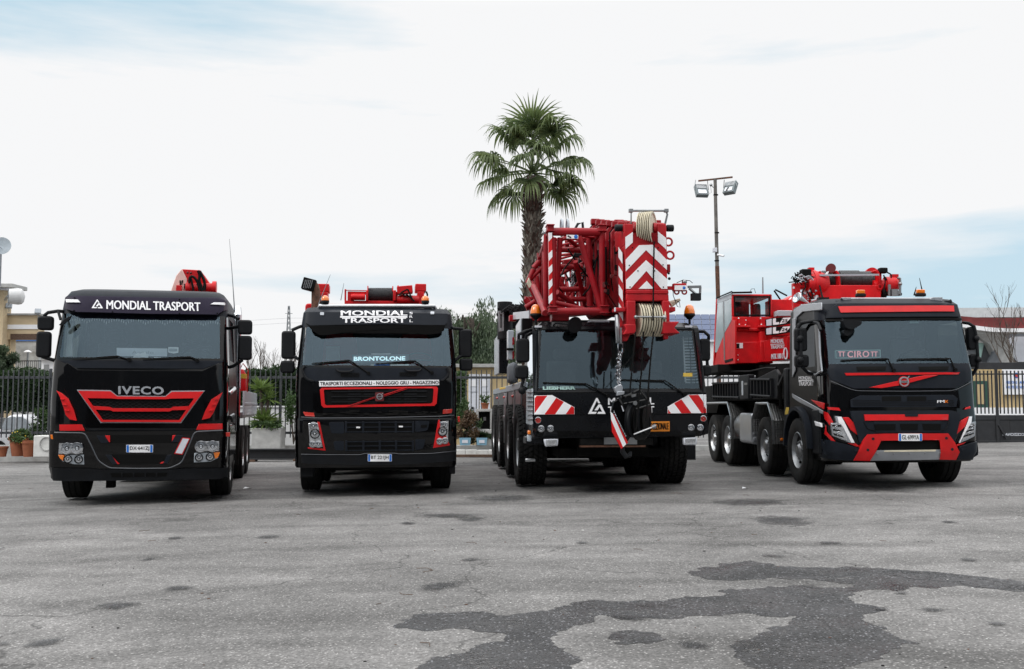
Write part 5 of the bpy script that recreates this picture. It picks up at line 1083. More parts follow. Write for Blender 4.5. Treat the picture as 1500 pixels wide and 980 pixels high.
# ============================================================ truck 2
V = Veh('crane_truck', 'black truck with thin red grille frame and white lettered banner above it', 'truck', -2.07, 15.3, 7.5,
        [(.44, .06, 1.22), (.8, .02, 1.235), (1.15, 0, 1.24), (1.24, .02, 1.235), (1.6, .02, 1.24), (1.95, .05, 1.235), (2.0, .06, 1.23), (2.60, .26, 1.19), (2.66, .28, 1.19), (2.84, .34, 1.17), (2.93, .48, 1.12), (2.97, .8, 1.0)], 6, .32)
W2 = V
def cls(z, sd, t):
    if sd == 'B': return 'cab_body'
    if 2.0 < z < 2.60:
        if sd == 'F': return 'windshield' if abs(t) < .935 else 'cab_body'
        if .75 < t < 1.7: return 'side_window'
    return 'roof' if z > 2.6 else 'cab_body'
V.cab(2.1, .94, None, cls, {'windshield': 'windshield', 'side_window': 'sideglass', 'roof': 'slate', 'cab_body': 'black', 'cab_floor': 'underbody'}, [2.1, 1.7, .75, .5],
      [-1, -.995, -.98, -.96, -.93, -.8, -.6, -.4, -.2, 0, .2, .4, .6, .8, .93, .96, .98, .995, 1])
V.plate('roof_fascia', 'B', [(166, 195), (185, 186), (745, 186), (764, 197), (766, 235), (752, 250), (520, 244), (420, 244), (185, 250), (165, 238)], .05, 'slate', off=.01, bevel=.015)
V.text('lettering', 'MONDIAL', 'B2', (387, 307), (922, 307), (387, 346), 'letter', off=.066, bold=.05)
V.plate('lettering_line', 'B2', [(380, 350), (926, 350), (926, 363), (380, 363)], .003, 'letter', off=.062, bevel=0)
V.text('lettering', 'TRASPORT', 'B2', (398, 366), (912, 366), (398, 404), 'letter', off=.066, bold=.05)
for ch, y0, y1 in (('S', 317, 335), ('R', 346, 364), ('L', 379, 399)): V.text('lettering', ch, 'B2', (945, y0), (969, y0), (945, y1), 'letter', off=.066, bold=.03)
for q in ((216, 318, 248, 342), (1114, 311, 1145, 335)): l = V.plate('marker_lamp', 'B2', [(q[0], q[1]), (q[2], q[1]), (q[2], q[3]), (q[0], q[3])], .015, 'silver', off=.062, r=.01)
sv = V.plate('sun_visor', 'B2', [(122, 428), (1234, 424), (1222, 470), (1180, 492), (1110, 500), (1020, 486), (340, 488), (290, 502), (215, 506), (150, 468)], .012, 'ink', off=.10, bevel=0, sf=lambda x, z: V.surf(x, 2.56)+(z-2.56)*-.05)
for x_ in (300, 520, 860, 1050): c = V.onS(*Z('B2', (x_, 440)), .08); mb = MB(); mb.box((c.x, c.y+.03, c.z), (.03, .12, .02)); mb.build('visor_bracket', sv, 'ink')
mb = MB(); mb.b2((-1.12, 1.85, 1.5), (1.12, 2.0, 2.8)); mb.b2((-1.14, .5, 1.75), (1.14, .85, 1.98)); mb.build('dashboard', V.root, 'dash', bevel=.04)
for sx in (-.62, .62):
    mb = MB(); pl = rounded([(sx-.33, 1.5), (sx+.33, 1.5), (sx+.27, 2.5), (sx+.14, 2.66), (sx-.14, 2.66), (sx-.27, 2.5)], .08); mb.prism(pl, 'y', 1.35, 1.5); mb.build('seat', V.root, 'redfabric', bevel=.04)
steering(V, .66, .8, 2.12)
V.plate('white_cloth', 'B2', [(266, 596), (372, 596), (375, 708), (262, 708)], .03, 'curtain', y=1.3)
V.plate('name_sign', 'B2', [(476, 664), (936, 660), (938, 728), (476, 728)], .02, 'teal' if False else 'greywall', y=.52); V.text('lettering', 'BRONTOLONE', 'B2', (492, 682), (908, 678), (492, 714), 'ledwhite', y=.49, bold=.05)
V.plate('strip_light', 'B2', [(632, 656), (792, 654), (792, 662), (632, 663)], .01, 'letter', y=.52)
V.plate('card', 'B2', [(655, 740), (782, 740), (782, 762), (655, 762)], .01, 'plateblue', y=.40); V.plate('card', 'B2', [(786, 742), (938, 740), (938, 762), (786, 764)], .01, 'letter', y=.40); V.plate('card', 'B2', [(628, 746), (655, 746), (655, 762), (628, 762)], .01, 'letter', y=.40)
V.wiper('B2', (612, 815), (455, 710), (148, 735), .05); V.wiper('B2', (1128, 812), (985, 713), (665, 738), .05)
V.plate('cowl_panel', 'B', [(160, 428), (768, 428), (772, 470), (738, 486), (200, 486), (160, 470)], .02, 'slate', bevel=.01)
for q in ((385, 812, 535, 846), (862, 806, 1002, 840)): 
    v = V.plate('vent', 'B2', [(q[0], q[1]), (q[2], q[1]), (q[2], q[3]), (q[0], q[3])], .006, 'ink', off=.02, r=.01)
    for k in range(4): yy = q[1]+4+k*8; V.plate('louver', 'B2', [(q[0]+6, yy), (q[2]-6, yy), (q[2]-6, yy+3), (q[0]+6, yy+3)], .008, 'plastic', off=.026, parent=v, bevel=0)
for q in (((345, 782), (365, 802), (470, 802), (486, 780)), ((904, 778), (925, 798), (1030, 796), (1042, 776))): line(V, 'B2', list(q), .055, .016, 'plastic', name='grab_handle')
# gloss hood with banner and grille
V.plate('hood_panel', 'B', [(196, 486), (745, 484), (757, 500), (752, 600), (735, 616), (215, 618), (198, 602)], .022, 'black', bevel=.012)
bn = V.plate('banner', 'B3', [(203, 44), (1160, 34), (1162, 76), (205, 88)], .004, 'letter', off=.023, bevel=0)
V.text('lettering', 'TRASPORTI ECCEZIONALI - NOLEGGIO GRU - MAGAZZINO', 'B3', (212, 52), (1156, 42), (212, 79), 'ink', off=.031, bold=.025, parent=bn)
O_ = [(224, 98), (1140, 88), (1152, 100), (1142, 222), (1122, 242), (242, 256), (222, 240), (210, 112)]; I_ = [(246, 112), (1108, 101), (1118, 110), (1110, 212), (1096, 224), (262, 238), (250, 228), (241, 122)]
V.plate('grille_recess', 'B3', I_, .004, 'ink', off=.022, bevel=0)
gr_ = V.frame('grille_frame', 'B3', O_, I_, .03, 'red', off=.02, bevel=.008)
for (x0, x1, y_) in ((300, 1065, 124), (300, 1065, 166), (300, 1065, 207)): V.plate('grille_slat', 'B3', [(x0, y_), (x1, y_-3), (x1, y_+5), (x0, y_+8)], .02, 'plastic', off=.026, parent=gr_, bevel=.003)
for y_ in (118, 152, 190, 226):
    for x_ in (432, 560, 755, 880): V.plate('intercooler_strip', 'B3', [(x_, y_-9), (x_+105, y_-10), (x_+105, y_+2), (x_, y_+3)], .003, 'plastic', off=.027, parent=gr_, bevel=0)
V.plate('diagonal_bar', 'B3', [(428, 244), (652, 168), (660, 176), (470, 244)], .03, 'red', off=.028, parent=gr_); V.plate('diagonal_bar', 'B3', [(720, 152), (890, 96), (942, 95), (724, 168)], .03, 'red', off=.028, parent=gr_)
line(V, 'B3', [(450, 244), (650, 173)], .062, .004, 'ink', gr_, 'groove'); line(V, 'B3', [(722, 160), (915, 96)], .062, .004, 'ink', gr_, 'groove')
bd = V.plate('badge', 'B3', [(650, 135), (720, 134), (721, 204), (651, 206)], .03, 'darkred', off=.03, r=.02, parent=gr_)
def ironmark(V, f, c, rp, off, par, arrow=True):
    p = V.onS(*Z(f, c), off); q = V.onS(*Z(f, (c[0]+rp, c[1])), off); r = abs(q.x-p.x); y = V.surf(p.x, p.z)-off; mb = MB(); mb.lathe([(0, r*.72), (.012, r*.76), (.012, r*.97), (0, r)], (p.x, y, p.z), (0, -1, 0), 28)
    mb.b2((p.x-r*.95, y-.014, p.z-r*.2), (p.x+r*.95, y-.002, p.z+r*.2))
    if arrow: mb.add([(p.x+r*.62, y-.01, p.z+r*.72), (p.x+r*.72, y-.01, p.z+r*.62), (p.x+r*1.05, y-.01, p.z+r*.92), (p.x+r*1.12, y-.01, p.z+r*1.18), (p.x+r*.86, y-.01, p.z+r*1.1)], [(0, 1, 2, 3, 4)])
    o = mb.build('maker_badge', par, 'silver'); vs, fs = textmesh('VOLVO', .03); m2 = MB(); m2.add([(p.x-r*.7+u*r*1.4, y-.016, p.z-r*.11+v*r*.22) for u, v, _ in vs], fs); m2.build('lettering', o, 'ink', smooth=0); return o
ironmark(V, 'B3', (686, 168), 25, .062, bd)
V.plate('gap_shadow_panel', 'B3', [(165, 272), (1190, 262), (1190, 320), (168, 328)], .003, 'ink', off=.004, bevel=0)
mb = MB(); rnd = random.Random(3)
for i in range(26): c = V.onS(*Z('B3', (rnd.uniform(210, 1150), rnd.uniform(284, 312))), .02); mb.box(c, (rnd.uniform(.03, .14), .02, rnd.uniform(.015, .035)))
mb.build('latch_hardware', V.root, 'underbody', bevel=.003, kind='stuff')
V.plate('red_strip', 'B3', [(75, 290), (162, 297), (168, 328), (92, 322)], .02, 'redlens', off=.012); V.plate('red_strip', 'B3', [(1190, 283), (1195, 272), (1266, 268), (1262, 300), (1190, 308)], .02, 'redlens', off=.012)
bp_ = V.sheet([rounded([(-1.245, .44), (1.245, .44), (1.245, 1.19), (-1.245, 1.19)], .03)], .05, 'black', 'bumper', None, bevel=.02)
line(V, 'B3', [(60, 332), (205, 340), (700, 336), (1160, 326), (1280, 318)], .055, .007, 'trimgrey', bp_); line(V, 'B3', [(60, 628), (270, 632), (540, 632), (560, 622), (815, 620), (835, 626), (1100, 622), (1295, 602)], .084, .006, 'trimgrey', bp_)
V.plate('bumper_step', 'B3', [(60, 628), (270, 632), (540, 632), (560, 622), (815, 620), (835, 626), (1100, 622), (1300, 600), (1292, 680), (860, 712), (500, 716), (60, 700)], .03, 'plastic', off=.05, bevel=.012, parent=bp_)
for (x0, x1, y0, y1, pads) in ((410, 960, 364, 458, ([(280, 374), (405, 370), (405, 464), (300, 462)], [(967, 361), (1086, 363), (1068, 440), (967, 452)])), (412, 958, 516, 606, ([(316, 526), (402, 520), (402, 600), (330, 598)], [(970, 508), (1052, 508), (1034, 582), (970, 598)]))):
    gq = V.plate('lower_grille', 'B3', [(x0, y0+4), (x1, y0), (x1, y1-4), (x0, y1)], .003, 'ink', off=.051, parent=bp_, bevel=0)
    for x_ in (x0, x0+137, x0+268, x0+398, x1-14): V.plate('grille_bar', 'B3', [(x_, y0+3), (x_+16, y0+2), (x_+16, y1-2), (x_, y1)], .02, 'slate', off=.052, parent=gq, bevel=.003)
    for k in range(3): yy = y0+12+k*(y1-y0-20)/2; V.plate('grille_bar', 'B3', [(x0, yy-3), (x1, yy-7), (x1, yy+1), (x0, yy+5)], .016, 'slate', off=.052, parent=gq, bevel=.003)
    for pd in pads: V.plate('bumper_pad', 'B3', pd, .014, 'slate', off=.05, parent=bp_, r=.03)
V.plate('pad_slot', 'B3', [(1015, 395), (1065, 393), (1063, 415), (1016, 418)], .004, 'ink', off=.065, parent=bp_, bevel=0)
for q in ((500, 409, 531, 421), (840, 402, 872, 414)): V.plate('marker_lamp', 'B3', [(q[0], q[1]), (q[2], q[1]), (q[2], q[3]), (q[0], q[3])], .02, 'letter', off=.065, parent=bp_)
V.numplate('B3', (592, 628), (784, 686), 'BT 221JH', off=.082)
for s_ in (0, 1):
    hl = [(118, 382), (194, 378), (232, 570), (130, 572)] if not s_ else [(1166, 368), (1236, 362), (1230, 548), (1136, 557)]
    rd = [(190, 368), (208, 372), (256, 600), (114, 584), (114, 573), (238, 584)] if not s_ else [(1155, 352), (1168, 356), (1132, 564), (1246, 548), (1246, 557), (1114, 578)]
    h = V.plate('headlight', 'B3', hl, .02, 'lens', off=.048, bevel=.005)
    V.plate('red_trim', 'B3', rd, .024, 'red', off=.048, parent=h)
    for c, r_, mt in (((158, 404), .055, 'lens'), ((170, 465), .065, 'lens'), ((152, 548), .045, 'lens'), ((200, 548), .045, 'lens')) if not s_ else (((1200, 398), .055, 'lens'), ((1188, 446), .065, 'lens'), ((1165, 525), .045, 'lens'), ((1208, 520), .045, 'lens')):
        p = V.onS(*Z('B3', c), .07); p.y = V.surf(p.x, p.z)-.072; V.lamp(p, r_, h, ring='ink' if r_ > .06 else 'chrome')
    V.plate('side_marker', 'B3', [(20, 345), (40, 345), (40, 402), (24, 400)] if not s_ else [(1308, 326), (1327, 326), (1327, 372), (1310, 372)], .05, 'redlens', y=.12)
    a = V.bx
    mb = MB(); V.bx('B3', 60 if not s_ else 1236, 700 if not s_ else 690, 160 if not s_ else 1290, 812 if not s_ else 786, .25, .25, mb); mb.build('spray_guard', V.root, 'plastic', bevel=.02)
V.mirror('B', [(64, 272, 121, 391), (59, 398, 119, 451)], .35, [[(168, 248, .1), (140, 256, 0), (108, 270, .03)], [(165, 440, .05), (148, 400, .0), (110, 376, .03)]])
V.mirror('B', [(815, 265, 869, 385), (817, 388, 872, 441)], .35, [[(764, 246, .1), (790, 262, 0), (830, 266, .03)], [(768, 450, .05), (775, 418, .0), (800, 395, 0), (830, 372, .03)]])
line(V, 'B', [(762, 430), (772, 455), (752, 478), (738, 484)], .03, .02, 'plastic', name='corner_trim'); line(V, 'B', [(162, 420), (150, 440), (170, 478), (200, 486)], .03, .02, 'plastic', name='corner_trim')
a, b = V.onY(*Z('B2', (207, 270)), .5), V.onY(*Z('B2', (1150, 270)), .5); mb = MB(); mb.tube([a+Vector((0, .1, -.03)), a, b, b+Vector((0, .1, -.03))], .036, 14); rb_ = mb.build('roof_bar', V.root, 'alu')
for x_ in (430, 920, 250, 1100): c = V.onY(*Z('B2', (x_, 285)), .5); mb = MB(); mb.b2((c.x-.05, .48, c.z-.10), (c.x+.05, .6, c.z+.02)); mb.build('bar_mount', rb_, 'plastic', bevel=.008)
for q in ((257, 250), (1072, 250)): c = V.onY(*Z('B2', q), .52); V.beacon((c.x, .52, c.z+.02), .062, .11)
mb = MB(); mb.tube([V.pt('B2', *q, 1.9) for q in ((180, 300), (182, 150), (172, 112), (150, 95))], [.075, .075, .08, .085], 16); ex = mb.build('exhaust_pipe', V.root, 'rust'); c = V.pt('B2', 126, 95, 1.9); mb = MB(); mb.box(c, (.22, .2, .2), (0, .25, 0)); mb.build('exhaust_tip', ex, 'ink', bevel=.01)
c = V.pt('B2', 116, 95, 1.88); mb = MB()
for k in range(5): mb.box(c+Vector((-.05+k*.03, -.11, 0)), (.012, .008, .15), (0, .25, 0))
mb.build('exhaust_grid', ex, 'steel')
CY = 2.7
def red(name, *bs, m='redbody', y=CY, th=.4, par=None, bevel=.012):
    mb = MB()
    for q in bs: V.bx('B2', *q[:4], q[4] if len(q) > 4 else y, q[5] if len(q) > 5 else th, mb)
    return mb.build(name, par or V.root, m, bevel=bevel)
red('support_box', (200, 86, 289, 150)); red('support_post', (212, 150, 276, 330)); red('support_box', (991, 86, 1080, 148)); red('support_post', (1008, 148, 1062, 330)); red('winch_base', (415, 222, 1000, 330, CY, .5), (440, 148, 600, 172, CY, .1), (415, 130, 428, 225, CY, .08), (440, 160, 490, 222, CY, .3), (588, 150, 606, 222), (810, 150, 848, 222), (418, 136, 600, 144, CY-.02, .05))
red('winch_cheek', (590, 138, 606, 225, CY-.1, .5)); red('winch_cheek', (812, 138, 834, 225, CY-.1, .5)); red('post', (600, 102, 609, 150, CY, .08)); red('post', (803, 104, 812, 150, CY, .08)); red('post', (845, 98, 856, 150, CY, .08))
a, b = V.pt('B2', 607, 175, CY+.15), V.pt('B2', 811, 175, CY+.15); mb = MB(); prf = []; n_ = 26
for i in range(n_): t0 = (b-a).length*i/n_; w_ = (b-a).length/n_; prf += [(t0, .118), (t0+w_*.5, .128), (t0+w_*.98, .118)]
mb.lathe(prf, a, (b-a), 28); mb.build('rope_drum', V.root, 'rope')
mb = MB(); c = V.pt('B2', 905, 140, CY); mb.box(c, (.28, .25, .14), (0, -.1, 0)); mb.build('valve_box', V.root, 'redbody', bevel=.01); mb = MB(); c = V.pt('B2', 930, 218, CY); mb.lathe([(-.2, .001), (-.2, .07), (-.1, .09), (.2, .08), (.2, .001)], c, (1, 0, 0), 16); mb.build('winch_motor', V.root, 'redbody'); mb = MB(); c = V.pt('B2', 520, 195, CY); mb.lathe([(-.12, .001), (-.12, .06), (.14, .06), (.14, .001)], c, (1, 0, 0), 16); mb.build('winch_motor', V.root, 'redbody', bevel=.01)
for q in (((860, 180), (880, 155), (930, 130), (950, 180), (970, 220)), ((915, 170), (940, 190), (985, 230)), ((205, 140), (215, 180), (208, 220), (222, 260)), ((205, 180), (225, 200), (230, 260)), ((1080, 150), (1092, 180), (1075, 210)), ((890, 165), (905, 190), (930, 175))): mb = MB(); mb.tube([V.pt('B2', *p_, CY-.12) for p_ in openpath(list(q), 15)], .016, 6); mb.build('hydraulic_hose', V.root, 'ink')
mb = MB(); a = V.pt('B2', 95, 246, 2.4); b = V.pt('B2', 165, 345, 2.4); mb.prism(rounded([(a.x, a.z), (b.x, a.z), (b.x, b.z-1), (a.x, b.z-1)], .06), 'y', 2.4, 2.9); mb.build('crane_column', V.root, 'redbody', bevel=.02)
red('cross_beam', (170, 248, 420, 330, CY+.1, .4)); 
red('rack_bar', (78, 340, 96, 420, 2.3, .1), m='plastic')
for q in (((205, 250), (300, 12)), ((385, 222), (410, 82))): mb = MB(); mb.tube([V.pt('B2', *q[0], .9), V.pt('B2', *q[1], .9)], [.008, .003], 5); mb.build('antenna', V.root, 'steel')
mb = MB(); mb.b2((-.42, .5, .6), (-.34, 8, .9)); mb.b2((.34, .5, .6), (.42, 8, .9)); mb.b2((-.9, 1.3, .45), (.9, 1.45, .6)); mb.b2((-.5, .3, .55), (.5, 2, 1.3)); mb.b2((-1.2, 2.6, 1.0), (1.2, 8, 1.25)); mb.b2((-.9, 5.4, .4), (.9, 6.8, .6)); mb.b2((-1.0, 2.2, .5), (-.5, 4, 1.)); mb.b2((.5, 2.2, .5), (1., 4, 1.)); mb.b2((-.6, .25, .40), (.3, .4, .5)); mb.b2((-.78, .7, .36), (.78, 3.1, .47)); mb.b2((-.7, 3.1, .42), (.7, 7.2, .55)); mb.b2((-1.15, 7.9, .14), (1.15, 7.95, 1.0)); mb.b2((-1.15, 4.3, .3), (1.15, 4.35, 1.0)); mb.build('chassis_light_block', V.root, 'underbody', bevel=.01)  # truck frame; undertray and full-width flaps added to keep back light out
for x in (-1.06, 1.06): put_wheel('w30', (.51, .32, 'alu'), V, x, 1.4, .51)
for x in (-1.0, 1.0): put_wheel('w30', None, V, x, 3.3, .51); put_wheel('w30', None, V, x, 5.6, .51); put_wheel('w30', None, V, x, 6.95, .51)
mb = MB(); mb.b2((-1.1, 2.6, 1.25), (1.1, 7.8, 1.9)); mb.b2((-.3, 2.8, 1.9), (.3, 3.4, 2.9)); mb.build('crane_frame', V.root, 'redbody', bevel=.02)
# ============================================================ truck 3: mobile crane
V = Veh('mobile_crane', 'black mobile crane with red lattice jib and chevron boom head above its cab', 'crane', 1.615, 14.9, 4.4,
        [(.86, .12, 1.27), (.95, .03, 1.29), (1.2, 0, 1.30), (1.52, .02, 1.29), (1.58, .04, 1.285), (2.46, .20, 1.215), (2.52, .22, 1.21), (2.60, .34, 1.14)], 9, .16)
W3 = V
def cls(z, sd, t):
    if sd == 'B': return 'cab_body'
    if 1.58 < z < 2.46:
        if sd == 'F': return 'windshield' if abs(t) < .95 else 'cab_body'
        if .3 < t < 1.5: return 'side_window'
    return 'cab_body'
V.cab(2.0, .95, None, cls, {'windshield': 'windshield', 'side_window': 'skyglass', 'cab_body': 'craneblack', 'roof': 'craneblack', 'cab_floor': 'underbody'}, [2.0, 1.5, .3, .2],
      [-1, -.997, -.99, -.975, -.95, -.8, -.6, -.4, -.2, 0, .2, .4, .6, .8, .95, .975, .99, .997, 1])
def side(V, name, f, pl, x, th, m, par=None, bevel=.006, r=0):
    p = [V.onX(*Z(f, q), x) for q in pl]; q = [(a.y, a.z) for a in p]
    if r: q = rounded(q, r)
    mb = MB(); mb.prism(q, 'x', x, x+th); return mb.build(name, par or V.root, m, bevel=bevel)
mb = MB(); mb.b2((-1.2, 1.8, 1.2), (1.2, 1.95, 2.5)); mb.b2((-1.2, .35, 1.3), (1.2, .75, 1.56)); mb.build('dashboard', V.root, 'dash', bevel=.03)
for sx in (-.7, .7):
    mb = MB(); mb.b2((sx-.25, 1.3, 1.0), (sx+.25, 1.45, 2.05)); mb.b2((sx-.14, 1.3, 2.07), (sx+.14, 1.42, 2.25)); mb.build('seat', V.root, 'fabric', bevel=.04)
steering(V, .62, .7, 1.72)
# windshield border, slatted blind, stickers
V.frame('windshield_frame', 'C2', [(243, 132), (1088, 128), (1136, 470), (248, 472)], [(268, 152), (1074, 148), (1112, 462), (272, 464)], .02, 'craneblack', bevel=.008)
V.plate('sticker', 'C2', [(1018, 372), (1065, 372), (1065, 391), (1018, 391)], .003, 'yellow', off=.004, bevel=0)
bl = None
for k in range(16):
    y_ = 192+k*15
    for (xa, xb) in (((1024, 1044), (1048, 1062)) if k < 4 else ((1024, 1050), (1056, 1074))): bl = V.plate('blind_slat', 'C2', [(xa+k*.4, y_), (xb+k*.4, y_), (xb+k*.4, y_+8), (xa+k*.4, y_+8)], .006, 'letter', y=.46, bevel=0)
V.plate('blind_rail', 'C2', [(1015, 186), (1021, 186), (1034, 420), (1026, 420)], .01, 'letter', y=.46, bevel=0)
V.text('maker_lettering', 'LIEBHERR', 'C2', (298, 441), (465, 440), (298, 458), 'teal', off=.012, bold=.045, depth=.006)
# front body panels
V.plate('front_panel', 'C2', [(250, 476), (1138, 474), (1142, 580), (1030, 582), (250, 588)], .018, 'craneblack', bevel=.01)
V.plate('bumper', 'C2', [(250, 590), (1142, 585), (1144, 684), (1120, 692), (860, 700), (250, 706), (246, 690)], .035, 'craneblack', bevel=.014)
def stripes(V, f, poly, dirv, wd, off, ph=0, par=None, cols=('letter', 'red'), y=None, name='warning_stripe'):
    p = V.pts(f, poly, off, y); nx, nz = dirv; L = math.hypot(nx, nz); nx /= L; nz /= L; vals = [nx*a+nz*b for a, b in p]; k = math.floor((min(vals)-ph)/wd); ps = {cols[0]: [], cols[1]: []}
    while k*wd+ph < max(vals):
        q = clip(p, nx, nz, k*wd+ph); q = clip(q, -nx, -nz, -((k+1)*wd+ph)) if len(q) > 2 else q
        if len(q) > 2: ps[cols[k % 2]].append(q)
        k += 1
    for m_, l in ps.items():
        for q in l: V.sheet([q], .004, m_, name, par, off=off, y=y, bevel=0, back=.002)
hp = V.plate('hazard_board', 'C2', [(254, 488), (346, 486), (460, 548), (460, 584), (254, 586)], .008, 'letter', off=.018, bevel=0)
stripes(V, 'C2', [(256, 490), (345, 488), (458, 549), (458, 583), (256, 585)], (1, -.72), .127, .028, .03, hp)
hp = V.plate('hazard_board', 'C2', [(938, 545), (1045, 484), (1136, 482), (1138, 578), (938, 580)], .008, 'letter', off=.018, bevel=0)
stripes(V, 'C2', [(940, 546), (1046, 486), (1134, 484), (1136, 577), (940, 579)], (1, .72), .127, .028, .055, hp)
V.logo('C2', (530, 500), (620, 500), (530, 582), off=.024)
V.text('lettering', 'MONDIAL', 'C2', (634, 500), (868, 498), (634, 535), 'letter', off=.024, bold=.035); V.text('lettering', 'TRASPORT', 'C2', (634, 545), (868, 543), (634, 579), 'letter', off=.024, bold=.035)
line(V, 'C2', [(470, 552), (525, 590), (545, 640)], .036, .005, 'ink'); line(V, 'C2', [(934, 545), (860, 590), (850, 640)], .036, .005, 'ink')
sg = V.plate('sign_board', 'C2', [(836, 622), (948, 620), (948, 672), (836, 674)], .008, 'signorange', off=.038, bevel=.002); V.text('lettering', 'ECCEZIONALE', 'C2', (841, 629), (943, 627), (841, 664), 'ink', off=.052, parent=sg, bold=.02)
for c, r_, mt in (((273, 614), .042, 'redlens'), ((1120, 606), .042, 'redlens'), ((289, 658), .044, 'lens'), ((337, 657), .044, 'lens'), ((1057, 652), .044, 'lens'), ((1104, 652), .044, 'lens')):
    p = V.onS(*Z('C2', c), .04); V.lamp((p.x, V.surf(p.x, p.z)-.038, p.z), r_, V.root, mt=mt, nm='marker_lamp')
for q in ([(303, 712), (378, 710), (376, 746), (312, 750)], [(1020, 706), (1093, 702), (1086, 742), (1024, 742)]):
    h = V.plate('headlight', 'C2', q, .10, 'sticker', y=.12, bevel=.015); c = [(a[0]*.8+sum(b[0] for b in q)/20, a[1]*.8+sum(b[1] for b in q)/20) for a in q]; V.plate('lens', 'C2', c, .01, 'lens', y=.02, parent=h, bevel=.004)
V.wiper('C2', (632, 488), (520, 428), (300, 420), .06); V.wiper('C2', (1028, 482), (925, 412), (700, 405), .06)
mb = MB(); V.bx('C2', 490, 706, 862, 742, .1, .2, mb); mb.build('tow_plate', V.root, 'underbody', bevel=.01); mb = MB(); V.bx('C2', 612, 703, 782, 738, .08, .012, mb); mb.build('number_plate', V.root, 'steel'); mb = MB(); V.bx('C2', 490, 744, 825, 752, .1, .1, mb); mb.build('safety_bar', V.root, 'rust'); 
mb = MB(); V.bx('C2', 1016, 690, 1082, 818, 2.0, .05, mb); mb.build('mud_flap', V.root, 'plastic')
mb = MB(); V.bx('C2', 212, 700, 300, 738, .15, .5, mb); mb.build('step', V.root, 'craneblack', bevel=.02); mb = MB(); V.bx('C2', 210, 812, 260, 828, .8, .1, mb); mb.build('lower_step', V.root, 'alu', bevel=.01)
mb = MB(); V.bx('C7', 335, 465, 362, 500, .1, .15, mb); mb.build('turn_signal', V.root, 'amber', bevel=.015); mb = MB(); V.bx('C7', 330, 500, 368, 560, .12, .12, mb); mb.build('lamp_housing', V.root, 'bodygrey', bevel=.02)
for q in ((262, 78), (1050, 78)): c = V.onY(*Z('C2', q), .5); V.beacon((c.x, .5, c.z), .085, .17)
for x_ in (280, 1050): V.plate('corner_lamp', 'C2', [(x_-22, 129), (x_+14, 129), (x_+14, 139), (x_-22, 139)], .03, 'sticker', y=.22)
V.mirror('C2', [(163, 195, 231, 318), (158, 333, 226, 402)], .35, [[(245, 150, .1), (205, 160, 0), (175, 175, 0), (174, 200, .05)], [(245, 165, .15), (215, 180, .05), (210, 200, .05)], [(200, 400, .05), (190, 440, .05), (215, 455, .1)]])
V.mirror('C2', [(1103, 195, 1160, 310), (1120, 330, 1165, 388)], .45, [[(1090, 160, .1), (1125, 160, 0), (1148, 180, 0), (1148, 200, .05)], [(1140, 300, .05), (1142, 335, .05)]])
c = V.onY(*Z('C2', (192, 462)), .3); mb = MB(); mb.ball(c, .06, 12); mb.build('proximity_mirror', V.root, 'plastic')
c = V.onY(*Z('P', (842, 476)), -.1); mb = MB(); mb.lathe([(-.06, .001), (-.05, .08), (0, .125), (.01, .12), (.012, .001)], c, (.35, -.9, -.25), 20); mb.tube([c, c+Vector((-.25, .3, .05)), c+Vector((-.35, .4, -.05))], .014, 6); mb.build('convex_mirror', V.root, 'plastic')
# left cab side
V2 = V
side(V, 'side_panel', 'C7', [(322, 120), (372, 110), (372, 420), (320, 410)], -1.305, .02, 'greenside' if 'greenside' in MATS else 'bodygrey', r=.03)
for k in range(7): side(V, 'step_louver', 'C7', [(326, 135+k*38), (368, 132+k*38), (368, 145+k*38), (326, 148+k*38)], -1.325, .02, 'silver')
# carrier deck with grey rail
a = V.onX(*Z('C7', (25, 125)), -1.33); b = V.onX(*Z('C7', (280, 62)), -1.33)
mb = MB(); mb.b2((-1.33, 1.75, 1.60), (-1.27, 9.9, 1.72)); mb.build('deck_rail', V.root, 'bodygrey', bevel=.01); side(V, 'reflector', 'C7', [(95, 104), (145, 95), (145, 112), (96, 122)], -1.335, .01, 'yellow')
mb = MB(); mb.b2((-1.26, 2.0, 1.66), (1.3, 9.9, 1.71)); mb.b2((1.27, 1.75, 1.6), (1.33, 9.9, 1.72)); mb.build('deck', V.root, 'underbody')
for y0, y1 in ((2.1, 3.25), (3.9, 5.0), (5.5, 7.9), (8.2, 9.7)):
    mb = MB(); mb.b2((-1.31, y0, 1.34), (-1.28, y1, 1.60)); mb.build('mudguard', V.root, 'steel', bevel=.01); mb = MB(); mb.b2((1.28, y0, 1.34), (1.31, y1, 1.60)); mb.build('mudguard', V.root, 'steel', bevel=.01)
for y0 in (3.45, 5.75, 6.05, 8.05, 9.75): mb = MB(); mb.b2((-1.32, y0, .55), (-1.22, y0+.14, 1.6)); mb.b2((-1.34, y0+.02, 1.0), (-1.32, y0+.1, 1.12)); mb.build('bracket_post', V.root, 'steel', bevel=.008); mb = MB(); mb.b2((1.22, y0, .6), (1.32, y0+.14, 1.6)); mb.build('bracket_post', V.root, 'steel', bevel=.008)
for y0 in (3.46, 5.76, 8.06): mb = MB(); mb.ball((-1.335, y0+.05, 1.5), .03, 8); mb.build('side_marker', V.root, 'redlens')
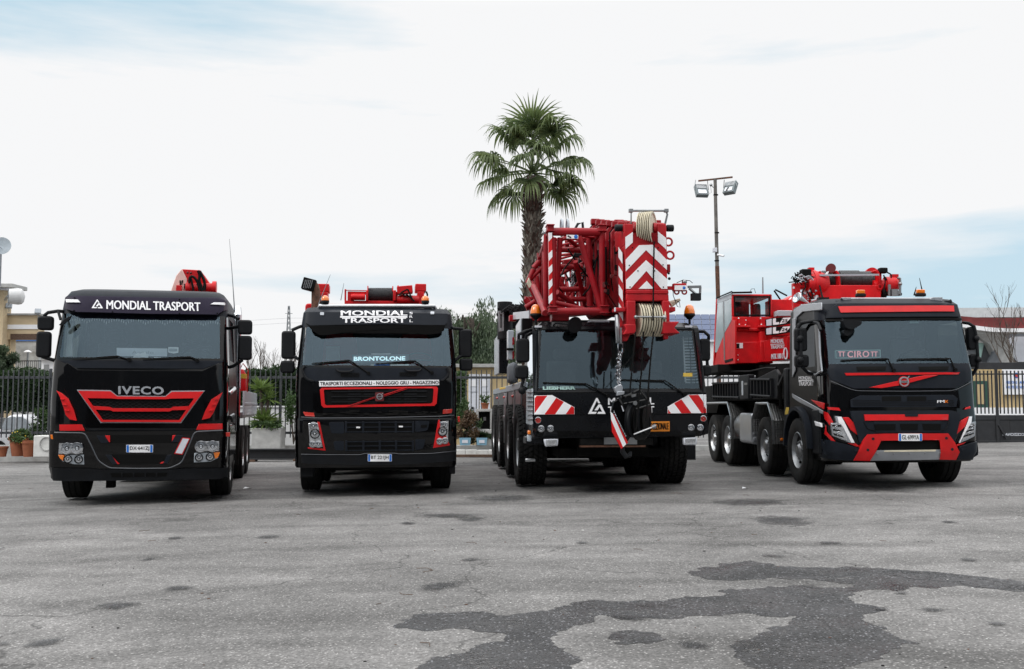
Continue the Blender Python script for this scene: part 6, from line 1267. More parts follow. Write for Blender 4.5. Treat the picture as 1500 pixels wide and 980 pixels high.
mb = MB(); mb.b2((-.55, .6, .55), (.55, 9.8, 1.3)); mb.b2((-1.2, .3, .86), (1.2, 1.4, 1.3)); mb.b2((-1., 2.6, .55), (1, 2.8, .75)); mb.b2((-1., 4.6, .55), (1, 4.8, .75)); mb.b2((-1.2, 3.3, .8), (1.2, 3.9, 1.6)); mb.b2((-1.25, 5.5, .5), (1.25, 6.3, 1.6)); mb.b2((-1.25, 9.8, .5), (1.25, 10.3, 1.6)); mb.b2((-.85, .7, .52), (.85, 9.5, .66)); mb.b2((-1.25, 10.0, .15), (1.25, 10.05, .6)); mb.b2((-1.2, 5.6, .25), (1.2, 5.65, .6)); mb.build('chassis_light_block', V.root, 'underbody', bevel=.01)  # belly pan and cross flaps added to darken the ground under the crane
for y_ in (2.1, 4.3, 6.9, 8.9):
    for x in (-1.16, 1.16): put_wheel('w45', (.67, .47, 'steel', True), V, x, y_, .67)
# superstructure
def P3(f, x, y_, y): return V.onY(*Z(f, (x, y_)), y)
def bxm(name, m, *bs, par=None, bevel=.012):
    mb = MB()
    for (f, x0, y0, x1, y1, y, th) in bs: V.bx(f, x0, y0, x1, y1, y, th, mb)
    return mb.build(name, par or V.root, m, bevel=bevel)
e1 = bxm('engine_housing', 'craneblack', ('C5', 108, 402, 192, 765, 8.0, 1.4)); a = P3('C5', 108, 402, 8.); b = P3('C5', 108, 765, 8.); mb = MB(); mb.prism([(8.0, b.z), (9.5, b.z), (9.5, a.z+.0), (8.0, a.z+.03)], 'x', a.x-.03, a.x-.002); mb.build('side_cover', e1, 'bodygrey', bevel=.01)
V.text('number', '5', 'C5', (145, 412), (160, 412), (145, 428), 'letter', y=7.98)
e2 = bxm('cab_housing', 'craneblack', ('C5', 325, 235, 425, 640, 3.0, 1.0)); a = P3('C5', 325, 235, 3.); b = P3('C5', 325, 640, 3.); mb = MB(); mb.prism([(3.0, b.z), (4.05, b.z), (4.05, a.z-.05), (3.0, a.z)], 'x', a.x-.03, a.x-.002); mb.build('side_cover', e2, 'bodygrey', bevel=.01)
e3 = bxm('striped_post', 'bodygrey', ('C5', 190, 350, 246, 632, 4.2, .3))
for k in range(2): V.plate('red_band', 'C5', [(232, 420+k*135), (250, 415+k*135), (250, 485+k*135), (232, 492+k*135)], .006, 'cranered', y=4.195, parent=e3, bevel=0)
bxm('hand_rail', 'ink', ('C5', 180, 520, 245, 545, 4.15, .03))
bxm('door_panel', 'greywall', ('C5', 200, 655, 292, 862, 3.2, .6), bevel=.08)
mb = MB(); a = P3('C5', 160, 260, 7.4); mb.lathe([(-.42, .001), (-.42, .17), (.42, .17), (.42, .001)], a, (0, 0, 1), 20); mb.lathe([(.1, .18), (.14, .2), (.18, .18)], a, (0, 0, 1), 20); mb.build('winch_drum', V.root, 'plastic', bevel=.01); V.frame('drum_guard', 'C5', [(98, 168), (152, 160), (150, 358), (104, 366)], [(116, 200), (134, 196), (132, 330), (118, 334)], .05, 'steel', y=7.1)
mb = MB(); rnd = random.Random(4)
for i in range(34): c = P3('C5', rnd.uniform(110, 325), rnd.uniform(125, 165), 7.0+rnd.random()*.6); mb.box(c, (rnd.uniform(.05, .22), .1, rnd.uniform(.03, .12)), (0, rnd.uniform(-.5, .5), 0))
for i in range(14): a = P3('C5', rnd.uniform(120, 320), rnd.uniform(130, 190), 6.9); mb.tube([a, a+Vector((.1, 0, .08)), a+Vector((.22, 0, rnd.uniform(-.2, .05)))], .015, 5)
V.bx('C5', 160, 150, 215, 340, 7.5, .4, mb); V.bx('C5', 215, 180, 330, 330, 7.8, .4, mb); mb.build('winch_fittings', V.root, 'plastic')
bxm('red_beam', 'cranered', ('C5', 205, 205, 272, 262, 5.4, .25)); mb = MB(); a, b = P3('C5', 270, 215, 5.4), P3('C5', 425, 200, 3.6); mb.bar(a, b, .14); mb.build('pale_beam', V.root, 'bodygrey')
mb = MB(); pl = [P3('C5', *q, 5.2) for q in ((350, 25), (452, 60), (430, 110), (375, 165))]; mb.prism([(a.x, a.z) for a in pl], 'y', 5.2, 5.4); mb.build('gusset', V.root, 'cranered', bevel=.01)
bxm('jib_support', 'cranered', ('C5', 415, 180, 640, 262, 3.4, .4), ('C4', 95, 700, 300, 930, 3.0, .3)); bxm('turret', 'plastic', ('C2', 430, 100, 690, 160, 2.4, 2.5), ('C2', 300, 120, 700, 170, 2.9, 2.5))
bxm('air_unit', 'sticker', ('C2', 537, 102, 640, 126, .7, .4))
# boom: octagonal telescopic sections running back from the head
def octo(cx, hw, z0, z1): h = z1-z0; return [(cx-hw, z0+h*.42), (cx-hw*.86, z0+h*.16), (cx-hw*.45, z0), (cx+hw*.45, z0), (cx+hw*.86, z0+h*.16), (cx+hw, z0+h*.42), (cx+hw, z1-.10), (cx+hw-.08, z1), (cx-hw+.08, z1), (cx-hw, z1-.10)]
bm_ = sub('boom', V.root)
def ax_(y): return .17-.02*(y+1)
for i, (y0, y1, hw, z0, z1) in enumerate(((-.75, .6, .235, 2.85, 3.8), (.6, 2.6, .34, 2.85, 4.1))):
    mb = MB(); A = octo(ax_(y0), hw, z0, z1); B = octo(ax_(y1), hw*(1.05), z0-.02, z1+.02); n = len(A); mb.add([(x, y0, z) for x, z in A]+[(x, y1, z) for x, z in B], [tuple(range(n)), tuple(range(2*n-1, n-1, -1))]+[(k, n+k, n+(k+1) % n, (k+1) % n) for k in range(n)]); mb.build('boom_section', bm_, 'cranered', bevel=.012)
for i in range(6):
    y = -.25+i*.28; hw = .25+.03*i; z0 = 2.92-.03*i; z1 = 3.98+.062*i; c = .17-.006*i; A = octo(c, hw, z0, z1); B = octo(c, hw-.05, z0+.06, z1-.06)
    mb = MB(); mb.prism(A, 'y', y, y+.07); mb.b2((c-hw+.02, y-.02, z1-.02), (c-hw+.16, y+.09, z1+.07)); mb.b2((c+.0, y-.02, z1-.02), (c+.16, y+.09, z1+.06)); o_ = mb.build('section_collar', bm_, 'cranered', bevel=.012); mb = MB(); mb.prism(octo(c, hw+.012, z0-.012, z1+.012), 'y', y+.075, y+.10); mb.build('collar_gap', o_, 'ink')
    mb = MB()
    for (bx_, bz_2) in ((-hw+.05, .25), (-hw+.05, .55), (-hw+.06, .8), (-hw*.6, .12)): mb.ball((c+bx_, y-.005, z0+(z1-z0)*bz_2), .022, 8)
    mb.build('bolt', o_, 'darkred')
    if i in (2, 3): mb = MB(); mb.cyl((c-hw-.02, y-.04, 3.1), (c-hw-.02, y-.04, 3.75), .035, 10); mb.build('black_cylinder', bm_, 'plastic')
# head
HY = -1.0
hd = sub('boom_head', V.root)
def hpz(pl, y=HY, f='C3'): return [(a.x, a.z) for a in (V.onY(*Z(f, q), y) for q in pl)]
mb = MB(); mb.prism(hpz([(172, 285), (475, 285), (478, 612), (180, 612)]), 'y', HY, HY+.35); mb.prism(hpz([(165, 135), (232, 140), (232, 285), (172, 285)]), 'y', HY, HY+.75); mb.prism(hpz([(408, 135), (470, 135), (475, 285), (408, 285)]), 'y', HY, HY+.75); mb.prism(hpz([(182, 612), (482, 612), (486, 640), (184, 640)]), 'y', HY-.03, HY+.4); mb.build('head_plate', hd, 'headred', bevel=.01)
hb = V.sheet([hpz([(176, 200), (230, 200), (230, 283), (412, 283), (412, 200), (470, 200), (478, 603), (182, 603)], HY-.003)], .004, 'headred', 'marking_base', hd, y=HY-.0, bevel=0, back=.0)
wp = [[(176, 232), (230, 195), (230, 270), (178, 318)], [(410, 190), (470, 240), (472, 322), (412, 268)],
      [(178, 395), (275, 290), (372, 287), (372, 292), (474, 395), (475, 468), (325, 325), (180, 478)],
      [(181, 540), (325, 397), (476, 532), (478, 603), (435, 603), (328, 474), (213, 603), (182, 603)], [(272, 603), (330, 546), (382, 603)]]
for q in wp: V.sheet([hpz(q, HY-.008)], .003, 'letter', 'chevron', hd, y=HY-.006, bevel=0, back=.001)
mb = MB()
for q in ((228, 308), (412, 308), (205, 435), (447, 430), (267, 474), (387, 474), (210, 590), (450, 590)): c = V.onY(*Z('C3', q), HY-.01); mb.ball(c, .011, 6)
mb.build('bolt', hd, 'ink')
# lower block with five sheaves
mb = MB(); mb.prism(hpz([(182, 640), (485, 640), (488, 690), (182, 690)]), 'y', HY-.02, HY+.5)
mb.prism(hpz([(182, 690), (245, 690), (245, 900), (185, 880)]), 'y', HY-.05, HY+.5); mb.prism(hpz([(437, 690), (488, 690), (490, 900), (437, 900)]), 'y', HY-.05, HY+.5)
mb.prism(hpz([(160, 860), (245, 860), (245, 925), (150, 935), (175, 900)]), 'y', HY-.08, HY+.5); mb.prism(hpz([(437, 842), (555, 842), (520, 885), (560, 925), (437, 928)]), 'y', HY-.08, HY+.5); mb.prism(hpz([(102, 738), (182, 735), (182, 765), (102, 765)]), 'y', HY, HY+.25); mb.prism(hpz([(486, 732), (537, 732), (537, 765), (486, 765)]), 'y', HY, HY+.25)
mb.prism(hpz([(150, 925), (215, 925), (190, 978), (160, 978)]), 'y', HY, HY+.1); mb.prism(hpz([(455, 920), (490, 920), (485, 965), (460, 965)]), 'y', HY, HY+.1); mb.build('head_block', hd, 'headred', bevel=.012)
V.plate('end_plate', 'C3', [(98, 738), (108, 736), (108, 766), (98, 768)], .02, 'sticker', y=HY-.01, parent=hd)
def sheaves(name, c, ax, r, w, n, par):
    ax = Vector(ax).normalized()
    for i in range(n):
        o = Vector(c)+ax*(w*(i-(n-1)/2)); h = w*.36; mb = MB(); mb.use('ink').lathe([(-h*.5, r*.915), (0, r*.93), (h*.5, r*.915)], o, ax, 44); mb.use('cream').lathe([(-h*.5, .001), (-h*.5, r*.55), (-h*.35, r*.6), (-h*.35, r*.84), (-h, r*.9), (-h, r), (-h*.6, r), (-h*.1, r*.90), (h*.1, r*.90), (h*.6, r), (h, r), (h, r*.9), (h*.35, r*.84), (h*.35, r*.6), (h*.5, r*.55), (h*.5, .001)], o, ax, 44); mb.build('sheave', par)
mb = MB(); 
c = V.onY(*Z('C3', (340, 818)), HY+.16); a1 = V.onY(*Z('C3', (340, 697)), HY-.0); a2 = V.onY(*Z('C3', (340, 940)), HY-.0); r_ = (a1.z-a2.z)/2
sheaves('s', (c.x, HY+.14, (a1.z+a2.z)/2), (1, .13, 0), r_, (V.onY(*Z('C3', (437, 800)), HY).x-V.onY(*Z('C3', (247, 800)), HY).x)/5, 5, hd)
mb = MB(); mb.prism(hpz([(250, 672), (430, 672), (430, 700), (250, 700)]), 'y', HY+.10, HY+.45); mb.build('sheave_cavity', hd, 'ink')
c = V.onY(*Z('C3', (333, 168)), HY+.1); a1 = V.onY(*Z('C3', (333, 50)), HY+.1); a2 = V.onY(*Z('C3', (333, 284)), HY+.1); sheaves('s', (c.x, HY+.12, (a1.z+a2.z)/2), (.90, -.44, .0), (a1.z-a2.z)/2, .052, 4, hd)
mb = MB(); a = V.onY(*Z('C3', (235, 165)), HY+.12); b = V.onY(*Z('C3', (300, 170)), HY+.12); mb.cyl(a, b, .085, 18); mb.cyl(b+Vector((.15, 0, 0)), b+Vector((.3, 0, 0)), .085, 18); mb.build('sheave_hub', hd, 'headred'); mb = MB(); a = V.onY(*Z('C3', (100, 166)), HY+.12); b = V.onY(*Z('C3', (162, 166)), HY+.12); mb.cyl(a, b, .05, 14); mb.build('rubber_stub', hd, 'plastic', bevel=.015); mb = MB(); a = V.onY(*Z('C3', (470, 168)), HY+.12); b = V.onY(*Z('C3', (523, 168)), HY+.12); mb.cyl(a, b, .05, 14); mb.build('rubber_stub', hd, 'plastic', bevel=.015)
T = lambda x, y, d=0: V.onY(*Z('C3', (x, y)), HY+d)
mb = MB(); mb.tube([T(215, 42, .1), T(475, 42, .1)], .018, 8); mb.tube([T(218, 42, .1), T(218, 138, .1)], .012, 6); mb.tube([T(468, 42, .1), T(478, 70, .1), T(462, 138, .1)], .016, 6); mb.box(T(216, 42, .1), (.06, .06, .05)); mb.box(T(470, 42, .1), (.06, .06, .05)); mb.build('top_guard', hd, 'steel', bevel=.004)
mb = MB(); mb.tube([T(258, 803, -.12), T(455, 806, -.12)], .013, 8); mb.ball(T(252, 806, -.1), .03, 8); mb.ball(T(456, 808, -.1), .035, 8); mb.build('rope_guard', hd, 'steel')
for q in ((485, 266, .055), (497, 362, .055)):
    c = T(q[0], q[1], .1); mb = MB(); mb.tube([c+Vector((q[2]*math.cos(a), 0, q[2]*math.sin(a))) for a in [6.2832*i/16 for i in range(17)]], .015, 6); mb.build('lifting_ring', hd, 'headred')
mb = MB(); a = T(482, 422); b = T(507, 482); mb.b2((a.x, HY+.05, a.z), (b.x, HY+.2, b.z)); a = T(395, 108, .4); b = T(435, 135, .4); mb.b2((a.x, HY+.4, a.z), (b.x, HY+.6, b.z)); mb.build('side_lug', hd, 'cranered', bevel=.01)
mb = MB(); mb.ball(T(492, 530), .022, 8); mb.ball(T(488, 492), .018, 8); mb.build('plug', hd, 'ink')
# left flank stripes of the head
mb = MB(); pa = T(168, 200, .02); pb2 = T(178, 880, .02)
mb.add([(pa.x-.01, HY+.05, pa.z-.4), (pa.x-.03, HY+.30, pa.z-.4), (pa.x-.03, HY+.30, pa.z-1.25), (pa.x-.0, HY+.05, pa.z-1.25)], [(0, 1, 2, 3)]); mb.build('head_flank', hd, 'headred', smooth=0, flip=False)
for k in range(4):
    mb = MB(); z = pa.z-.28-k*.27; mb.add([(pa.x-.02, HY+.06, z), (pa.x-.036, HY+.28, z+.12), (pa.x-.036, HY+.28, z-.03), (pa.x-.02, HY+.06, z-.16)], [(0, 1, 2, 3)]); mb.build('chevron', hd, 'letter', smooth=0, flip=False)
# wind sensor arm right of the head
mb = MB(); a = T(480, 592); b = T(528, 592); mb.bar(a+Vector((-.02, .1, 0)), b+Vector((0, .1, 0)), .05); mb.build('sensor_arm', hd, 'headred'); mb = MB(); a = T(527, 560); b = T(624, 615); mb.b2((a.x, HY+.05, a.z), (b.x, HY+.14, b.z)); sb_ = mb.build('sensor_box', hd, 'headred', bevel=.01)
V.plate('label', 'C3', [(530, 578), (622, 578), (622, 612), (530, 612)], .004, 'letter', y=HY+.045, parent=sb_, bevel=0); c = T(598, 596, .04); mb = MB(); mb.lathe([(0, .022), (.003, .001)], (c.x, HY+.038, c.z), (0, -1, 0), 14); mb.build('label_mark', sb_, 'plateblue')
for q in ((545, 625), (600, 625)): c = T(*q, .1); mb = MB(); mb.tube([c+Vector((.032*math.cos(a), 0, .032*math.sin(a))) for a in [6.2832*i/14 for i in range(15)]], .012, 6); mb.build('ring', sb_, 'headred')
mb = MB(); mb.use('steel'); mb.bar(T(625, 590, .1), T(720, 588, .1), .035); mb.tube([T(635, 600, .1), T(695, 650, .1)], .02, 6); mb.tube([T(715, 590, .1), T(712, 650, .1)], .018, 6); mb.ball(T(600, 555, .1), .04, 10); mb.use('plastic'); c = T(682, 662, .1); mb.box(c, (.13, .1, .10)); mb.use('ink'); mb.tube([T(*q, .08) for q in ((545, 560), (590, 540), (640, 545), (660, 562))], .005, 4); mb.tube([T(*q, .08) for q in ((520, 600), (520, 650), (550, 730), (570, 735), (565, 700), (530, 680))], .005, 4); mb.build('wind_sensor', sb_)
mb = MB(); mb.cyl(T(498, 715, .3), T(568, 680, .3), .05, 12, .02); mb.build('horn', hd, 'cream')
# ropes
rp = MB()
rp.tube([T(383, 262, -.06), T(379, 500, -.04), T(375, 830, -.14)], .0115, 6)
U = lambda x, y, d=0.: V.onY(*Z('C6', (x, y)), HY+d)
for q in (((314, 30), (306, 130), (270, 495)), ((374, 30), (362, 300), (318, 775)), ((450, 30), (430, 220), (392, 705)), ((400, 60), (340, 170), (225, 290), (215, 330))): rp.tube([U(x, y, -.16 if len(q) < 4 else .25) for x, y in q], .0115 if len(q) < 4 else .007, 6)
rp.build('hoist_rope', hd, 'ink')
# latch and turnbuckle at the left of the block
mb = MB(); mb.use('steel'); mb.tube([U(175, -90, .1), U(180, 20, .0), U(185, 110, 0)], .035, 8); mb.tube([U(172, -10, -.05), U(172, 115, -.05), U(205, 118, -.05), U(205, 0, -.05)], .012, 6); mb.build('turnbuckle', hd)
# chain, links one by one
ch = tag(bpy.data.objects.new('lifting_chain', None), 'shiny steel chain hanging from the boom head in front of the windshield', 'chain'); COL.objects.link(ch)
Wp = lambda v: V.root.matrix_basis @ Vector(v)
ch.location = Wp(U(200, 125)); ch.rotation_euler = (0, 0, V.yaw); ch.name = 'lifting_chain'
base = U(200, 125)
def link(c, l, r, tk, fl, tilt=0):
    mb = MB(); pts = []
    for i in range(17):
        a = 6.2832*i/16; x = r*math.cos(a); z = r*math.sin(a)+(l if math.sin(a) > 0 else -l)
        x, z = x*math.cos(tilt)-z*math.sin(tilt), x*math.sin(tilt)+z*math.cos(tilt); pts.append(Vector((x, 0, z)) if fl else Vector((0, x, z)))
    mb.tube([p+c for p in pts], tk, 6); return mb.build('link', ch, 'chrome')
link(U(201, 155)-base, .045, .032, .010, True)
for i in range(13): c = U(200-i*1.0, 200+i*18)-base; link(c, .016, .018, .007, i % 2 == 0, .05*i); 
for i in range(7): c = U(186-i*2+random.uniform(-3, 3), 215+i*30, -.03)-base; link(c, .016, .018, .007, i % 2 == 1, .4)
mb = MB(); pl = [U(*q)-base for q in ((150, 455), (170, 438), (205, 430), (215, 455), (208, 490), (178, 500), (158, 485))]; mb.prism([(a.x, a.z) for a in pl], 'y', -.05, .05); mb.prism([((U(*q)-base).x, (U(*q)-base).z) for q in ((172, 480), (225, 480), (222, 505), (165, 515))], 'y', -.07, .0); mb.build('shackle', ch, 'silver', bevel=.008)
# hook block
hk = thing('hook_block', 'heavy black hook block with striped flank hanging before the crane bumper', 'hook block', Wp(U(300, 900)), V.yaw)
hb0 = U(300, 900)
def hk_p(name, pl, y0, y1, m, par=None, bevel=.01): mb = MB(); mb.prism([((U(*q, y0)-hb0).x, (U(*q, y0)-hb0).z) for q in pl], 'y', y0, y1); return mb.build(name, par or hk, m, bevel=bevel)
hk_p('side_plate', [(130, 640), (145, 560), (200, 530), (245, 640), (300, 790), (250, 870), (205, 912), (135, 780)], .0, .06, 'black')
hk_p('side_plate', [(240, 640), (350, 600), (410, 590), (435, 700), (430, 790), (380, 850), (320, 850), (270, 790)], .30, .36, 'black')
hk_p('head_frame', [(190, 540), (340, 466), (372, 470), (428, 585), (250, 640)], .05, .30, 'plastic')
mb = MB(); 
for a, b in (((190, 545), (345, 466)), ((345, 466), (425, 580)), ((250, 636), (428, 580)), ((190, 545), (250, 636)), ((205, 520), (355, 500)), ((225, 575), (390, 545))): mb.tube([U(*a, -.02)-hb0, U(*b, -.02)-hb0], .013, 6)
mb.build('guard_rail', hk, 'black')
mb = MB()
for i in range(4): o = U(285+i*34, 700-i*10, .05+.05*i)-hb0; mb.use('ink' if i % 2 else 'plastic').lathe([(-.03, .001), (-.03, .24), (-.01, .215), (.01, .215), (.03, .24), (.03, .001)], o, (.85, -.45, -.05), 32)
mb.build('block_sheave', hk)
c = U(310, 570, -.02)-hb0; mb = MB(); mb.cyl(c, c-Vector((0, .02, 0)), .03, 14); mb.build('pin', hk, 'steel'); mb = MB(); mb.box(U(300, 515, -.03)-hb0, (.06, .02, .03), (0, -.3, 0)); mb.build('pin', hk, 'steel')
def hplate(name, pl, m, y=-.012): mb = MB(); mb.prism([((U(*q, y)-hb0).x, (U(*q, y)-hb0).z) for q in pl], 'y', y-.003, y); return mb.build(name, hk, m, smooth=0)
poly = [((U(*q, -.012)-hb0).x, (U(*q, -.012)-hb0).z) for q in ((126, 635), (150, 655), (258, 868), (206, 916), (136, 785))]; n_ = Vector((.75, -.42)).normalized(); vals = [n_.x*a+n_.y*b for a, b in poly]; w_ = .056; k = 0; v0 = min(vals)
n_ = Vector((.92, .40)).normalized(); vals = [n_.x*a+n_.y*b for a, b in poly]; v0 = min(vals)
while v0+k*w_ < max(vals):
    q = clip(poly, n_.x, n_.y, v0+k*w_); q = clip(q, -n_.x, -n_.y, -(v0+(k+1)*w_)) if len(q) > 2 else []
    if len(q) > 2: mb = MB(); mb.prism(q, 'y', -.014, -.009); mb.build('warning_stripe', hk, 'letter' if k % 2 else 'red', smooth=0)
    k += 1
mb = MB(); a, b = U(300, 806, -.08)-hb0, U(440, 752, -.08)-hb0; mb.tube([a, b], .010, 6); mb.build('rating_strip', hk, 'letter'); mb = MB(); mb.cyl(b, b+Vector((.05, 0, .02)), .03, 10); mb.build('rod_end', hk, 'steel')
vs, fs = textmesh('TRASPORTI', .03); A_, B_, C_ = [U(*q, -.02)-hb0 for q in ((150, 625), (244, 818), (145, 630))]; mb = MB(); mb.add([((C_+(B_-A_)*u+(A_-C_)*v)) for u, v, _ in vs], fs); mb.build('lettering', hk, 'sticker', smooth=0)
hplate('label', [(205, 590), (212, 588), (228, 630), (220, 634)], 'sticker')
mb = MB(); c = U(215, 935, .1)-hb0; mb.tube([c+Vector((.0, 0, .08)), c+Vector((0, 0, .0)), c+Vector((.05, 0, -.07)), c+Vector((.11, 0, -.05)), c+Vector((.12, 0, .0))], [.03, .035, .04, .035, .015], 10); mb.build('hook', hk, 'plastic')
# ------------------------------------------------ lattice jib
jb = sub('lattice_jib', V.root)
F0, F1 = -.25, 4.6
fr = {k: V.onY(*Z('C4', q), F0) for k, q in dict(TL=(186, 238), TR=(588, 238), BL=(200, 858), BR=(600, 852)).items()}
bk = {k: V.onY(*Z('P', q), F1) for k, q in dict(TL=(780, 408), TR=(828, 396), BL=(783, 462), BR=(832, 462)).items()}
J = lambda k, t: fr[k].lerp(bk[k], t)
def jt(name, a, b, r, m='cranered', n=10): mb = MB(); mb.tube([a, b], r, n); return mb.build(name, jb, m)
for k in ('TL', 'TR', 'BL', 'BR'): jt('chord', J(k, 0), J(k, 1), .042)
ns = 6
for i in range(ns):
    t0, t1 = i/ns, (i+1)/ns
    for a, b in (('TL', 'BL'), ('TR', 'BR'), ('TL', 'TR'), ('BL', 'BR')):
        if i % 2: a, b = b, a
        jt('lattice_bar', J(a, t0), J(b, t1), .022)
    for a, b in (('TL', 'TR'), ('BL', 'BR'), ('TL', 'BL'), ('TR', 'BR')): jt('lattice_bar', J(a, t1), J(b, t1), .024)
def jc(name, a, b, r, y=F0, y2=None, m='cranered', n=12): return jt(name, V.onY(*Z('C4', a), y), V.onY(*Z('C4', b), y if y2 is None else y2), r, m, n)
jc('end_bar', (195, 255), (560, 258), .062); jc('end_bar', (200, 858), (600, 855), .055); jc('end_post', (575, 240), (582, 840), .045); jc('end_post', (205, 300), (205, 840), .05); jc('end_diagonal', (405, 290), (570, 835), .045); jc('end_diagonal', (262, 300), (225, 780), .04, F0, F0+.3)
for y_, x0, x1 in ((392, 210, 440), (520, 250, 430), (690, 230, 470), (765, 210, 460)): jc('cross_bar', (x0, y_), (x1, y_), .042, F0+.9)
jc('inner_post', (478, 260), (485, 820), .05, F0+.8); jc('brace', (300, 290), (430, 400), .035, F0+.5, F0+1.2); jc('brace', (235, 710), (420, 850), .04, F0+.2, F0+1.0); jc('brace', (375, 480), (455, 830), .038, F0+.5, F0+1.1); jc('brace', (245, 590), (330, 740), .03, F0+1.2); jc('brace', (220, 600), (330, 540), .03, F0+1.2); jc('brace', (60, 670), (150, 870), .05, F0+1.6, F0+.3); jc('brace', (220, 790), (440, 840), .035, F0+.1)
for q in ((165, 195, 215, 250), (555, 195, 612, 250), (180, 815, 235, 865), (568, 810, 630, 870)):
    mb = MB(); V.bx('C4', q[0], q[1], q[2], q[3], F0-.06, .2, mb); V.bx('C4', q[0]-6, q[1], q[2]+6, q[1]+10, F0-.09, .24, mb); V.bx('C4', q[0]-6, q[3]-10, q[2]+6, q[3], F0-.09, .24, mb); mb.build('pin_bracket', jb, 'cranered', bevel=.01)
mb = MB(); pl = [V.onY(*Z('C4', q), F0+.1) for q in ((580, 730), (600, 760), (625, 840), (570, 840))]; mb.prism([(a.x, a.z) for a in pl], 'y', F0, F0+.1); mb.build('gusset', jb, 'cranered', bevel=.006)
sp = V.plate('striped_post', 'C4', [(172, 262), (200, 262), (204, 800), (178, 800)], .05, 'red', y=F0-.02, parent=jb)
for k in range(5):
    y_ = 262+k*108; q = [(173, y_+50), (201, y_+22 if k else 262), (202, y_+75), (176, y_+106)]
    if k == 0: q = [(172, 262), (200, 262), (200, 300), (174, 330)]
    V.plate('white_band', 'C4', q, .003, 'letter', y=F0-.072, parent=sp, bevel=0)
jc('end_post', (155, 260), (150, 850), .04, F0+.5); mb = MB(); mb.ball(V.onY(*Z('C4', (153, 262)), F0+.5), .05, 10); mb.build('bolt', jb, 'steel')
lb_ = V.plate('label', 'C4', [(310, 278), (398, 280), (398, 308), (310, 306)], .01, 'letter', y=F0-.09, parent=jb); c = V.onY(*Z('C4', (380, 293)), F0-.1); mb = MB(); mb.lathe([(0, .03), (.004, .001)], (c.x, F0-.10, c.z), (0, -1, 0), 14); mb.build('label_mark', lb_, 'plateblue'); c = V.onY(*Z('C4', (330, 293)), F0-.1); mb = MB(); mb.box((c.x, F0-.101, c.z), (.06, .003, .02), (0, .5, 0)); mb.build('label_mark', lb_, 'ink')
mb = MB(); c = V.onY(*Z('C4', (272, 225)), F0+.6)
for o_ in (0, .09): mb.tube([c+Vector((o_+.0, .12*math.cos(a), .13*math.sin(a))) for a in [6.2832*i/20 for i in range(21)]], .018, 6)
mb.build('guide_wheel', jb, 'bodygrey'); mb = MB(); c = V.onY(*Z('C4', (405, 225)), F0+.3); mb.tube([c+Vector((-.08, 0, -.05)), c+Vector((-.02, 0, .06)), c+Vector((.05, 0, .08)), c+Vector((.06, 0, -.05))], .022, 6); mb.build('pin_handle', jb, 'plastic')
jc('black_sleeve', (540, 405), (540, 610), .062, F0+.9, m='plastic')
for k in range(4): jc('sleeve_ring', (540, 430+k*50), (540, 440+k*50), .07, F0+.9, m='ink')
rnd = random.Random(8)
for i in range(20):
    a = V.onY(*Z('C4', (rnd.uniform(230, 470), rnd.uniform(300, 760))), F0+rnd.uniform(1.2, 2.6)); b = a+Vector((rnd.uniform(-.3, .3), rnd.uniform(-.2, .2), rnd.uniform(-.35, .35))); jt('lattice_bar', a, b, rnd.uniform(.02, .04))
for i in range(9):
    c = V.onY(*Z('C4', (rnd.uniform(300, 450), rnd.uniform(430, 640))), F0+rnd.uniform(1.3, 2.2)); mb = MB(); mb.box(c, (rnd.uniform(.06, .22), .1, rnd.uniform(.05, .2))); mb.build('jib_fitting', jb, 'cranered' if i % 3 else 'plastic', bevel=.01)
mb = MB()
for i in range(9): c = V.onY(*Z('C4', (355+rnd.uniform(-8, 8), 560+i*16)), F0+1.); mb.tube([c+Vector((.02*math.cos(a), 0, .03*math.sin(a))) for a in [6.2832*k/8 for k in range(9)]], .007, 4)
for i in range(4): c = V.onY(*Z('C4', (428, 630+i*22)), F0+1.1); mb.tube([c+Vector((.04*math.cos(a), 0, .05*math.sin(a))) for a in [6.2832*k/8 for k in range(9)]], .010, 4)
mb.build('jib_chain', jb, 'silver', kind='stuff')
for i in range(14):
    a = V.onY(*Z('C4', (rnd.uniform(230, 560), rnd.uniform(300, 500))), F0+rnd.uniform(.4, 1.8)); b = V.onY(*Z('C4', (rnd.uniform(230, 560), rnd.uniform(560, 820))), F0+rnd.uniform(.4, 1.8)); m_ = a.lerp(b, .5)+Vector((rnd.uniform(-.12, .12), 0, -rnd.uniform(.05, .2))); mb = MB(); mb.tube([a, a.lerp(m_, .5)+Vector((.02, 0, -.04)), m_, b], rnd.choice([.008, .012, .016]), 6); mb.build('hydraulic_hose', jb, 'ink')
for i in range(8):
    c = V.onY(*Z('C4', (rnd.uniform(600, 700), rnd.uniform(330, 860))), -.42+.0*i); mb = MB(); mb.box((c.x, c.y+.15, c.z), (.05, .05, rnd.uniform(.04, .1))); mb.build('section_fitting', bm_, 'darkred' if i % 2 else 'ink', bevel=.005)
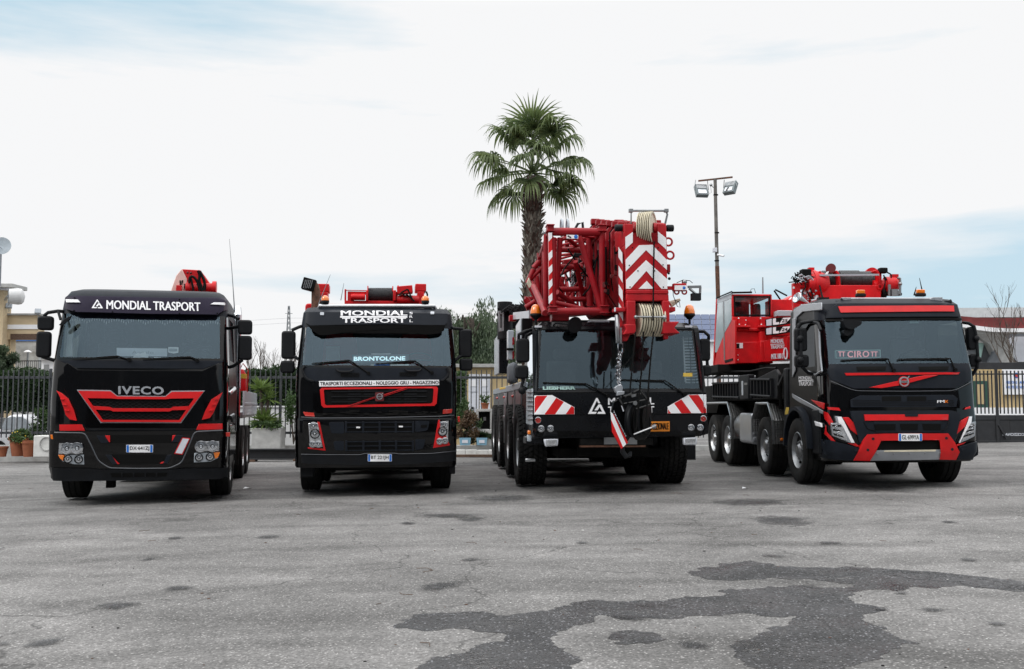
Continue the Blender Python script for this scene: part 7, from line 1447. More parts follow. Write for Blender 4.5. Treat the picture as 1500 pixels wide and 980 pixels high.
# outer left flank: second folded lattice section and its foot
for a, b, r_ in (((60, 530), (130, 450), .05), ((15, 645), (60, 540), .045), ((20, 650), (140, 870), .04), ((85, 590), (100, 720), .035), ((130, 480), (138, 860), .035), ((30, 620), (150, 500), .035)): jc('lattice_bar', a, b, r_, F0+2.4)
mb = MB(); pl = [V.onY(*Z('C4', q), 2.1) for q in ((88, 412), (125, 440), (120, 470), (90, 462))]; mb.prism([(a.x, a.z) for a in pl], 'y', 2.1, 2.2); mb.build('gusset', jb, 'cranered'); mb = MB()
for q in (((130, 505), (165, 480), (168, 500), (135, 520)), ((10, 640), (25, 600), (50, 660), (30, 680))): pl = [V.onY(*Z('C4', p_), 1.9) for p_ in q]; mb.prism([(a.x, a.z) for a in pl], 'y', 1.9, 2.0)
mb.build('pale_fitting', jb, 'cream', bevel=.006)
jc('lattice_bar', (0, 830), (95, 770), .05, 2.6); jc('lattice_bar', (0, 760), (60, 850), .06, 2.8); bxm('jib_foot', 'cranered', ('C4', 0, 745, 60, 770, 2.9, .2), ('C4', 200, 870, 330, 930, .6, .3), par=jb)
# ============================================================ truck 4
V = Veh('crane_truck', 'black truck with red roof stripe, carrying a red operator cabin and winch', 'truck', 5.935, 15.05, 1.2,
        [(.41, .10, 1.13), (.56, .03, 1.17), (1.0, 0, 1.18), (1.19, .02, 1.175), (1.25, .02, 1.17), (1.80, .05, 1.165), (1.87, .07, 1.16), (2.58, .27, 1.14), (2.64, .28, 1.135), (2.84, .35, 1.12), (2.93, .48, 1.05), (2.97, .85, .90)], 4, .40)
W4 = V
def cls(z, sd, t):
    if sd == 'B': return 'cab_body'
    if 1.87 < z < 2.58:
        if sd == 'F': return 'windshield' if abs(t) < .94 else 'cab_body'
        if .62 < t < 1.35: return 'side_window'
    return 'roof' if z > 2.58 and sd == 'F' else ('door' if sd in 'LR' and t > .45 else 'cab_body')
V.cab(1.95, .94, None, cls, {'windshield': 'windshield', 'side_window': 'sideglass', 'roof': 'slate', 'cab_body': 'black', 'door': 'blackside', 'cab_floor': 'underbody'}, [1.95, 1.35, .62, .5],
      [-1, -.995, -.98, -.96, -.935, -.8, -.6, -.4, -.2, 0, .2, .4, .6, .8, .935, .96, .98, .995, 1])
mb = MB(); mb.b2((-1.12, 1.75, 1.5), (1.12, 1.9, 2.85)); mb.b2((-1.14, .5, 1.65), (1.14, .9, 1.86)); mb.build('dashboard', V.root, 'dash', bevel=.04)
for sx in (-.6, .6):
    mb = MB(); mb.b2((sx-.25, 1.3, 1.3), (sx+.25, 1.45, 2.35)); mb.b2((sx-.14, 1.3, 2.37), (sx+.14, 1.42, 2.55)); mb.build('seat', V.root, 'fabric', bevel=.05)
steering(V, .52, .8, 2.02)
V.plate('roof_fascia', 'D2', [(62, 172), (112, 138), (600, 136), (655, 164), (664, 196), (60, 202)], .03, 'slate', off=.01, bevel=.015)
V.plate('roof_stripe', 'D2', [(116, 149), (635, 146), (637, 172), (128, 177)], .02, 'redlens' if False else 'red', off=.042, bevel=.006)
V.plate('windshield_seal', 'D2', [(60, 206), (672, 203), (674, 212), (60, 217)], .02, 'ink', off=.0)
mb = MB(); a, b = V.pt('D2', 130, 118, .62), V.pt('D2', 578, 118, .62); mb.tube([V.pt('D2', 128, 124, .66), a, b, V.pt('D2', 584, 124, .66)], .03, 10); rb_ = mb.build('light_bar', V.root, 'silver')
for q in ([(128, 110), (172, 110), (186, 122), (182, 140), (158, 141), (150, 122)], [(584, 108), (540, 108), (524, 120), (555, 124), (557, 140), (582, 140)]): V.plate('bar_bracket', 'D2', q, .03, 'silver', y=.50, parent=rb_)
for q in ((216, 100), (485, 98)): c = V.onY(*Z('D2', q), .66); V.beacon((c.x, .66, c.z), .04, .10, True)
for q, h_ in (((496, 96), (480, 22)), ((456, 100), (466, 62))): mb = MB(); mb.tube([V.pt('D2', *q, 1.0), V.pt('D2', *h_, 1.0)], [.014, .004], 6); mb.build('antenna', V.root, 'ink')
for q in ((117, 130), (605, 130)): c = V.pt('D2', *q, .5); mb = MB(); mb.box(c, (.12, .08, .04)); mb.ball(c+Vector((.05, 0, .02)), .025, 8); mb.build('marker_lamp', V.root, 'plastic', bevel=.01)
V.plate('name_sign', 'D2', [(102, 346), (306, 343), (307, 379), (104, 383)], .02, 'teal', y=.42, r=.01); V.plate('sign_face', 'D2', [(107, 350), (302, 347), (303, 375), (109, 379)], .003, 'greywall', y=.398); V.text('lettering', 'CIRO', 'D2', (158, 350), (254, 349), (158, 378), 'ledred', y=.39, bold=.03, space=1.15)
for x0 in (117, 262): V.text('lettering', 'TT', 'D2', (x0, 352), (x0+30, 352), (x0, 374), 'ledred', y=.39, bold=.03)
mb = MB(); mb.box(V.pt('D2', 397, 378, .42), (.07, .04, .11)); mb.build('phone_holder', V.root, 'ink', bevel=.01)
mb = MB(); mb.box(V.pt('D2', 455, 215, .32), (.14, .01, .07)); mb.build('toll_tag', V.root, 'teal', bevel=.006)
V.wiper('D2', (366, 436), (338, 384), (128, 390), .05); V.wiper('D2', (642, 434), (618, 383), (385, 385), .05)
pl = [(138, 208), (222, 212), (222, 228), (190, 250), (172, 252), (150, 245), (140, 222)]; V.plate('front_mirror', 'D2', pl, .12, 'plastic', y=.12, r=.03, bevel=.02); V.plate('front_mirror', 'D2', [(138, 256), (188, 250), (180, 270), (160, 284), (142, 276)], .08, 'plastic', y=.14, r=.03, bevel=.02)
line(V, 'D2', [(132, 205), (150, 240), (160, 260)], .12, .02, 'plastic', name='mirror_arm')
# slate cowl and hood
V.plate('cowl_panel', 'D2', [(78, 408), (700, 404), (712, 442), (712, 480), (640, 516), (185, 518), (80, 478), (66, 440)], .02, 'slate', bevel=.012)
for q in ((197, 420, 332, 440), (476, 420, 612, 440)): V.plate('vent', 'D2', [(q[0], q[1]), (q[2], q[1]-2), (q[2]-5, q[3]-3), (q[0]+5, q[3])], .004, 'ink', off=.021, bevel=0)
V.plate('red_line', 'D2', [(145, 448), (662, 445), (655, 454), (152, 459)], .012, 'red', off=.02, bevel=.003)
ib = V.plate('diagonal_bar', 'D2', [(256, 513), (385, 483), (390, 504), (310, 516)], .02, 'red', off=.02, bevel=.006); V.plate('diagonal_bar', 'D2', [(436, 472), (500, 459), (566, 458), (436, 492)], .02, 'red', off=.02, bevel=.006)
p = V.onS(*Z('D2', (411, 487)), .03); mb = MB(); mb.lathe([(0, .085), (.02, .082), (.02, .001)], (p.x, V.surf(p.x, p.z)-.02, p.z), (0, -1, 0), 28); mb.build('badge_base', ib, 'red'); ironmark(V, 'D2', (411, 487), 22, .043, ib)
line(V, 'D2', [(82, 484), (188, 528), (400, 530), (636, 528), (712, 488)], .022, .006, 'trimgrey')
V.plate('hood_panel', 'D2', [(84, 492), (188, 534), (636, 533), (712, 494), (716, 596), (660, 606), (110, 606), (80, 590)], .016, 'black', bevel=.01)
gp = V.plate('grille_pad', 'D2', [(172, 568), (215, 549), (632, 546), (652, 562), (646, 600), (174, 602)], .02, 'slate', off=.016, bevel=.01)
for q in ((312, 553, 398, 574), (425, 553, 511, 574)): V.plate('slot', 'D2', [(q[0], q[1]), (q[2], q[1]), (q[2], q[3]), (q[0], q[3])], .003, 'ink', off=.037, parent=gp, bevel=0)
mb = MB()
for r_ in range(4):
    for k in range(54):
        x = 184+k*8.4+(4 if r_ % 2 else 0); y = 572+r_*7
        if 555 < x < 612 or (308 < x < 515 and y < 578) or x > 640: continue
        p = V.onS(*Z('D2', (x, y)), .038); mb.box((p.x, V.surf(p.x, p.z)-.037, p.z), (.017, .004, .011))
mb.build('pad_texture', gp, 'ink', smooth=0, kind='stuff')
V.text('model_lettering', 'FM', 'D2', (560, 571), (592, 570), (560, 582), 'letter', off=.045, bold=.04, parent=gp); V.text('model_lettering', 'X', 'D2', (592, 570), (609, 570), (592, 582), 'amber', off=.045, bold=.04, parent=gp)
# lower front
lf = V.plate('lower_panel', 'E', [(285, 138), (400, 135), (1200, 132), (1290, 150), (1292, 200), (1262, 340), (1240, 420), (1180, 345), (445, 350), (375, 440), (358, 360), (300, 200)], .05, 'slate', bevel=.015)
V.plate('top_bar', 'E', [(412, 170), (1185, 168), (1182, 220), (422, 226)], .02, 'red', off=.05, parent=lf, bevel=.006); V.plate('bar_notch', 'E', [(785, 168), (908, 168), (904, 188), (790, 188)], .008, 'slate', off=.071, parent=lf)
V.plate('intake_surround', 'E', [(500, 235), (1118, 228), (1118, 335), (520, 338)], .012, 'slate', off=.05, parent=lf, bevel=.006)
for q in ((505, 258, 700, 315), (738, 255, 905, 315), (942, 255, 1114, 315)): V.plate('intake_slot', 'E', [(q[0], q[1]), (q[2], q[1]), (q[2]-4, q[3]), (q[0]+12, q[3])], .003, 'ink', off=.063, parent=lf, bevel=0)
line(V, 'E', [(410, 232), (440, 300), (520, 320)], .056, .007, 'plastic', lf); line(V, 'E', [(1188, 228), (1165, 300), (1110, 318)], .056, .007, 'plastic', lf)
bp2 = V.plate('bumper', 'E', [(30, 396), (180, 425), (370, 478), (320, 592), (230, 590), (60, 572), (38, 560)], .07, 'slate', off=-.02, bevel=.02); V.plate('bumper', 'E', [(1285, 462), (1400, 430), (1452, 400), (1456, 540), (1415, 582), (1270, 584), (1262, 560)], .07, 'slate', off=-.02, bevel=.02)
V.plate('under_bumper', 'E', [(318, 500), (1280, 495), (1270, 586), (320, 594)], .03, 'plastic', off=-.02, bevel=.01)
rb1 = V.plate('red_bumper', 'E', [(445, 352), (600, 345), (940, 343), (1182, 343), (1240, 420), (1286, 515), (1254, 586), (1106, 583), (1156, 498), (1102, 402), (560, 410), (522, 498), (465, 595), (316, 592), (374, 478), (405, 400)], .07, 'red', off=.0, bevel=.015)
V.plate('bumper_opening', 'E', [(562, 412), (1100, 405), (1150, 492), (528, 500)], .02, 'ink', off=.0, bevel=0)
V.plate('skid_plate', 'E', [(530, 498), (1146, 491), (1160, 520), (1112, 582), (468, 594), (515, 520)], .05, 'silver', off=.0, bevel=.012); V.plate('skid_lip', 'E', [(600, 499), (1072, 492), (1065, 508), (595, 514)], .03, 'cream', off=.03, bevel=.006)
for q in (): V.plate('skid_slot', 'E', [(q[0]-18, q[1]), (q[0]-10, q[1]-10), (q[0]+18, q[1]-12), (q[0]+10, q[1]+2)], .004, 'ink', off=.051, bevel=0)
for q in ((538, 535), (683, 530), (828, 528), (972, 525), (1112, 522)): p = V.onS(*Z('E', q), .06); mb = MB(); mb.ball((p.x, V.surf(p.x, p.z)-.052, p.z), .014, 8); mb.build('rivet', V.root, 'steel')
for q in ((494, 392), (446, 494), (1165, 386), (1218, 488), (338, 498), (1316, 490), (52, 432), (66, 530)): p = V.onS(*Z('E', q), .07); mb = MB(); mb.lathe([(.0, .022), (.008, .02), (.010, .012), (.004, .001)], (p.x, V.surf(p.x, p.z)-.068 if 300 < q[0] < 1280 and q[0] not in (338,) else V.surf(p.x, p.z)-.052, p.z), (0, -1, 0), 14); mb.build('parking_sensor', V.root, 'slate')
V.numplate('E', (728, 345), (944, 412), 'GL·699YA', off=.074)
for s_ in (0, 1):
    hl = [(146, 184), (206, 190), (328, 432), (290, 432), (125, 366), (104, 248), (160, 248)] if not s_ else [(1380, 186), (1402, 184), (1396, 240), (1434, 234), (1426, 366), (1285, 432), (1300, 400)]
    h = V.plate('headlight', 'E', hl, .035, 'silver', off=.015, bevel=.008)
    iq = [(112, 256), (205, 262), (262, 412), (134, 360)] if not s_ else [(1352, 296), (1392, 250), (1426, 244), (1418, 358), (1310, 408)]
    l = V.plate('lens', 'E', iq, .006, 'lens', off=.05, parent=h, bevel=.002)
    V.plate('running_light', 'E', [(168, 192), (204, 192), (324, 428), (296, 428), (205, 262), (180, 250)] if not s_ else [(1380, 190), (1400, 190), (1394, 240), (1300, 405), (1290, 428), (1286, 426)], .008, 'letter', off=.052, parent=h, bevel=.002)
    for q_ in ([(118, 262), (200, 268), (206, 282), (122, 278)], [(124, 300), (190, 312), (200, 326), (128, 318)], [(130, 340), (215, 366), (228, 384), (136, 358)]) if not s_ else ([(1372, 282), (1420, 262), (1420, 274), (1368, 296)], [(1350, 320), (1418, 300), (1417, 312), (1345, 334)], [(1330, 362), (1416, 336), (1415, 348), (1322, 378)]): V.plate('reflector_fin', 'E', q_, .008, 'ink', off=.056, parent=l, bevel=0)
    for c, r_ in (((158, 292), .030), ((180, 345), .032)) if not s_ else (((1398, 288), .026), ((1378, 345), .028)): p = V.onS(*Z('E', c), .06); V.lamp((p.x, V.surf(p.x, p.z)-.05, p.z), r_, l, ring='chrome', mt='lens')
for q in ([(215, 195), (270, 195), (332, 262), (358, 362), (290, 312), (250, 252)], [(40, 140), (82, 156), (130, 240), (98, 270), (55, 212)], [(36, 262), (70, 330), (152, 418), (110, 410), (52, 350)], [(75, 101), (180, 108), (198, 135), (85, 126)], [(1302, 224), (1370, 188), (1335, 282), (1260, 350), (1272, 268)], [(1345, 106), (1385, 95), (1388, 115), (1335, 125)], [(262, 434), (320, 424), (372, 462), (345, 466)], [(1258, 446), (1285, 436), (1348, 420), (1325, 440), (1262, 462)]):
    V.plate('red_patch', 'E', q, .02, 'red', off=.012, bevel=.006)
# left side of the cab
X0 = -1.182
dr_ = side(V, 'door', 'D', [(470, 250), (520, 240), (590, 250), (598, 520), (590, 610), (465, 580)], X0-.02, .02, 'black') if False else None
side(V, 'door_strip', 'D5', [(636, 276), (700, 312), (858, 400), (855, 424), (690, 340), (640, 306)], X0-.012, .014, 'silver')
side(V, 'red_wedge', 'D5', [(770, 320), (868, 346), (864, 390), (830, 372)], X0-.012, .014, 'red'); side(V, 'side_marker', 'D5', [(796, 474), (842, 490), (846, 518), (806, 508)], X0-.03, .03, 'letter')
V.text('lettering', 'MONDIAL', 'D', (490, 494), (548, 493), (490, 507), 'letter', side=X0-.012, bold=.035); V.text('lettering', 'TRASPORT', 'D', (490, 515), (553, 515), (490, 533), 'letter', side=X0-.012, bold=.035); side(V, 'lettering_line', 'D', [(490, 509), (552, 508), (552, 512), (490, 513)], X0-.012, .002, 'letter', bevel=0)
mb = MB(); mb.b2((X0-.004, .50, 2.50), (X0+.09, 1.9, 2.80)); 
side(V, 'flank_reflection', 'D', [(468, 214), (500, 190), (585, 182), (585, 214), (505, 222), (480, 245), (474, 300), (466, 300)], -1.15, .02, 'silver', bevel=.01)  # silver plate stands for sky reflected on the upper cab side
side(V, 'rear_trim', 'D', [(462, 250), (474, 248), (474, 470), (462, 500)], -1.19, .02, 'silver')
mb = MB(); mb.tube([V.onX(*Z('D', q), -1.23) for q in ((476, 300), (490, 276), (530, 262), (572, 270), (583, 300))], .025, 8); mb.build('window_trim', V.root, 'plastic')
mb = MB(); mb.tube([V.onX(*Z('D', q), -1.22) for q in ((575, 290), (580, 400), (588, 470), (560, 488), (525, 470))], .016, 8); mb.build('window_trim', V.root, 'silver')
V.mirror('D', [(476, 288, 529, 388), (478, 402, 536, 456)], .42, [[(585, 262, .1), (540, 262, 0), (500, 268, 0), (488, 290, .03)], [(500, 300, -.03), (500, 440, -.03)], [(505, 455, 0), (530, 480, .05), (590, 492, .15)]])
for q in ((497, 335), (498, 425)): c = V.onY(*Z('D', q), .38); mb = MB(); mb.ball(c, .055, 10); mb.build('mirror_pivot', V.root, 'plastic')
V.mirror('D2', [(698, 240, 740, 345), (706, 362, 750, 420)], .50, [[(676, 222, .1), (700, 225, 0), (725, 240, 0), (736, 290, 0), (742, 380, 0), (740, 420, 0), (716, 458, .1)]])
for q in ((736, 293), (745, 388)): c = V.onY(*Z('D2', q), .48); mb = MB(); mb.ball(c, .05, 10); mb.build('mirror_pivot', V.root, 'plastic')
# front wheel arch, steps
for x in (-1.14, 1.14):
    mb = MB(); P_ = [(1.36-.66*math.cos(math.pi*i/14), .58+.66*math.sin(math.pi*i/14)) for i in range(15)]; P2 = [(1.36-.60*math.cos(math.pi*i/14), .58+.60*math.sin(math.pi*i/14)) for i in range(15)]; mb.prism(P_+P2[::-1], 'x', x-.14, x+.14); mb.build('wheel_arch', V.root, 'slate')
mb = MB(); mb.b2((-1.2, .35, .50), (-1.0, .72, 1.2)); mb.build('step_panel', V.root, 'plastic', bevel=.03); mb = MB(); mb.b2((-1.2, 2.02, .55), (-1.05, 2.2, 1.9)); mb.build('rear_panel', V.root, 'plastic', bevel=.03); mb = MB(); mb.b2((1.0, .35, .50), (1.2, .72, 1.2)); mb.build('step_panel', V.root, 'plastic', bevel=.03)
side(V, 'warning_label', 'D', [(436, 625), (447, 625), (447, 655), (430, 655)], -1.28, .01, 'yellow'); 
mb = MB(); mb.b2((-.45, .5, .55), (-.36, 8.8, .88)); mb.b2((.36, .5, .55), (.45, 8.8, .88)); mb.b2((-.6, .3, .48), (.6, 2.0, 1.25)); mb.b2((-1, 1.28, .44), (1, 1.44, .6)); mb.b2((-1, 3.2, .44), (1, 3.4, .6)); mb.b2((-.45, 1.9, .8), (1.2, 8.8, 1.35)); mb.b2((-.9, 6.3, .44), (.9, 6.5, .6)); mb.b2((-.9, 7.7, .44), (.9, 7.85, .6)); mb.b2((-.9, .25, .44), (-.5, .5, .56)); mb.b2((-.78, .7, .36), (.78, 3.1, .47)); mb.b2((-.7, 3.1, .42), (.7, 7.2, .55)); mb.b2((-1.15, 7.9, .14), (1.15, 7.95, 1.0)); mb.b2((-1.15, 4.3, .3), (1.15, 4.35, 1.0)); mb.build('chassis_light_block', V.root, 'underbody', bevel=.01)  # frame parts plus added tray and flaps that shut out light from behind
for y_ in (1.36, 3.3):
    for x in (-1.09, 1.09): put_wheel('w34', (.525, .345, 'steel'), V, x, y_, .525)
for y_ in (6.35, 7.7):
    for x in (-1.05, 1.05): put_wheel('w34r', (.525, .34, 'alu'), V, x, y_, .525); 
    for x in (-.72, .72): put_wheel('w34r', None, V, x, y_, .525)
def fender(y0, y1, top, sl, name='fender', z0=.58):
    P_ = [(y0, z0), (y0, top-.3), (y0+sl, top), (y1-sl, top), (y1, top-.3), (y1, top-.55)]; Q_ = [(y+d, z-e) for (y, z), d, e in zip(P_, (.03, .03, .03, -.03, -.03, -.03), (0, 0, .03, .03, 0, 0))]
    mb = MB(); mb.prism(P_+Q_[::-1], 'x', -1.27, -.86); f_ = mb.build(name, V.root, 'checker', bevel=.004); mb = MB(); mb.tube([(-1.275, y, z) for y, z in P_], .022, 6); mb.build('fender_edge', f_, 'alu'); mb = MB(); mb.prism([(y, z) for y, z in P_+Q_[::-1]], 'x', .86, 1.27); mb.build(name, V.root, 'checker')
    mb = MB(); mb.box((-1.12, y0-.02, z0+.08), (.06, .03, .05)); mb.build('reflector', f_, 'amber', bevel=.01)
fender(2.62, 3.98, 1.30, .28); fender(5.68, 8.9, 1.32, .28)
mb = MB(); mb.prism(rounded([(-1.26, .52), (-.72, .48), (-.68, 1.06), (-1.26, 1.12)], .08), 'y', 4.15, 5.05); tk = mb.build('silver_tank', V.root, 'silver', bevel=.02)
for k in range(4): mb = MB(); mb.b2((-1.22, 4.135, .58+k*.13), (-.78, 4.152, .645+k*.13)); mb.build('tank_rib', tk, 'silver', bevel=.01)
mb = MB(); mb.box((-1.0, 4.13, .82), (.04, .02, .04)); mb.build('reflector', tk, 'redlens')
mb = MB(); mb.lathe([(-.25, .001), (-.25, .27), (.25, .27), (.25, .001)], (-.98, 5.32, .84), (0, 1, 0), 22); mb.build('round_tank', V.root, 'steel'); mb = MB(); mb.b2((-1.15, 2.25, .5), (-.9, 2.3, .62)); mb.build('wheel_chock', V.root, 'plastic')
# outrigger frames
of = MB(); of.b2((-1.2, 2.2, 1.36), (1.2, 10.6, 1.44)); of.b2((-1.15, 2.35, 1.44), (1.15, 10.6, 1.72)); of.b2((-1.1, 8.8, .6), (1.1, 10.4, 1.36)); of.build('outrigger_deck', V.root, 'underbody', bevel=.01)
ob = MB(); ob.prism(rounded([(2.5, 1.38), (4.15, 1.38), (4.15, 1.74), (2.6, 1.90), (2.4, 1.80)], .05), 'x', -1.22, -1.16); ob.build('outrigger_cover', V.root, 'plastic', bevel=.01)
for (y0, y1) in ((2.75, 4.1), (5.0, 7.4)):
    mb = MB(); mb.tube([(-1.27, y0, 1.72), (-1.27, y1, 1.76)], .022, 6); mb.tube([(-1.27, y0, 1.42), (-1.27, y1, 1.46)], .022, 6); n_ = int((y1-y0)/.22)
    for i in range(n_+1): mb.b2((-1.27, y0+i*(y1-y0)/n_-.02, 1.40), (-1.22, y0+i*(y1-y0)/n_+.02, 1.74))
    mb.build('outrigger_rack', V.root, 'plastic')
mb = MB(); mb.b2((-1.28, 4.25, 1.38), (-1.15, 4.95, 1.86)); cb = mb.build('control_box', V.root, 'plastic', bevel=.02); mb = MB(); mb.b2((-1.287, 4.62, 1.46), (-1.281, 4.74, 1.74)); mb.build('handle_plate', cb, 'bodygrey', bevel=.004); mb = MB(); mb.b2((-1.287, 4.3, 1.66), (-1.281, 4.52, 1.70)); mb.build('label', cb, 'steel')
mb = MB(); mb.tube([(-1.2, 2.6, 1.92), (-1.1, 3.6, 1.96), (-1.15, 4.6, 1.93), (-1.2, 6, 1.98), (-1.2, 7.5, 1.9)], .02, 6); mb.tube([(-1.1, 2.4, 1.85), (-1.25, 2.3, 1.6), (-1.2, 2.35, 1.2)], .03, 6); mb.build('hose', V.root, 'ink')
# red superstructure
SYv = 5.5
V.cabx = None
def R4(name, m, *bs, par=None, bevel=.012):
    mb = MB()
    for (f, x0, y0, x1, y1, y, th) in bs: V.bx(f, x0, y0, x1, y1, y, th, mb)
    return mb.build(name, par or V.root, m, bevel=bevel)
mb = MB(); mb.cyl((0, 5.6, 1.7), (0, 5.6, 2.1), .75, 36); mb.build('turntable', V.root, 'underbody'); R4('turret_base', 'underbody', ('D3', 120, 832, 730, 900, SYv+.4, 2.0))
oc = sub('operator_cabin', V.root)
a = V.onY(*Z('D3', (234, 256)), SYv); b = V.onY(*Z('D3', (568, 440)), SYv); xl, xr = a.x, b.x; zt2, zw = a.z, b.z; zb2 = V.onY(*Z('D3', (262, 826)), SYv).z
yb = V.onX(*Z('D3', (100, 300)), xl).y; SB = min(max(yb, SYv+1.2), SYv+2.0)
mb = MB()
for (x0, x1, z0, z1, y0, y1) in ((xl, xr, zt2-.06, zt2, SYv, SB), (xl, xl+.06, zw, zt2, SYv, SYv+.06), (xr-.05, xr, zb2, zw, SYv, SB), (xr-.07, xr, zw, zt2, SYv, SYv+.07), (xr-.07, xr, zw, zt2, SB-.07, SB), (xl, xr, zb2, zw, SYv, SYv+.06), (xl, xl+.06, zb2, zt2, SB-.06, SB), (xl, xr, zb2, zb2+.08, SYv, SB), (xl, xr, zw-.04, zw+.02, SB-.06, SB)): mb.b2((x0, y0, z0), (x1, y1, z1))
mb.build('cabin_frame', oc, 'redbody', bevel=.02)
V.plate('front_window', 'D3', [(255, 276), (550, 278), (550, 430), (260, 430)], .008, 'clearglass', y=SYv+.002, parent=oc, bevel=0); V.frame('window_seal', 'D3', [(250, 270), (554, 272), (554, 436), (255, 436)], [(262, 282), (542, 284), (543, 424), (268, 424)], .012, 'ink', y=SYv-.0, parent=oc)
mb = MB(); mb.b2((xl+.15, SYv+.5, zw-.2), (xl+.5, SYv+.62, zw+.36)); mb.b2((xl+.25, SYv+.2, zw-.25), (xl+.7, SYv+.6, zw-.1)); mb.b2((xr-.3, SYv+.3, zw), (xr-.15, SYv+.5, zw+.3)); mb.build('seat', oc, 'fabric', bevel=.04)
def side4(name, pl, m, x=None, th=.03, f='D3', par=None, bevel=.004): return side(V, name, f, pl, xl-.002 if x is None else x, th, m, par or oc, bevel)
side4('side_panel', [(236, 470), (172, 585), (112, 735), (88, 842), (262, 826), (262, 470)], 'redbody', th=.03)
side4('side_window', [(118, 330), (160, 320), (172, 585), (112, 735), (92, 735)], 'skyreflect', th=.012); side4('side_window', [(166, 318), (230, 292), (232, 470), (176, 575)], 'skyreflect', th=.012)  # pale colour paints in the sky reflected by these windows
side4('roof_panel', [(105, 300), (232, 246), (232, 290), (102, 342)], 'bodygrey', th=.02); side4('window_bar', [(160, 318), (167, 316), (178, 800), (170, 802)], 'steel', x=xl-.012, th=.02); side4('frame_edge', [(104, 298), (112, 296), (88, 842), (80, 842)], 'redbody', x=xl-.01, th=.04); side4('door_step', [(175, 800), (240, 782), (240, 800), (178, 822)], 'ink', x=xl-.015, th=.02); side4('sill', [(92, 846), (180, 838), (180, 848), (92, 856)], 'letter', x=xl-.02, th=.03)
mb = MB(); mb.tube([V.pt('D3', *q, SYv-.02) for q in ((235, 245), (400, 242))], .022, 6); mb.tube([V.onX(*Z('D3', q), xl-.04) for q in ((108, 290), (235, 236))], .015, 6); mb.tube([V.pt('D3', *q, SYv+.1) for q in ((385, 240), (395, 215), (420, 212), (430, 248))], .006, 5); mb.build('roof_rail', oc, 'ink')
mb = MB(); mb.tube([V.pt('D3', 490, 252, SYv+.3), V.pt('D3', 489, 118, SYv+.3)], [.018, .012], 6); mb.build('antenna', V.root, 'steel')
mb = MB(); mb.tube([V.pt('D3', *q, SYv+.4) for q in ((635, 305), (582, 228), (592, 220), (688, 270))], .018, 6); mb.build('hand_rail', V.root, 'ink')
body = R4('turret_body', 'redbody', ('D3', 262, 648, 472, 824, SYv-.1, 1.8), ('D3', 240, 440, 570, 515, SYv+.02, .3), ('D3', 262, 560, 510, 650, SYv+.35, .8), ('D3', 404, 560, 430, 645, SYv+.1, .2), ('D3', 560, 300, 740, 600, SYv+.2, .5)); R4('shelf', 'redbody', ('D3', 278, 513, 372, 558, SYv-.05, .3), ('D3', 372, 535, 510, 560, SYv-.05, .3))
mb = MB(); c = V.pt('D3', 482, 615, SYv); mb.lathe([(-.18, .001), (-.18, .085), (.1, .085), (.14, .05), (.2, .04), (.2, .001)], c, (0, 0, 1), 16); mb.build('red_bottle', V.root, 'redbody')
for x0 in (305, 485):
    mb = MB(); c = V.pt('D3', x0+18, 485, SYv-.06); mb.box(c, (.16, .1, .2)); mb.box(c+Vector((0, -.03, -.1)), (.3, .1, .04)); k_ = mb.build('lamp_mount', V.root, 'redbody', bevel=.01); mb = MB()
    for q in ((292, 455), (350, 470), (298, 505), (345, 508)): c = V.pt('D3', q[0]+x0-305, q[1], SYv-.10); mb.ball(c, .018, 6)
    mb.build('bolt', k_, 'letter')
V.plate('label', 'D3', [(268, 660), (326, 656), (326, 700), (268, 704)], .006, 'letter', y=SYv-.1, bevel=0); V.plate('label_mark', 'D3', [(270, 664), (298, 662), (298, 700), (270, 702)], .003, 'ink', y=SYv-.107, bevel=0)
mb = MB(); 
for q in ((286, 756), (286, 795)): mb.ball(V.pt('D3', *q, SYv-.11), .014, 6)
mb.build('bolt', V.root, 'letter')
tp_ = V.plate('name_panel', 'D3', [(500, 640), (688, 600), (688, 792), (508, 812)], .03, 'redbody', y=SYv-.35); R4('panel_side', 'redbody', ('D3', 470, 640, 508, 815, SYv-.32, .3)); R4('panel_side', 'redbody', ('D3', 690, 600, 735, 790, SYv-.2, .3))
for st, (x0, y0, x1, y1) in (('MONDIAL', (556, 628, 662, 660)), ('TRASPORT', (556, 678, 668, 706)), ('MTK 180 L', (560, 748, 656, 790))): V.text('lettering', st, 'D3', (x0, y0), (x1, y0-6), (x0, y1), 'sticker', y=SYv-.392, bold=.03, parent=tp_)
V.plate('lettering_line', 'D3', [(553, 667), (664, 661), (664, 667), (553, 673)], .003, 'sticker', y=SYv-.383, parent=tp_, bevel=0)
c = V.pt('D3', 676, 745, SYv-.39); mb = MB(); mb.tube([c+Vector((.035*math.cos(a), 0, .11*math.sin(a))) for a in [6.2832*i/18 for i in range(19)]], .014, 6); mb.build('emblem', tp_, 'sticker')
R4('grey_case', 'bodygrey', ('D3', 610, 390, 740, 438, SYv-.2, .3))
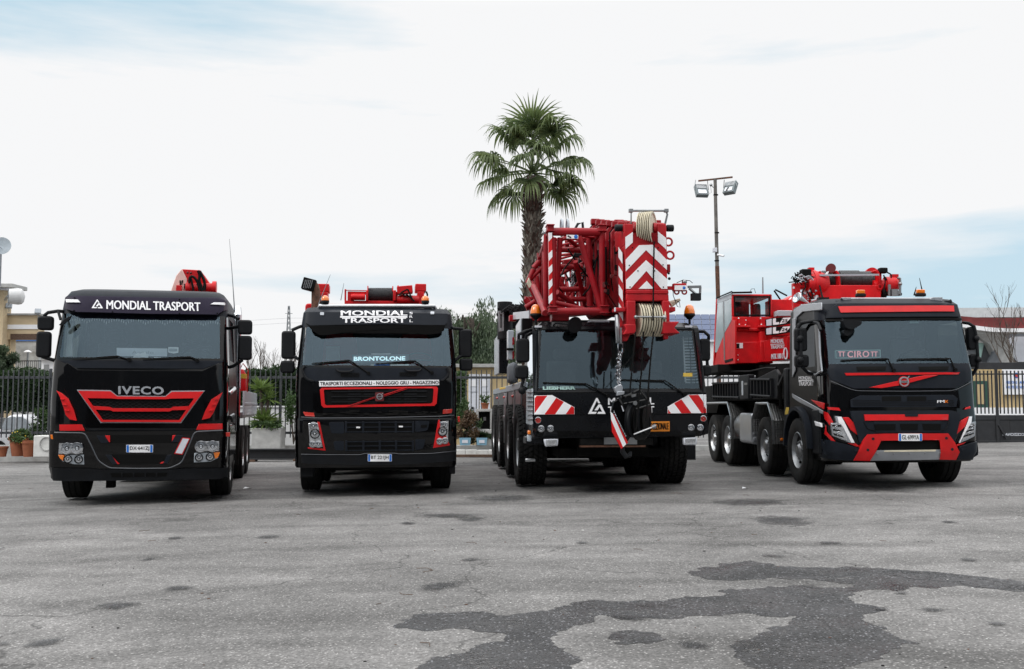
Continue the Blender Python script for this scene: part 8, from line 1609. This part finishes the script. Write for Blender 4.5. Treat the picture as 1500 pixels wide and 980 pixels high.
for r_, (y0, y1, st) in enumerate(((458, 520, '25'), (530, 592, '24'))):
    k_ = V.plate('hazard_board', 'D3', [(512, y0+6), (565, y0-6), (730, y0-14), (732, y1-24), (600, y1), (516, y1+2)], .03, 'ink', y=SYv-.4)
    V.plate('reflector_panel', 'D3', [(518, y0+10), (562, y0), (562, y1-8), (520, y1-4)], .004, 'sticker', y=SYv-.431, parent=k_, bevel=0)
    V.plate('white_chevron', 'D3', [(655, y0-6), (722, y0-10), (680, y1-26), (625, y1-16)], .004, 'letter', y=SYv-.431, parent=k_, bevel=0)
    V.plate('white_chevron', 'D3', [(572, y0), (598, y0-4), (596, y0+30), (625, y0+28), (620, y1-14), (572, y1-10)], .003, 'letter', y=SYv-.431, parent=k_, bevel=0)
    V.text('number', st, 'D3', (650, y0+4), (694, y0+2), (644, y0+30), 'ink', y=SYv-.44, parent=k_, bold=.03)
# rear counterweight behind the cabin and boom root
mb = MB(); pl = [V.onY(*Z('D3', q), 7.2) for q in ((600, 330), (735, 262), (740, 600), (600, 640))]; mb.prism([(a.x, a.z) for a in pl], 'y', 6.6, 7.6); mb.build('boom_root', V.root, 'redbody', bevel=.02)
mb = MB(); mb.tube([V.pt('D3', 615, 385, 5.9), V.pt('D3', 728, 285, 5.9)], .02, 6); mb.build('pale_tube', V.root, 'letter')
# column and winch above the cab
WY = 2.9
R4('winch_column', 'redbody', ('D4', 90, 272, 190, 900, WY, .10))
V.plate('label', 'D4', [(92, 315), (110, 315), (110, 338), (92, 338)], .003, 'letter', y=WY-.002, bevel=0)
wb = R4('winch_body', 'redbody', ('D4', 402, 296, 1112, 480, WY, .6)); mb = MB()
for x_ in (436, 1092): c = V.pt('D4', x_, 318, WY-.0); mb.lathe([(0, .05), (.03, .05), (.03, .03), (.0, .03)], (c.x, WY, c.z), (0, -1, 0), 18)
mb.build('pivot_eye', wb, 'redbody')
for x0, x1, y0 in ((385, 440, 135), (575, 648, 130), (1040, 1112, 120)):
    mb = MB(); q = [V.onY(*Z('D4', p_), WY+.05) for p_ in ((x0+8, y0), (x0+30, y0-5), (x1-14, y0+40), (x1, 300), (x1-25, 300), (x1-38, y0+45), (x0+4, y0+10))]; mb.prism([(a.x, a.z) for a in q], 'y', WY+.05, WY+.6); mb.build('winch_cheek', wb, 'redbody', bevel=.01)
def drum(x0, x1, yc, r, y):
    a, b = V.pt('D4', x0, yc, y), V.pt('D4', x1, yc, y); L = (b-a).length; n_ = int(L/.024); prf = []
    for i in range(n_): t0 = L*i/n_; prf += [(t0, r-.012), (t0+L/n_*.5, r), (t0+L/n_*.98, r-.012)]
    mb = MB(); mb.lathe([(0, .001)]+prf+[(L, .001)], a, (b-a), 32); return mb.build('rope_drum', V.root, 'rope')
drum(425, 590, 235, .17, WY+.35); drum(622, 850, 232, .17, WY+.35); drum(850, 1052, 236, .16, WY+.35)
mb = MB(); mb.bar(V.pt('D4', 400, 184, WY-.02), V.pt('D4', 1085, 178, WY-.02), .032); mb.build('rope_guard', wb, 'bodygrey')
mb = MB(); c = V.pt('D4', 528, 105, WY+.1); mb.lathe([(-.06, .001), (-.06, .085), (-.02, .07), (.02, .07), (.06, .085), (.06, .001)], c, (.2, 1, 0), 20); mb.build('guide_roller', wb, 'darkred'); V.plate('roller_arm', 'D4', [(492, 140), (510, 138), (490, 180), (465, 178)], .03, 'letter', y=WY)
mb = MB(); c = V.pt('D4', 340, 300, WY+.2); mb.lathe([(-.15, .001), (-.15, .20), (-.1, .24), (.0, .27), (.1, .25), (.22, .2), (.22, .001)], c, (1, 0, 0), 28); mb.lathe([(-.05, .24), (-.05, .28), (.0, .28), (0, .24)], c, (1, 0, 0), 28); c2 = V.pt('D4', 225, 305, WY+.2); mb.cyl(c2, c, .09, 16); c3 = V.pt('D4', 300, 165, WY+.3); mb.box(c3, (.10, .1, .22)); mb.build('winch_motor', V.root, 'redbody')
mb = MB(); c = V.pt('D4', 235, 160, WY+.1); mb.box(c, (.18, .16, .14)); mb.build('work_lamp', V.root, 'ink', bevel=.02); mb = MB(); mb.box(V.pt('D4', 1128, 130, WY+.1), (.15, .14, .10)); mb.build('work_lamp', V.root, 'ink', bevel=.02)
mb = MB(); rnd = random.Random(12)
for i in range(30):
    a = V.pt('D4', rnd.uniform(100, 270), rnd.uniform(190, 262), WY+rnd.uniform(-.1, .2)); b = a+Vector((rnd.uniform(-.1, .1), 0, rnd.uniform(-.02, .09))); c = b+Vector((rnd.uniform(-.12, .12), 0, rnd.uniform(-.10, .04))); mb.tube([a, b, c], .011, 5)
mb.build('cable_bundle', V.root, 'ink'); mb = MB()
for i in range(12): a = V.pt('D4', rnd.uniform(120, 270), rnd.uniform(185, 262), WY-.12); mb.tube([a, a+Vector((.05, 0, .03)), a+Vector((.10, 0, -.02))], .008, 5)
mb.build('cable_clips', V.root, 'silver')
for q in (((230, 270), (240, 330), (200, 360), (205, 430)), ((290, 330), (320, 420), (300, 480)), ((250, 360), (290, 440), (350, 470), (380, 410)), ((400, 300), (430, 420), (440, 480)), ((1140, 180), (1160, 250), (1140, 380)), ((1180, 150), (1230, 175), (1225, 215)), ((1150, 200), (1175, 240))): mb = MB(); mb.tube([V.pt('D4', *p_, WY-.1) for p_ in openpath(list(q), 30)], .013, 6); mb.build('hydraulic_hose', V.root, 'ink')
mb = MB()
for i in range(12): mb.ball(V.pt('D4', rnd.uniform(190, 380), rnd.uniform(360, 490), WY-.08), rnd.uniform(.015, .035), 7)
mb.tube([V.pt('D4', 300, 480, WY-.1), V.pt('D4', 350, 470, WY-.1), V.pt('D4', 375, 420, WY-.1)], .03, 8); mb.build('pipe_fittings', V.root, 'silver')
R4('motor_housing', 'redbody', ('D4', 170, 262, 260, 330, WY+.15, .3), ('D4', 250, 330, 400, 540, WY+.35, .3))
mb = MB(); c = V.pt('D4', 1215, 300, WY+.2); mb.lathe([(-.32, .001), (-.32, .09), (-.1, .11), (-.1, .16), (.08, .16), (.12, .12), (.12, .001)], c, (1, 0, 0), 20); mb.bar(V.pt('D4', 1230, 240, WY+.2), V.pt('D4', 1300, 210, WY+.2), .09); mb.box(V.pt('D4', 1262, 225, WY+.2), (.12, .12, .16)); mb.build('winch_motor', V.root, 'redbody')
mb = MB(); mb.tube([V.pt('D4', 1205, 290, WY), V.pt('D4', 1205, 420, WY)], .028, 10); mb.tube([V.pt('D4', *q, WY) for q in ((1300, 212), (1330, 220), (1332, 290), (1328, 420))], .024, 8); mb.ball(V.pt('D4', 1332, 282, WY), .04, 8); mb.box(V.pt('D4', 1260, 385, WY), (.12, .1, .12)); mb.box(V.pt('D4', 1305, 385, WY), (.06, .1, .06)); mb.build('pipe_fittings', V.root, 'steel'); mb = MB(); mb.box(V.pt('D4', 1230, 405, WY+.1), (.35, .12, .05)); mb.box(V.pt('D4', 1140, 400, WY+.1), (.08, .1, .14)); mb.build('valve_block', V.root, 'ink', bevel=.01)
R4('winch_frame', 'redbody', ('D4', 1100, 140, 1125, 400, WY+.1, .4), ('D4', 1040, 125, 1080, 180, WY+.2, .2)); mb = MB(); mb.lathe([(-.05, .001), (-.05, .12), (.05, .12), (.05, .001)], V.pt('D4', 1000, 170, WY+.55), (.1, 1, 0), 24); mb.build('gear_wheel', V.root, 'redbody')
mb = MB(); mb.lathe([(0, .001), (.0, .03), (.28, .10), (.29, .09), (.26, .001)], V.pt('D4', 270, 515, 2.3), (-.85, -.4, .35), 22); mb.build('air_horn', V.root, 'chrome')
mb = MB(); c = V.pt('D4', 440, 470, .9); mb.box(c, (.16, .12, .08)); mb.tube([c, V.pt('D4', 395, 300, .95)], [.02, .006], 6); mb.build('antenna', V.root, 'plastic', bevel=0)
mb = MB(); mb.b2((-.5, 2.2, 1.7), (1.0, 3.3, 2.9)); mb.build('winch_base', V.root, 'redbody', bevel=.02)
mb = MB(); mb.b2((.15, 3.3, 2.3), (.75, 8.5, 2.9)); mb.build('boom', V.root, 'redbody', bevel=.03)
